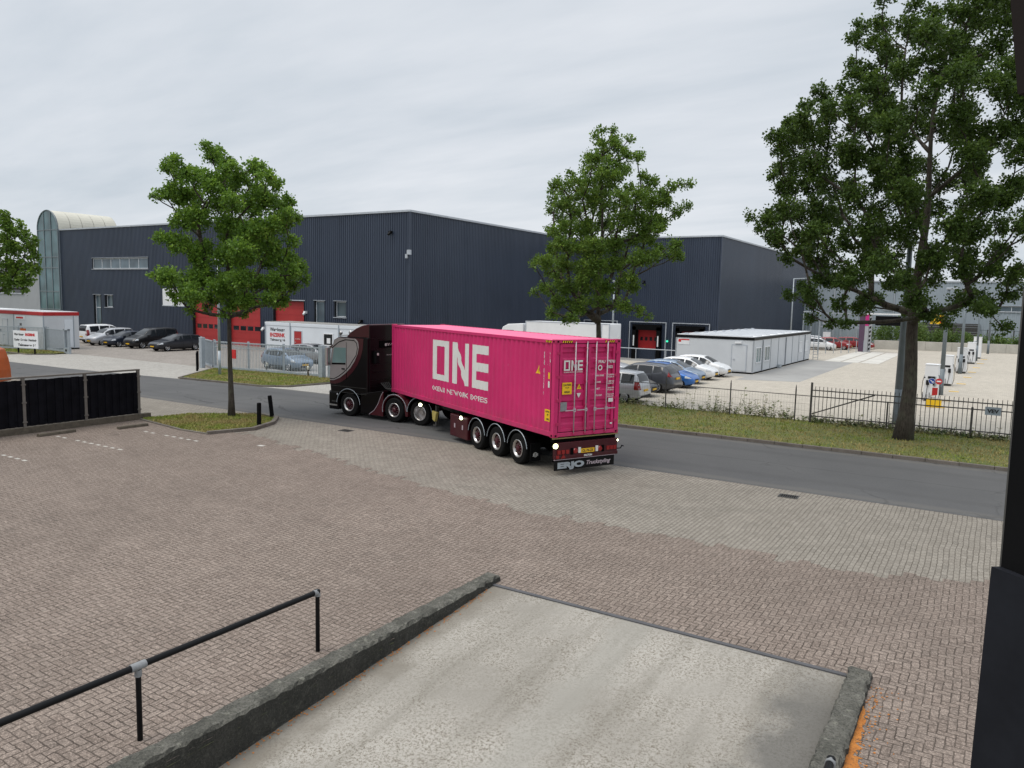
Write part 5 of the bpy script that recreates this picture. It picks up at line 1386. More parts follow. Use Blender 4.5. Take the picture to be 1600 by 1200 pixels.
# ================================================================ CARS
def lerp(pts, s): return float(np.interp(s, [p[0] for p in pts], [p[1] for p in pts]))
KINDS = {
 'hatch': dict(L=4.1, W=1.76, top=[(0,.52),(.04,.64),(.2,.76),(.5,.86),(.95,.98),(1.3,1.20),(1.7,1.40),(2.1,1.475),(2.6,1.49),(3.2,1.46),(3.6,1.38),(3.8,1.26),(3.98,1.0),(4.05,.85),(4.1,.5)], belt=[(0,.52),(.2,.74),(.95,.93),(2.4,.95),(3.6,1.0),(3.98,.98),(4.1,.5)],
   wid=[(0,.66),(.06,.78),(.2,.9),(.5,.98),(.9,1),(3.3,1),(3.8,.95),(4.02,.88),(4.1,.8)], ws=(1.0,1.72), rw=(3.62,3.97), side=[(1.15,2.0),(2.08,3.0),(3.08,3.5)], tail=(.78,1.12), head=(.62,.76), wb=(.78,3.3), R=.31),
 'mpv': dict(L=4.3, W=1.75, top=[(0,.55),(.05,.72),(.3,.86),(.7,1.0),(1.0,1.12),(1.3,1.36),(1.6,1.53),(2.1,1.63),(3.2,1.65),(3.9,1.60),(4.08,1.40),(4.2,1.05),(4.27,.9),(4.3,.5)], belt=[(0,.55),(.3,.82),(1.0,.98),(4.1,1.02),(4.2,.98),(4.3,.5)],
   wid=[(0,.7),(.06,.82),(.2,.92),(.5,.98),(.9,1),(3.7,1),(4.1,.95),(4.25,.88),(4.3,.8)], ws=(1.02,1.62), rw=(3.98,4.18), side=[(1.2,2.1),(2.18,3.15),(3.23,3.92)], tail=(.72,1.12), head=(.68,.84), wb=(.8,3.45), R=.32),
 'suv': dict(L=4.55, W=1.84, top=[(0,.6),(.05,.8),(.3,.95),(.9,1.06),(1.2,1.18),(1.6,1.46),(2.0,1.62),(2.6,1.67),(3.4,1.64),(3.9,1.56),(4.15,1.36),(4.35,1.08),(4.48,.95),(4.55,.6)], belt=[(0,.6),(.3,.88),(1.2,1.05),(3.2,1.10),(3.9,1.22),(4.3,1.08),(4.55,.6)],
   wid=[(0,.72),(.06,.84),(.25,.94),(.6,1),(3.9,1),(4.25,.96),(4.48,.9),(4.55,.82)], ws=(1.25,1.98), rw=(3.95,4.32), side=[(1.5,2.3),(2.38,3.25),(3.33,3.9)], tail=(.98,1.42), head=(.76,.92), wb=(.88,3.6), R=.35),
 'estate': dict(L=4.75, W=1.83, top=[(0,.52),(.05,.66),(.3,.8),(.8,.92),(1.3,1.0),(1.7,1.22),(2.1,1.40),(2.6,1.47),(3.4,1.46),(4.2,1.38),(4.45,1.22),(4.62,.98),(4.7,.88),(4.75,.5)], belt=[(0,.52),(.3,.77),(1.3,.95),(4.4,1.03),(4.62,.95),(4.75,.5)],
   wid=[(0,.7),(.06,.82),(.25,.92),(.6,.99),(.9,1),(4.0,1),(4.5,.95),(4.7,.88),(4.75,.8)], ws=(1.36,2.1), rw=(4.24,4.58), side=[(1.6,2.4),(2.48,3.3),(3.38,4.2)], tail=(.78,1.0), head=(.62,.76), wb=(.9,3.65), R=.33),
 'van': dict(L=4.75, W=1.9, top=[(0,.6),(.05,.8),(.3,.96),(.7,1.08),(1.1,1.22),(1.5,1.55),(1.9,1.78),(2.4,1.86),(3.6,1.86),(4.45,1.80),(4.6,1.5),(4.68,1.1),(4.73,.9),(4.75,.5)], belt=[(0,.6),(.3,.9),(1.1,1.08),(4.5,1.12),(4.68,1.05),(4.75,.5)],
   wid=[(0,.74),(.06,.84),(.25,.93),(.5,.98),(.9,1),(4.3,1),(4.6,.96),(4.72,.92),(4.75,.85)], ws=(1.15,1.85), rw=(4.48,4.66), side=[(1.35,2.25),(2.35,3.3),(3.4,4.3)], tail=(.75,1.35), head=(.74,.92), wb=(.88,3.85), R=.34),
}
def paintmat(name, col, metal=.35):
    return plain(name, col, .32, metal, var=.06, scale=.8, coat=.5, dirt=.06)

def car_wheel(parent, x, y, R, sgn, w=.2, rimmat='alu', spokes=6):
    m = MB()
    o = sgn
    prof = [(R*.62, o*.10), (R*.70, o*.105), (R*.93, o*.10), (R*.985, o*.085), (R, o*.05), (R, -o*.08), (R*.93, -o*.10), (R*.6, -o*.10)]
    m.lathe(prof, (0, 0, 0), 'y', 24)
    t = m.build('wheel', MT['rubber'], parent, smooth=False); t.location = (x, y, R)
    m = MB(); m.lathe([(R*.64, o*.10), (R*.60, o*.112), (R*.56, o*.10), (R*.54, o*.02)], (0, 0, 0), 'y', 24)
    m.lathe([(0, o*.095), (R*.13, o*.095), (R*.15, o*.07)], (0, 0, 0), 'y', 12)
    for i in range(spokes):
        a = 2 * math.pi * i / spokes + .2
        c_, s_ = math.cos(a), math.sin(a); wd = R * .10
        p = [(c_*R*.1 - s_*wd, s_*R*.1 + c_*wd), (c_*R*.1 + s_*wd, s_*R*.1 - c_*wd), (c_*R*.58 + s_*wd*.7, s_*R*.58 - c_*wd*.7), (c_*R*.58 - s_*wd*.7, s_*R*.58 + c_*wd*.7)]
        m.add([(q[0], o*.093, q[1]) for q in p], [(0, 1, 2, 3)])
    m.build('rim', MT[rimmat], t)
    m = MB(); m.lathe([(0, o*.03), (R*.62, o*.03)], (0, 0, 0), 'y', 20); m.build('brake_disc', MT['under'], t)
    return t

def car(kind, label, paint, xy, rz, name='parked_car', group=None, plate_front='plate', windows='dglass', roofrack=False, z=0.0, cat='car'):
    K = KINDS[kind]; L, Wd = K['L'], K['W']
    hw = Wd / 2
    t = thing(name, label, cat, (xy[0], xy[1], z), rz, group)
    topf = lambda s: lerp(K['top'], s); beltf = lambda s: min(lerp(K['belt'], s), topf(s) - .005)
    widf = lambda s: lerp(K['wid'], s) * hw
    zbf = lambda s: .20 + .10 * max(0, 1 - s / .4) + .12 * max(0, (s - L + .6) / .6)
    def sec(s):
        w, b, tp, zb = widf(s), beltf(s), topf(s), zbf(s)
        g = min(1, max(0, (tp - b) / .42)); g = g ** .7
        y6 = .95 * w * (1 - g) * .93 + (.745 * hw) * g * min(1, w / hw + .06)
        z6 = b + (tp - b) * .86
        return [(0, zb), (.82*w, zb), (.94*w, zb + .06), (1.0*w, zb + (b - zb) * .42), (1.0*w, b - .16 * (b - zb)), (.955*w, b), (y6, z6), (y6*.84, tp - .012), (y6 * .45, tp + .008), (0, tp + .014)]
    ss = sorted(set([0, .02, .05] + [round(x, 3) for x in np.linspace(.1, L - .1, 44)] + [L - .06, L - .02, L] + [p[0] for p in K['top']]))
    m = MB(); k = None
    for s in ss:
        q = sec(s); x = L / 2 - s
        ring = [(x, y, z_) for y, z_ in q] + [(x, -y, z_) for y, z_ in q[-2:0:-1]]
        k = len(ring); m.v += ring
    for i in range(len(ss) - 1):
        for j in range(k): m.f.append((i*k + j, i*k + (j+1) % k, (i+1)*k + (j+1) % k, (i+1)*k + j))
    m.f.append(tuple(range(k))); m.f.append(tuple((len(ss)-1)*k + j for j in range(k))[::-1])
    body = m.build('body', paint, t, smooth=True)
    R = K['R']
    cut = MB()
    for s in K['wb']:
        for sg in (-1, 1): cut.cyl((L/2 - s, sg * (hw - .30), R), (L/2 - s, sg * (hw + .1), R), R + .045, n=28)
    co = cut.build('cut', MT['under'])
    bo = body.modifiers.new('b', 'BOOLEAN'); bo.operation = 'DIFFERENCE'; bo.object = co; bo.solver = 'EXACT'
    apply_mods(body); bpy.data.objects.remove(co)
    MB().box(-L/2 + .45, L/2 - .45, -hw + .25, hw - .25, .16, .5).build('underbody', MT['under'], t)
    for s in K['wb']:
        for sg in (-1, 1): car_wheel(t, L/2 - s, sg * (hw - .115), R, sg)
    def Yat(s, z_):
        q = sec(s)[2:7]
        if z_ <= q[0][1]: return q[0][0]
        for (y0, z0), (y1, z1) in zip(q, q[1:]):
            if z0 <= z_ <= z1: return y0 + (y1 - y0) * (z_ - z0) / (z1 - z0 + 1e-9)
        return q[-1][0]
    def sidepatch(name, s0, s1, lo, hi, mat, sg, off=.008, n=8, nz_=5):
        m = MB()
        S = [s0 + (s1 - s0) * i / n for i in range(n + 1)]
        vs = []
        for s in S:
            a, b = lo(s), max(hi(s), lo(s) + .004)
            for j in range(nz_ + 1):
                z_ = a + (b - a) * j / nz_; vs.append((L/2 - s, sg * (Yat(s, z_) + off), z_))
        fs = [(i*(nz_+1)+j, (i+1)*(nz_+1)+j, (i+1)*(nz_+1)+j+1, i*(nz_+1)+j+1) for i in range(n) for j in range(nz_)]
        m.add(vs, fs); return m.build(name, MT[mat], t, smooth=True)
    wt = lambda s: beltf(s) + (topf(s) - beltf(s)) * .83 - .015
    for sg in (-1, 1):
        for a, b in K['side']: sidepatch('side_window', a, b, lambda s: beltf(s) + .025, wt, windows, sg)
        sidepatch('headlight', .03, .48, lambda s: K['head'][0] + .04 * s, lambda s: min(K['head'][1] + .06 * s, beltf(s) - .02), 'lamp_clear', sg, .01)
        sidepatch('tail_light', L - .32, L - .015, lambda s: K['tail'][0], lambda s: min(K['tail'][1], max(K['tail'][0] + .01, wt(s) + .05)), 'lamp_red', sg, .012)
        sidepatch('sill_trim', K['wb'][0] + .45, K['wb'][1] - .45, lambda s: zbf(s) + .06, lambda s: zbf(s) + .13, 'plast', sg, .006)
        # door seams
        for s in (K['side'][0][1] + .04, K['side'][1][1] + .04): sidepatch('door_seam', s - .008, s + .008, lambda q: zbf(q) + .16, lambda q: beltf(q) - .0, 'under', sg, .004, 1, 6)
        for s in (K['side'][0][1] - .1, K['side'][1][1] - .1): sidepatch('door_handle', s - .1, s + .04, lambda q: beltf(q) - .14, lambda q: beltf(q) - .11, 'plast', sg, .03, 1, 1)
        s = K['ws'][0] + .35
        MB().box(L/2 - s - .07, L/2 - s + .07, sg * (hw * .93) - .02 + (0 if sg > 0 else -.14), sg * (hw * .93) + (.16 if sg > 0 else .02), beltf(s) + .02, beltf(s) + .16).build('mirror', paint, t, bevel=.02)
    def toppatch(name, s0, s1, mat, wf=.9):
        vs = []; n = 8; ny = 8
        for i in range(n + 1):
            s = s0 + (s1 - s0) * i / n; q = sec(s); ye = q[6][0] * wf
            for j in range(ny + 1):
                y = -ye + 2 * ye * j / ny; a = abs(y)
                z_ = float(np.interp(a, [0, q[8][0], q[7][0], q[6][0]], [q[9][1], q[8][1], q[7][1], q[6][1]]))
                vs.append((L/2 - s + (.006 if s < L/2 else -.006), y, z_ + .008))
        m = MB(); m.add(vs, [(i*(ny+1)+j, (i+1)*(ny+1)+j, (i+1)*(ny+1)+j+1, i*(ny+1)+j+1) for i in range(n) for j in range(ny)])
        return m.build(name, MT[mat], t, smooth=True)
    toppatch('windscreen', K['ws'][0] + .04, K['ws'][1], windows); toppatch('rear_window', *K['rw'], windows, .88)
    # front face
    m = MB(); m.box(L/2 - .06, L/2 + .012, -.38, .38, .27, .38); m.box(L/2 - .08, L/2 + .006, -.30, .30, .50, .57)
    m.build('grille', MT['plast'], t)
    MB().box(L/2 - .02, L/2 + .022, -.26, .26, .39, .49).build('number_plate', MT[plate_front], t)
    MB().box(-L/2 - .025, -L/2 + .03, -.26, .26, .62 if kind != 'suv' else .8, .72 if kind != 'suv' else .9).build('number_plate', MT['plate'], t)
    MB().box(-L/2 - .012, -L/2 + .05, -hw * .72, hw * .72, .3, .42).build('rear_bumper_trim', MT['plast'], t)
    if roofrack:
        m = MB()
        for sg in (-1, 1): m.tube([(L/2 - K['ws'][1] - .1, sg * hw * .64, topf(K['ws'][1]) + .03), (0, sg * hw * .66, topf(L/2) + .06), (-L/2 + .8, sg * hw * .64, topf(L - .8) + .02)], [.018] * 3, 6)
        m.build('roof_rail', MT['plast'], t)
    return t

P_silver = paintmat('silver_paint', (0.46, 0.47, 0.49)); P_graph = paintmat('graphite_paint', (0.06, 0.065, 0.078), .1); P_blue = paintmat('bright_blue_paint', (0.025, 0.13, 0.42))
P_white = paintmat('white_car_paint', (0.72, 0.73, 0.74), 0.0); P_black = paintmat('black_car_paint', (0.008, 0.008, 0.009), 0); P_navy = paintmat('dark_blue_paint', (0.018, 0.024, 0.04), .2)
P_anthr = paintmat('anthracite_paint', (0.014, 0.016, 0.022), .0); P_steel = paintmat('blue_grey_paint', (0.18, 0.24, 0.32)); P_warm = paintmat('warm_grey_paint', (0.24, 0.24, 0.25)); P_redc = paintmat('red_car_paint', (0.26, 0.018, 0.02), .1)
GR = 'cars parked in a row beside the white trailer yard'; GL = 'cars parked nose out along the dark warehouse'
NX = -6.15
car('mpv', 'silver compact people carrier seen from behind, right beside the pink container doors', P_silver, (-7.45, 15.2), math.pi, group=GR)
car('hatch', 'dark small car half hidden between the silver people carrier and the grey off-roader', P_anthr, (-7.95, 17.9), 0, group=GR)
car('suv', 'grey off-road style car with tall red tail lights, rear facing the open yard', P_graph, (-7.85, 20.7), math.pi, group=GR)
car('hatch', 'bright blue hatchback parked nose out in the row', P_blue, (-7.6, 24.0), 0, group=GR)
car('hatch', 'pale silver-blue hatchback right behind the bright blue one', P_steel, (-8.1, 26.8), 0, group=GR)
car('hatch', 'white hatchback beside the pale silver-blue hatchback, the nearer of the two white ones', P_white, (NX - 2.05, 29.9), 0, group=GR)
car('hatch', 'white hatchback at the far end of the row right in front of the pale cabins', P_white, (NX - 2.05, 32.9), 0, group=GR)
car('estate', 'silver estate whose pale roof shows behind the grey off-roader', P_silver, (-13.8, 27.4), 0, group=GR)
D = -math.pi / 2
car('estate', 'dark anthracite estate car at the right end of the row by the red doors', P_anthr, (-52.5, 20.4), D, group=GL)
car('van', 'black people van between the dark estate and the dark blue hatchback', P_black, (-57.0, 20.9), D, group=GL)
car('hatch', 'dark blue hatchback between the black van and the silver car', P_navy, (-59.9, 20.2), D, group=GL)
car('mpv', 'silver hatchback between the white van and the dark blue hatchback', P_silver, (-62.9, 20.4), D, group=GL)
car('van', 'white window van showing its rear, leftmost in the row', P_white, (-66.3, 21.8), -D, group=GL)
car('hatch', 'blue-grey hatchback behind the bars of the sliding gate', P_steel, (-32.0, 15.0), R_(-6))
car('estate', 'grey estate car behind the blue-grey hatchback, in front of the white double cabin', P_warm, (-34.5, 20.0), R_(0))
car('hatch', 'small white car beyond the long pale cabins, seen from the side', P_white, (-8.3, 77.2), 0.1)
car('hatch', 'red hatchback parked behind the small white car at the far end of the yard', P_redc, (-7.0, 80.3), 0)
car('hatch', 'red-nosed silver car between the small white and the red one', P_silver, (-9.6, 84.0), 0.1)
car('estate', 'dark red car parked behind the magenta portal pillar', P_redc, (-5.3, 84.5), .1)

# ================================================================ WHITE LORRY behind the container
wl = thing('box_lorry', 'white box lorry parked behind the pink container and the middle tree', 'lorry', (0, 32.0, 0))
MB().box(-22.8, -15.3, 0, 2.2, .6, 3.50).build('cargo_box', MT['white'], wl, bevel=.04)
m = MB()
for x in (-22.84, -15.34, -16.0): m.box(x, x + .08, -.02, .06, .6, 3.52)
m.box(-22.8, -15.3, -.015, .05, 3.44, 3.52); m.build('edge_trim', MT['cap'], wl)
m = MB(); m.prism([(-25.6, .9), (-25.5, 2.1), (-25.1, 2.95), (-24.6, 3.2), (-23.1, 3.3), (-23.1, .9)], .05, 2.45, 'y'); m.build('cab', MT['white'], wl, bevel=.06)
m = MB(); m.box(-25.0, -24.0, .035, .06, 1.9, 2.7); m.build('side_window', MT['dglass'], wl)
MB().box(-25.2, -15.5, .3, 2.0, .4, .9).build('chassis', MT['under'], wl)
for x in (-24.4, -16.0):
    for y in (.25, 2.25): 
        w_ = car_wheel(wl, x, y, .5, -1 if y < 1 else 1)
hr = thing('dock_rail', 'pale tubular rail above the sunken loading docks, behind the parked cars', 'rail', (-21.5, 44.0, 0))
m = MB(); m.cyl((0, 0, 1.0), (9.6, 0, 1.0), .04, n=8); m.build('rail', MT['cap'], hr)
for x in (.5, 3.4, 6.3, 9.2): MB().cyl((x, 0, 0), (x, 0, 1.0), .035, n=8).build('post', MT['cap'], hr)
cb = thing('concrete_block', 'grey concrete block standing between the container doors and the parked cars', 'concrete block', (-12.8, 24.2, 0))
MB().box(-.75, .75, -.4, .4, .0, 1.25).build('body', MT['conc'], cb, bevel=.03); MB().box(-.12, .12, -.1, .1, 1.25, 1.32).build('lifting_eye', MT['galvd'], cb)

# ================================================================ ORANGE MACHINE behind the screen fence
om = thing('skip_lorry', 'orange metal bodywork of a machine behind the black screen fence at the left edge', 'machine', (-34.0, -2.6, 0), yaw)
m = MB(); m.prism([(-4.5, .3), (0.0, .3), (-.02, .9), (-.12, 1.5), (-.28, 1.98), (-.5, 2.06), (-4.5, 2.12)], -1.1, 1.1, 'y'); m.build('body', MT['orange'], om, bevel=.05)
m = MB()
for x in (-.75, -1.15, -3.2): m.box(x, x + .03, -1.12, -1.098, .35, 2.03)
m.build('panel_seam', MT['under'], om)
m = MB(); m.lathe([(0, -.18), (.32, -.14), (.42, 0)], (-2.0, -1.1, 1.5), 'y', 20); m.build('round_cover', MT['orange'], om, smooth=True)
for x in (-3.6, -.9): car_wheel(om, x, -.95, .42, -1)

MT['brass'] = plain('tarnished_edge', (0.22, 0.17, 0.07), .5)
# ================================================================ SHIPPING CONTAINER
TR = Vector((-0.925, -2.618, 0)); TA = R_(63.6)
CW, CL, CH = 2.438, 12.192, 2.896
ct = thing('shipping_container', 'pink forty-foot shipping container lettered ONE on the lorry trailer', 'container', (TR.x, TR.y, 1.15), TA)
PITCH, DEP = 0.278, 0.036
ya, yb_ = 0.20, CL - 0.20
nc = round((yb_ - ya - .07) / PITCH); PP = (yb_ - ya - .07) / nc
fold = [(ya, 0.0)]
for i in range(nc):
    a = ya + .07 + i * PP; fold += [(a, 0.0), (a + PP * .25, DEP), (a + PP * .5, DEP), (a + PP * .75, 0.0)]
fold.append((yb_, 0.0))
fy = [f[0] for f in fold]; fx = [f[1] for f in fold]
OFF = .012
def prof(y): return OFF + float(np.interp(y, fy, fx))
for side in (0, 1):
    m = MB(); z0, z1 = .16, CH - .11
    for (a, da), (b, db) in zip(fold, fold[1:]):
        xa, xb = (OFF + da, OFF + db) if side == 0 else (CW - OFF - da, CW - OFF - db)
        m.quad((xa, a, z0), (xb, b, z0), (xb, b, z1), (xa, a, z1))
    m.build('side_panel', MT['pink'], ct, normals=False)
for x0, x1 in ((0, .06), (CW - .06, CW)):
    MB().box(x0, x1, .16, CL - .16, CH - .12, CH - .02).build('side_rail', MT['pink'], ct, bevel=.006)
    MB().box(x0 + .002, x1 - .002, .16, CL - .16, .02, .17).build('side_rail', MT['pink'], ct, bevel=.006)
m = MB()
for x in (0, CW - .16):
    for y in (0, CL - .17):
        MB().box(x + .004, x + .156, y + .004, y + .166, .118, CH - .118).build('corner_post', MT['pink'], ct, bevel=.008)
for x in (-.003, CW - .175):
    for y in (-.003, CL - .175):
        for z in (0, CH - .118): cc_ = MB().box(x, x + .178, y, y + .178, z, z + .118).build('corner_casting', MT['pinkd'], ct, bevel=.01)
m = MB()
for z in (.035, CH - .085):
    for x in (-.005, CW + .004): m.box(x - .001, x + .003, .05, .12, z, z + .05)
    for x in (.06, CW - .12): m.box(x, x + .06, -.006, -.0035, z, z + .05)
m.build('casting_hole', MT['under'], cc_)
m = MB(); n = 44
for i in range(n):
    a = .17 + (CL - .34) * i / n; p = (CL - .34) / n
    pts = [(a, CH - .045), (a + p * .35, CH - .03), (a + p * .55, CH - .03), (a + p, CH - .045)]
    for (q0, h0), (q1, h1) in zip(pts, pts[1:]): m.quad((.06, q0, h0), (CW - .06, q0, h0), (CW - .06, q1, h1), (.06, q1, h1))
MT['pinklit'] = plain('container_pink_lit_top', (0.80, 0.16, 0.30), 0.55, var=.06, scale=.6)  # container pink lightened in colour for the zenith light on top
m.build('roof', MT['pinklit'], ct, normals=False)
MB().box(.16, CW - .16, CL - .06, CL - .02, .1, CH - .05).build('front_wall', MT['pink'], ct)
MB().box(.06, CW - .06, .1, CL - .1, .1, .15).build('floor', MT['under'], ct)
m = MB(); m.box(.158, CW - .158, .0, .15, CH - .11, CH - .005); m.build('door_header', MT['pink'], ct, bevel=.006)
m = MB(); m.box(.158, CW - .158, .0, .15, .02, .14); m.build('door_sill', MT['pink'], ct, bevel=.006)
# doors: panels with pressed horizontal ribs
for k, (x0, x1) in enumerate(((.185, CW/2 - .008), (CW/2 + .008, CW - .185))):
    m = MB(); y = .045
    m.box(x0, x0 + .09, .02, .09, .16, CH - .13); m.box(x1 - .09, x1, .02, .09, .16, CH - .13); m.box(x0 + .09, x1 - .09, .02, .09, .16, .25); m.box(x0 + .09, x1 - .09, .02, .09, CH - .23, CH - .13)
    d = m.build('door', MT['pink'], ct, bevel=.006)
    m = MB(); zz = .25; bands = 5; tot = CH - .23 - .25; bh = tot / bands
    P_ = [(zz, 0.0)]
    for b in range(bands):
        o = zz + b * bh
        P_ += [(o + bh * .26, 0.0), (o + bh * .36, .034), (o + bh * .62, .034), (o + bh * .72, 0.0)]
    P_.append((zz + tot, 0.0))
    for (a, da), (b, db) in zip(P_, P_[1:]): m.quad((x0 + .09, .062 - da * 0 + da, a), (x1 - .09, .062 + da, a), (x1 - .09, .062 + db, b), (x0 + .09, .062 + db, b))
    m.build('door_panel', MT['pink'], d, normals=False)
    for z in (.4, 1.1, 1.8, 2.5):
        xx = x0 - .05 if k == 0 else x1 + .05
        MB().box(xx - .06, xx + .06, -.012, .03, z - .04, z + .04).build('hinge', MT['pinkd'], d)
m = MB(); m.box(CW/2 - .008, CW/2 + .008, .02, .05, .16, CH - .13); m.box(.165, .185, .03, .06, .16, CH - .13); m.box(CW - .185, CW - .165, .03, .06, .16, CH - .13); m.box(.17, CW - .17, .03, .06, CH - .128, CH - .11); m.box(.17, CW - .17, .03, .06, .142, .158)
m.build('door_gasket', MT['under'], ct)
for x in (.72, 1.145, 1.485, 1.915):
    m = MB(); m.cyl((x, -.022, .10), (x, -.022, CH - .06), .019, n=12)
    b_ = m.build('lock_bar', MT['steelbar'], ct, smooth=True)
    m = MB()
    for z in (.22, .95, 1.65, 2.2, CH - .26): m.box(x - .045, x + .045, -.03, .02, z - .03, z + .03)
    m.box(x - .035, x + .035, -.035, .0, .06, .13); m.box(x - .035, x + .035, -.035, .0, CH - .10, CH - .03)
    m.build('bracket', MT['pinkd'], b_)
    m = MB(); dr = 1 if x in (.72, 1.485) else -1
    zz = .80
    m.box(min(x, x - .32 * dr) if x in (.72,) else min(x, x + .0), max(x, x - .32 * dr) if x in (.72,) else x + .0 + .001, -.05, -.035, zz - .012, zz + .012)
    a_, c_ = (x - .34, x + .05) if x in (.72, 1.145) else (x - .05, x + .34)
    m.box(a_, c_, -.055, -.04, zz - .014, zz + .014); m.box(x - .04, x + .04, -.055, -.02, zz - .05, zz + .05)
    m.build('handle', MT['steelbar'], b_)
# hazard stripes on the header and side
m = MB(); k2 = MB()
for xs_, lo in ((.24, .62), (CW - .62, CW - .24)):
    k2.box(xs_, lo, -.004, -.001, CH - .095, CH - .03)
    x = xs_
    while x < lo - .03: m.add([(x, -.0065, CH - .093), (x + .035, -.0065, CH - .093), (x + .065, -.0065, CH - .032), (x + .03, -.0065, CH - .032)], [(0, 1, 2, 3)]); x += .075
k2.box(-.004, -.001, .2, .5, CH - .10, CH - .035)
y = .2
while y < .46: m.add([(-.0065, y, CH - .098), (-.0065, y + .035, CH - .098), (-.0065, y + .06, CH - .037), (-.0065, y + .025, CH - .037)], [(0, 1, 2, 3)]); y += .08
k2.build('hazard_strip', MT['blackm'], ct, normals=False); m.build('hazard_stripes', MT['yellow'], ct, normals=False)

def drape(name, vs, fs, y_at, z_at, mat, lift=.004):
    """lay a flat mark (s to the right, t up) on the corrugated near side"""
    bm = bmesh.new()
    V = [bm.verts.new((0, y_at - s, z_at + t)) for s, t in vs]
    for f in fs:
        try: bm.faces.new([V[i] for i in f])
        except ValueError: pass
    ylo, yhi = min(v.co.y for v in V), max(v.co.y for v in V)
    for f in fy:
        if ylo < f < yhi:
            bmesh.ops.bisect_plane(bm, geom=bm.verts[:] + bm.edges[:] + bm.faces[:], plane_co=(0, f, 0), plane_no=(0, 1, 0))
    for v in bm.verts: v.co.x = prof(v.co.y) - lift
    me = bpy.data.meshes.new(name); bm.to_mesh(me); bm.free(); me.materials.append(MT[mat])
    o = bpy.data.objects.new(name, me); COL.objects.link(o); o.parent = ct
    return o
def rects(rs): 
    vs, fs = [], []
    for x0, x1, z0, z1 in rs:
        n = len(vs); vs += [(x0, z0), (x1, z0), (x1, z1), (x0, z1)]; fs.append((n, n+1, n+2, n+3))
    return vs, fs
def one_logo():
    vs, fs = rects([(0, .34, 0, 1.5), (1.06, 1.38, 0, 1.5), (.34, 1.06, 0, .22), (.34, 1.06, 1.28, 1.5)])
    n = len(vs); vs += [(1.66, 0), (2.0, 0), (2.0, 1.5), (1.66, 1.5)]; fs.append((n, n+1, n+2, n+3))
    n = len(vs); vs += [(2.62, 0), (2.94, 0), (2.94, 1.5), (2.62, 1.5)]; fs.append((n, n+1, n+2, n+3))
    n = len(vs); vs += [(2.0, 1.5), (2.0, .98), (2.62, 0), (2.62, .5)]; fs.append((n, n+1, n+2, n+3))
    e = [(3.14, 3.46, 0, 1.5), (3.46, 4.28, 1.2, 1.5), (3.46, 4.28, .60, .90), (3.46, 4.28, 0, .30)]
    v2, f2 = rects(e); n = len(vs); vs += v2; fs += [tuple(i + n for i in f) for f in f2]
    return vs, fs
vs, fs = one_logo()
drape('logo_letters', vs, fs, 8.24, .955, 'letter')
vs, fs = text_mesh('OCEAN  NETWORK  EXPRESS', .25, .004, 4.25)
drape('tagline', vs, fs, 8.25, .53, 'letter')
def vert_text(body, size, y, ztop, step, mat='letter'):
    for i, ch in enumerate(body):
        if ch == ' ': continue
        v_, f_ = text_mesh(ch, size, .006)
        if v_: drape('serial_text', v_, f_, y, ztop - i * step, mat)
vert_text('FFAU 179761 3', .12, .64, 2.42, .10)
vert_text('45G1', .12, .33, 2.44, .11)
v_, f_ = rects([(0, .14, 0, .19)]); drape('yellow_label', v_, f_, .40, 1.72, 'yellow'); drape('white_label', v_, f_, .40, 1.46, 'letter')
v_, f_ = rects([(0, .27, 0, .36)]); drape('caution_label', v_, f_, .48, .45, 'yellow')
v_, f_ = text_mesh('CAUTION', .06, .003, .22); drape('caution_text', v_, f_, .46, .72, 'lettk', .007)
v_, f_ = text_mesh("9'6\"", .10, .004, .12); drape('caution_text', v_, f_, .41, .60, 'lettk', .007)
v_, f_ = text_mesh('HIGH', .07, .004, .16); drape('caution_text', v_, f_, .42, .49, 'lettk', .007)
drape('warning_triangle', [(0, 0), (.26, 0), (.13, .26)], [(0, 1, 2)], 1.03, 1.83, 'yellow'); v_, f_ = rects([(.115, .145, .05, .15)]); drape('warning_mark', v_, f_, 1.03, 1.83, 'lettk', .008)
# rear face marks
RY = -.002
def rr_(name, pts, fs, x, z, mat, y=.018, par=ct):
    m = MB(); m.add([(x + a, y, z + b) for a, b in pts], fs); return m.build(name, MT[mat], par, normals=False)
vs, fs = one_logo(); k = .68 / 4.28
rr_('logo_letters', [(a * k, b * .19 * 1.6 / 1.5 * 1.0) for a, b in vs], fs, .33, 1.98, 'letter', .010)
v_, f_ = text_mesh('OCEAN NETWORK EXPRESS', .045, .001, .68); rr_('tagline', v_, f_, .33, 1.92, 'letter', .010)
v_, f_ = text_mesh('FFAU 179761 3', .125, .004, .74); rr_('serial_text', v_, f_, 1.60, 2.18, 'letter', .010)
v_, f_ = text_mesh('45G1', .115, .004, .22); rr_('serial_text', v_, f_, 1.93, 2.02, 'letter', .010)
m = MB(); m.lathe([(.05, 0), (.085, 0), (.085, -.003), (.05, -.003)], (1.665, .010, 2.04), 'y', 18); m.build('round_mark', MT['letter'], ct)
for i, (a, b, c) in enumerate((('MAX.GROSS', '32,500 KG', '71,650 LB'), ('TARE', '3,880 KG', '8,550 LB'), ('NET', '28,620 KG', '63,100 LB'), ('CU.CAP.', '76.4 CU.M', '2,700 CU.FT'))):
    z = 1.78 - i * .20
    v_, f_ = text_mesh(a, .07, .002, .09 + .022 * len(a)); rr_('weight_text', v_, f_, 1.53, z, 'letter', .010)
    for q, tx in enumerate((b, c)):
        v_, f_ = text_mesh(tx, .055, .002, .24); rr_('weight_text', v_, f_, 1.98, z + .02 - q * .065, 'letter', .010)
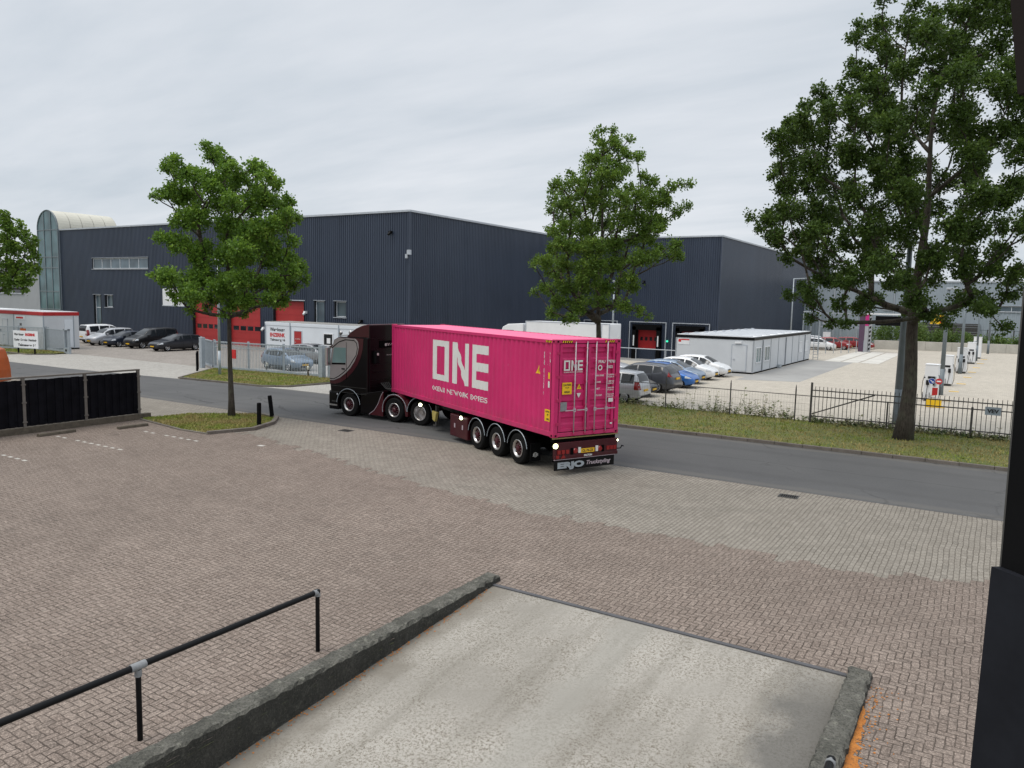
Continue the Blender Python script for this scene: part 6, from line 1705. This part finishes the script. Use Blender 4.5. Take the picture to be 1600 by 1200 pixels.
for nm, x0, x1, z0, z1, mt_ in (('caution_label', .29, .63, 1.28, 1.63, 'yellow'), ('grey_plate', .24, .47, .78, 1.05, 'clampm'), ('white_label', 2.02, 2.2, .98, 1.10, 'letter'), ('white_label', 2.12, 2.2, .29, .34, 'letter')):
    MB().box(x0, x1, .006, .018, z0, z1).build(nm, MT[mt_], ct)
for i, (tx, w_) in enumerate((('CAUTION', .28), ("9'6\"", .13), ('HIGH', .2))):
    v_, f_ = text_mesh(tx, .085, .003, w_); rr_('caution_text', v_, f_, .32 + (.28 - w_) / 2, 1.53 - i * .105, 'lettk', .003)
rr_('warning_triangle', [(0, 0), (.17, 0), (.085, .16)], [(0, 1, 2)], .815, 1.42, 'yellow', .010); rr_('warning_mark', [(.075, .03), (.095, .03), (.095, .10), (.075, .10)], [(0, 1, 2, 3)], .815, 1.42, 'lettk', .006)
rr_('hand_symbol', [(0, .14), (.15, .14), (.12, .07), (.075, 0), (.03, .07)], [(0, 4, 3, 2, 1)], .82, 1.16, 'letter', .010)

MT['chock'] = plain('faded_yellow', (0.42, 0.34, 0.10), .6)
# ================================================================ TRAILER
tl = thing('container_trailer', 'three-axle container chassis trailer with wine-red bumper and black lettered flap under the pink container', 'trailer', (TR.x, TR.y, 0), TA)
for x in (.78, 1.52): MB().box(x, x + .14, .1, 9.6, .80, 1.10).box(x, x + .14, 9.6, 12.0, .98, 1.12).build('frame_beam', MT['truckblk'], tl)
for y in (.05, 3.0, 5.9, 9.0, 11.9): MB().box(.06, CW - .06, y, y + .16, 1.0, 1.147).build('cross_member', MT['under'], tl)
for y in (2.0, 3.3, 4.6): MB().box(.3, CW - .3, y - .06, y + .06, .46, .58).build('axle', MT['under'], tl)
MB().box(.45, CW - .45, 1.6, 5.0, .62, .82).build('bogie', MT['under'], tl)
def truck_wheel(parent, x, y, axis_sgn, style='dish', R=.50, w=.32, ax='x'):
    """outer face towards axis_sgn along ax"""
    o = axis_sgn
    t = MB().lathe([(R*.56, o*w*.46), (R*.62, o*w*.5), (R*.90, o*w*.5), (R*.97, o*w*.42), (R, o*w*.3), (R, -o*w*.3), (R*.95, -o*w*.5), (R*.5, -o*w*.5)], axis=ax, n=32).build('wheel', MT['rubber'], parent)
    t.location = (x, y, R)
    m = MB()
    if style == 'dish':
        m.lathe([(R*.58, o*w*.47), (R*.55, o*w*.52), (R*.50, o*w*.48), (R*.44, o*w*.30)], axis=ax, n=32)
        r_ = m.build('rim', MT['chrome'], t, smooth=True)
        m = MB(); m.lathe([(R*.44, o*w*.30), (R*.38, o*w*.34), (R*.22, o*w*.30), (R*.20, o*w*.5), (R*.12, o*w*.56), (0, o*w*.56)], axis=ax, n=24); m.build('hub', MT['maroon'], t)
        m = MB()
        for i in range(10):
            a = 2 * math.pi * i / 10; c = (R*.385 * math.cos(a), R*.385 * math.sin(a))
            p = {'x': lambda d: (d, c[0], c[1]), 'y': lambda d: (c[0], d, c[1])}[ax]
            m.cyl(p(o*w*.30), p(o*w*.37), R*.045, n=8)
        m.build('hole', MT['under'], t)
        m = MB()
        for i in range(10):
            a = 2 * math.pi * (i + .5) / 10; c = (R*.27 * math.cos(a), R*.27 * math.sin(a))
            p = {'x': lambda d: (d, c[0], c[1]), 'y': lambda d: (c[0], d, c[1])}[ax]
            m.cyl(p(o*w*.28), p(o*w*.42), R*.022, n=6)
        m.build('nut', MT['chrome'], t)
    else:
        m.lathe([(R*.60, o*w*.47), (R*.57, o*w*.52), (R*.53, o*w*.48), (R*.50, o*w*.05), (R*.42, -o*w*.1)], axis=ax, n=32)
        m.build('rim', MT['chrome'], t, smooth=True)
        MB().lathe([(R*.44, -o*w*.1), (R*.2, -o*w*.1), (R*.18, o*w*.15), (0, o*w*.15)], axis=ax, n=24).build('hub', MT['chrome'], t)
    return t
def fender(parent, cx_, cz, R, a0, a1, lo, hi, mat, ax='x', th=.02, name='fender', edge=True):
    """arched mudguard around a wheel; the wheel axis is ax"""
    m = MB(); n = 18
    def P(r, a, o):
        u, v = cx_ + r * math.cos(a), cz + r * math.sin(a)
        return (o, u, v) if ax == 'x' else (u, o, v)
    for i in range(n):
        A, B = a0 + (a1 - a0) * i / n, a0 + (a1 - a0) * (i + 1) / n
        for r in (R, R + th):
            m.quad(P(r, A, lo), P(r, B, lo), P(r, B, hi), P(r, A, hi))
        for o in (lo, hi): m.quad(P(R, A, o), P(R, B, o), P(R + th, B, o), P(R + th, A, o))
    f = m.build(name, MT[mat], parent)
    if edge:
        m = MB(); o = lo if abs(lo) < abs(hi) or ax == 'x' else hi
        m.tube([P(R + th, a0 + (a1 - a0) * i / n, edge if edge is not True else lo) for i in range(n + 1)], [.013] * (n + 1), 6)
        m.build('fender_edge', MT['galv'], f)
    return f
for y in (1.97, 3.30, 4.63):
    truck_wheel(tl, .17, y, -1); truck_wheel(tl, CW - .17, y, 1)
    fender(tl, y, .5, .57, R_(8), R_(172), -.01, .40, 'truckblk'); fender(tl, y, .5, .57, R_(8), R_(172), CW - .40, CW + .01, 'truckblk', edge=CW)
MB().box(CW - .40, CW - .02, 1.22, 1.245, .22, .78).build('mud_flap', MT['blackm'], tl); mf = MB().box(.02, .40, 1.22, 1.245, .22, .78).build('mud_flap', MT['blackm'], tl)
m = MB(); m.lathe([(.06, 0), (.075, 0), (.075, -.004), (.06, -.004)], (.2, 1.218, .42), 'y', 20); m.build('emblem', MT['letter'], mf)
v_, f_ = text_mesh('JOE', .09, .003, .2); m = MB(); m.add([(.10 + a, 1.212, .39 + b) for a, b in v_], f_); m.build('emblem', MT['letter'], mf, normals=False)
lk = MB().box(.04, .62, 5.38, 6.74, .16, .98).build('side_locker', MT['wine'], tl, bevel=.04)
m = MB(); m.box(.03, .042, 5.7, 5.78, .5, .66); m.box(.03, .042, 6.3, 6.38, .5, .66); m.build('locker_latch', MT['steelbar'], lk)
MB().box(CW - .62, CW - .04, 5.38, 6.74, .2, .95).build('side_locker', MT['wine'], tl, bevel=.04)
for x in (.35, CW - .47): MB().box(x, x + .12, 8.5, 8.62, .25, 1.0).box(x - .06, x + .18, 8.44, 8.68, .2, .25).build('support_leg', MT['galvd'], tl)
for x in (.05,):
    a = MB().prism([(8.1, .80), (8.5, .82), (8.45, .48), (8.25, .42)], .14, .26, 'x').build('wheel_chock', MT['chock'], tl, bevel=.02)
# rear end
m = MB(); m.box(.09, 2.40, -.04, .12, .50, 1.0); m.box(.06, 2.42, -.05, .02, .495, .60); m.build('rear_bumper', MT['wine'], tl, bevel=.012)
for i in range(3):
    for x in (.14 + i * .155, 1.98 + i * .13): MB().box(x, x + .11, -.06, -.038, .66, .78).build('tail_light', MT['lamp_red'], tl)
MB().box(.10, .2, -.065, -.05, .53, .63).build('tail_light', MT['lamp_red'], tl); MB().add([(.26, -.062, .53), (.44, -.062, .53), (.35, -.062, .66)], [(0, 1, 2)]).build('warning_triangle', MT['lamp_red'], tl)
for x in (.80, 1.72): MB().lathe([(0, -.075), (.07, -.07), (.085, -.045)], (x, 0, .72), 'y', 20).build('round_tail_light', MT['lamp_red'], tl)
for x in (.90, 1.55): MB().box(x, x + .09, -.062, -.045, .65, .82).build('reflector', MT['letter'], tl)
for x in (.62, 1.78): MB().box(x, x + .1, -.058, -.045, .62, .82).build('dark_inset', MT['under'], tl)
np_ = MB().box(1.0, 1.50, -.065, -.042, .645, .77).build('number_plate', MT['plate'], tl)
v_, f_ = text_mesh('OL-74-ZK', .11, .003, .42); m = MB(); m.add([(1.04 + a, -.068, .67 + b) for a, b in v_], f_); m.build('plate_text', MT['lettk'], np_, normals=False)
put_text('maker_text', 'PACTON', .075, (1.12, -.055, .535), (1, 0, 0), (0, 0, 1), MT['letter'], tl, width=.30, bold=.004)
fl = MB().box(.05, 2.30, -.03, -.012, .17, .49).build('rear_flap', MT['black'], tl)
MB().box(.04, 2.31, -.045, -.005, .485, .50).build('flap_rail', MT['steelbar'], fl)
put_text('flap_text', 'ERJO', .23, (.17, -.033, .235), (1, 0, 0), (0, 0, 1), MT['galv'], fl, width=.98, bold=.016)
put_text('flap_text', 'Truckstyling', .17, (1.24, -.033, .27), (1, 0, 0), (0, 0, 1), MT['steelbar'], fl, width=.92, bold=.004, shear=.35)
MT['workglow'] = lampmat('lamp_glow_ring', (0.95, 0.95, 0.50), 1.0)  # emissive ring imitating the halo around the lit lens
def worklamp(parent, p, d, r=.05):
    p = Vector(p); d = Vector(d).normalized()
    h = MB().cyl(p, p - d * .09, r * 1.15, r * .8, n=16).build('work_lamp', MT['black'], parent)
    MB().cyl(p + d * .004, p + d * .01, r, r * .96, n=20).build('glow_ring', MT['workglow'], h)
    MB().cyl(p + d * .010, p + d * .024, r * .74, r * .5, n=20).build('lamp_lens', MT['worklamp'], h)
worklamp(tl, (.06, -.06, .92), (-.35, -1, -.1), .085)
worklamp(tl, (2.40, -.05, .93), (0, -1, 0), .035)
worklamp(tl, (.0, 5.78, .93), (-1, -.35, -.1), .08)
m = MB(); m.tube([(2.40, 0, .66), (2.55, -.02, .66), (2.60, -.02, .74), (2.66, -.02, .72)], [.018, .018, .022, .022], 8); m.build('hook_light', MT['black'], tl)
m = MB(); m.box(.0, CW, -.02, .05, 1.115, 1.142); m.build('rear_edge', MT['brass'], tl)
m = MB(); m.box(.12, 2.3, .13, .2, .4, .95); m.build('rear_beam', MT['under'], tl)

# ================================================================ TRACTOR UNIT  (local x forward, y to its left)
tk = thing('tractor_unit', 'black and maroon three-axle lorry tractor turning onto the street with the pink container', 'lorry', (-13.6, 3.25, 0), math.pi)
m = MB(); prof_c = [(1.08, .95), (1.14, 1.5), (1.10, 2.2), (.98, 2.95), (.86, 3.30), (.6, 3.42), (-1.1, 3.46), (-1.1, 1.0)]
m.prism(prof_c, -1.22, 1.22, 'y'); cabo = m.build('cab', MT['truckblk'], tk, bevel=.07)
m = MB(); m.prism([(.25, 3.40), (.0, 3.62), (-.35, 3.82), (-.75, 3.96), (-1.1, 4.02), (-1.14, 4.0), (-1.14, 3.40)], -1.14, 1.14, 'y'); m.build('roof_spoiler', MT['maroon'], tk, bevel=.06)
for sg in (-1, 1):
    y0 = sg * 1.222
    def side_poly(nm, pts, mat, off):
        a = sg * (1.221 + off * .5); b = sg * (1.221 + off)
        return MB().prism(pts, min(a, b) - .02, max(a, b), 'y').build(nm, MT[mat], tk, bevel=.004)
    outer = [(1.10, 1.36), (.78, 1.36), (.45, 1.46), (.1, 1.66), (-.22, 1.92), (-.5, 2.24), (-.7, 2.58), (-.82, 2.95), (-.86, 3.40), (.58, 3.40), (.84, 3.28), (.96, 2.95), (1.08, 2.2), (1.12, 1.6)]
    side_poly('maroon_swoosh', outer, 'maroon', .008)
    inner = [(1.11, 1.52), (.85, 1.53), (.5, 1.66), (.16, 1.88), (-.12, 2.12), (-.36, 2.42), (-.53, 2.74), (-.6, 3.02), (-.56, 3.24), (-.42, 3.36), (.56, 3.385), (.82, 3.26), (.95, 2.95), (1.07, 2.2), (1.1, 1.6)]
    side_poly('taupe_side', inner, 'taupe', .016)
    m = MB(); ln = [(1.08, 1.52), (.85, 1.53), (.5, 1.66), (.16, 1.88), (-.12, 2.12), (-.36, 2.42), (-.53, 2.74), (-.6, 3.02), (-.56, 3.24), (-.42, 3.36), (.1, 3.37), (.5, 3.25), (.95, 2.98)]
    m.tube([(a, sg * 1.238, b) for a, b in ln], [.013] * len(ln), 6); m.build('swoosh_line', MT['taupe'], tk)
    m = MB(); ln2 = [(a + (.07 if a < .7 else 0), b - (.06 if b > 2.6 else -.05)) for a, b in ln]
    m.tube([(a, sg * 1.236, b) for a, b in ln2], [.018] * len(ln), 6); m.build('swoosh_dark_line', MT['blackm'], tk)  # dark stripe of the livery inside the swoosh
    wpts = [(.96, 2.28), (.14, 2.32), (.14, 2.97), (.84, 2.95)]
    side_poly('side_window', wpts, 'cabglass', .024)
    side_poly('window_seal', [(.16, 2.24), (.98, 2.20), (.97, 2.27), (.16, 2.31)], 'under', .026)
    m = MB(); m.box(.10, .12, sg * 1.236 - .004, sg * 1.236 + .004, 1.6, 3.2); m.box(.2, .38, sg * 1.25 - .01, sg * 1.25 + .01, 2.02, 2.07); m.build('door_seam', MT['under'], tk)
    m = MB(); ya_, yb2 = sorted((sg * 1.26, sg * 1.48)); m.box(1.02, 1.16, ya_ + .0, yb2, 2.15, 2.95); m.build('mirror', MT['chrome'], tk, bevel=.03)
    # lower cab, steps and wheel arch
    m = MB(); a, b = sorted((sg * 1.0, sg * 1.235)); m.prism([(1.15, .30), (1.15, 1.0), (.62, 1.0), (.62, .62), (.60, .38), (.58, .30)], a, b, 'y'); m.build('bumper_corner', MT['truckblk'], tk, bevel=.03)
    for z_ in (1.28, 1.02): MB().box(-1.05, 1.08, sg * 1.236 - .003, sg * 1.236 + .003, z_, z_ + .012).build('body_line', MT['galvd'], tk)
    for x_ in (.7, .88): MB().box(x_ - .07, x_ + .1, sg * 1.236 - .004, sg * 1.236 + .004, .58, .62).build('step_edge', MT['galvd'], tk)
    MB().box(.66, 1.12, sg * 1.236 - .004, sg * 1.236 + .006, .40, .47).build('bumper_strip', MT['chrome'], tk)
    fender(tk, 0, .52, .63, R_(4), R_(176), sg * .85 if sg > 0 else -1.24, 1.24 if sg > 0 else sg * .85, 'truckblk', 'y', .05, edge=sg * 1.24)
    a, b = sorted((sg * .95, sg * 1.23))
    m = MB(); m.prism([(-.70, .22), (-1.98, .20), (-1.98, 1.28), (-1.6, 1.22), (-1.1, 1.12), (-.72, 1.06)], a, b, 'y'); sk = m.build('side_skirt', MT['truckblk'], tk, bevel=.03)
    a, b = sorted((sg * 1.20, sg * 1.238))
    MB().prism([(-1.2, .21), (-1.98, .20), (-1.98, 1.2), (-1.86, 1.05), (-1.72, .72), (-1.5, .42)], a, b, 'y').build('skirt_swoosh', MT['wine'], sk)
    m = MB(); m.tube([(x, sg * 1.24, z) for x, z in ((-1.2, .21), (-1.5, .42), (-1.72, .72), (-1.86, 1.05), (-1.98, 1.22))], [.012] * 5, 6); m.build('skirt_line', MT['steelbar'], sk)
    fender(tk, -2.6, .52, .60, R_(-12), R_(180), sg * .85 if sg > 0 else -1.24, 1.24 if sg > 0 else sg * .85, 'wine', 'y', .05, edge=sg * 1.24)
    a, b = sorted((sg * .9, sg * 1.235)); MB().prism([(-3.19, .3), (-3.3, .3), (-3.36, .86), (-3.24, 1.0), (-3.1, .9)], a, b, 'y').build('fender_bridge', MT['wine'], tk, bevel=.01)
    fender(tk, -3.93, .52, .60, R_(0), R_(170), sg * .85 if sg > 0 else -1.24, 1.24 if sg > 0 else sg * .85, 'truckblk', 'y', .04, edge=sg * 1.24)
    truck_wheel(tk, 0, sg * 1.05, sg, 'dish', .52, .32, 'y'); truck_wheel(tk, -2.6, sg * 1.02, sg, 'dish', .52, .5, 'y'); truck_wheel(tk, -3.93, sg * 1.05, sg, 'deep', .52, .34, 'y')
    MB().lathe([(0, 0), (.035, 0), (.035, sg * .02), (0, sg * .02)], (.64, sg * 1.235, .93), 'y', 12).build('side_marker', MT['lamp_clear'], tk)
m = MB(); m.box(1.05, 1.2, -1.2, 1.2, .28, 1.05); m.build('front_bumper', MT['truckblk'], tk, bevel=.05)
MB().box(.62, 1.16, -1.22, 1.22, .24, .30).build('bumper_lip', MT['blackm'], tk, bevel=.02)
MB().box(1.08, 1.14, -1.05, 1.05, 2.15, 2.95).build('windscreen', MT['dglass'], tk)
MB().prism([(.9, 3.0), (1.32, 2.86), (1.34, 2.9), (.9, 3.12)], -1.15, 1.15, 'y').build('sun_visor', MT['maroon'], tk)
for y in (.95, .35, -.35, -.95):
    m = MB(); m.lathe([(0, .12), (.05, .1), (.085, .04), (.085, 0), (.05, -.06), (.03, -.06)], (.72, y, 3.56), 'z', 16); m.cyl((.72, y, 3.38), (.72, y, 3.5), .025, n=8); m.build('roof_horn', MT['chrome'], tk, smooth=True)
m = MB(); m.cyl((.72, -1.05, 3.47), (.72, 1.05, 3.47), .018, n=8); m.build('lamp_bar', MT['chrome'], tk)
# back wall of the cab with its cabinet, ledges and pipes
m = MB(); m.box(-1.16, -1.10, -1.14, 1.14, 1.05, 3.97); m.build('rear_wall', MT['truckblk'], tk, bevel=.01)
m = MB()
for z, w_ in ((3.38, .03), (2.94, .025), (2.28, .02), (1.95, .02), (1.62, .02), (1.35, .02)): m.box(-1.19, -1.16, -1.12, 1.12, z, z + w_)
m.build('rear_ledges', MT['truckblk'], tk)
m = MB(); m.box(-1.20, -1.16, -.9, .55, 3.0, 3.3); nb = m.build('name_board', MT['under'], tk)
put_text('name_text', 'BY-WIJ', .15, (-1.206, .25, 3.08), (0, -1, 0), (0, 0, 1), MT['letter'], nb, width=.85, bold=.004)
put_text('small_text', 'TRUCKSTYLING', .06, (-1.165, .1, 2.66), (0, -1, 0), (0, 0, 1), MT['letter'], nb, width=.6)
m = MB(); m.box(-1.32, -1.16, .72, .95, 2.35, 2.88); m.build('air_box', MT['blackm'], tk, bevel=.02)
MB().box(-1.33, -1.318, .78, .88, 2.7, 2.8).build('white_label', MT['letter'], tk)
m = MB()
for k in range(5): m.tube([(-1.2, .5 - k * .12, 1.5), (-1.45, .45 - k * .12, 1.25 - .05 * k), (-1.9, .3 - k * .1, 1.3), (-2.4, .1 - k * .05, 1.45)], [.016] * 4, 6)
m.build('air_hose', MT['galvd'], tk)
m = MB()
for y in (-.5, .36): m.box(-4.7, 1.0, y, y + .14, .62, .92)
m.box(-3.0, -1.3, -.8, .8, .92, .98); m.build('chassis', MT['under'], tk)
m = MB(); m.lathe([(.1, 0), (.45, 0), (.45, .1), (.1, .1)], (-3.1, 0, 1.0), 'z', 24); m.build('fifth_wheel', MT['galvd'], tk)
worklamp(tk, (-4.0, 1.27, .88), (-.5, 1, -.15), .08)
m = MB()
for sg in (-1, 1):
    a, b = sorted((sg * .35, sg * .95)); m.box(-1.9, -1.15, a, b, .4, 1.0)
m.build('fuel_tank', MT['galvd'], tk, bevel=.08)

# ================================================================ WINDOW OF THE OBSERVER'S BUILDING
# an open outward window right of the camera: reveal, sill block and a raised sash edge
def camp(u, v, d): return cam.matrix_world @ Vector((u, v, -d))
wd = thing('window_opening', 'black metal window reveal and ledge close to the camera at the right picture edge', 'window', tuple(camp(.80, -.6, 1.25)), yaw)
def wbox(mb, pu, depth):
    """prism from picture-plane outline at 1.2 m, extended away from the opening"""
    n = len(pu)
    front = [camp(a, b, 1.2) - Vector(wd.location) for a, b in pu]
    inv = Matrix.Rotation(-yaw, 3, 'Z')
    front = [inv @ p for p in front]
    back = [p + Vector((0.03, -depth, 0)) for p in front]
    mb.add(front + back, [(i, (i + 1) % n, n + (i + 1) % n, n + i) for i in range(n)] + [tuple(range(n))[::-1], tuple(range(n, 2 * n))])
m = MB(); wbox(m, [(.800, .148), (.763, -.285), (.763, -.300), (1.10, -.300), (1.10, .30), (.812, .30)], .12); m.build('jamb', MT['blackm'], wd)
m = MB(); wbox(m, [(.7985, .148), (.7615, -.285), (.7632, -.285), (.8002, .148)], .02); m.build('jamb_edge_highlight', MT['galvd'], wd)  # paler strip laid along the jamb edge as its highlight
m = MB(); wbox(m, [(.749, -.285), (.716, -.600), (.70, -.75), (1.10, -.75), (1.10, -.31), (.763, -.31), (.763, -.285)], .10)
MT['ledge'] = plain('dark_ledge', (0.012, 0.013, 0.017), .7, var=.25, scale=8, spec=.12)
m.build('ledge', MT['ledge'], wd)
m = MB(); wbox(m, [(.777, .62), (.790, .453), (.805, .448), (1.1, .446), (1.1, .62)], .05)
MT['dbrown'] = plain('dark_brown_metal', (0.016, 0.012, 0.011), .6, spec=.1)
m.build('sash', MT['dbrown'], wd)
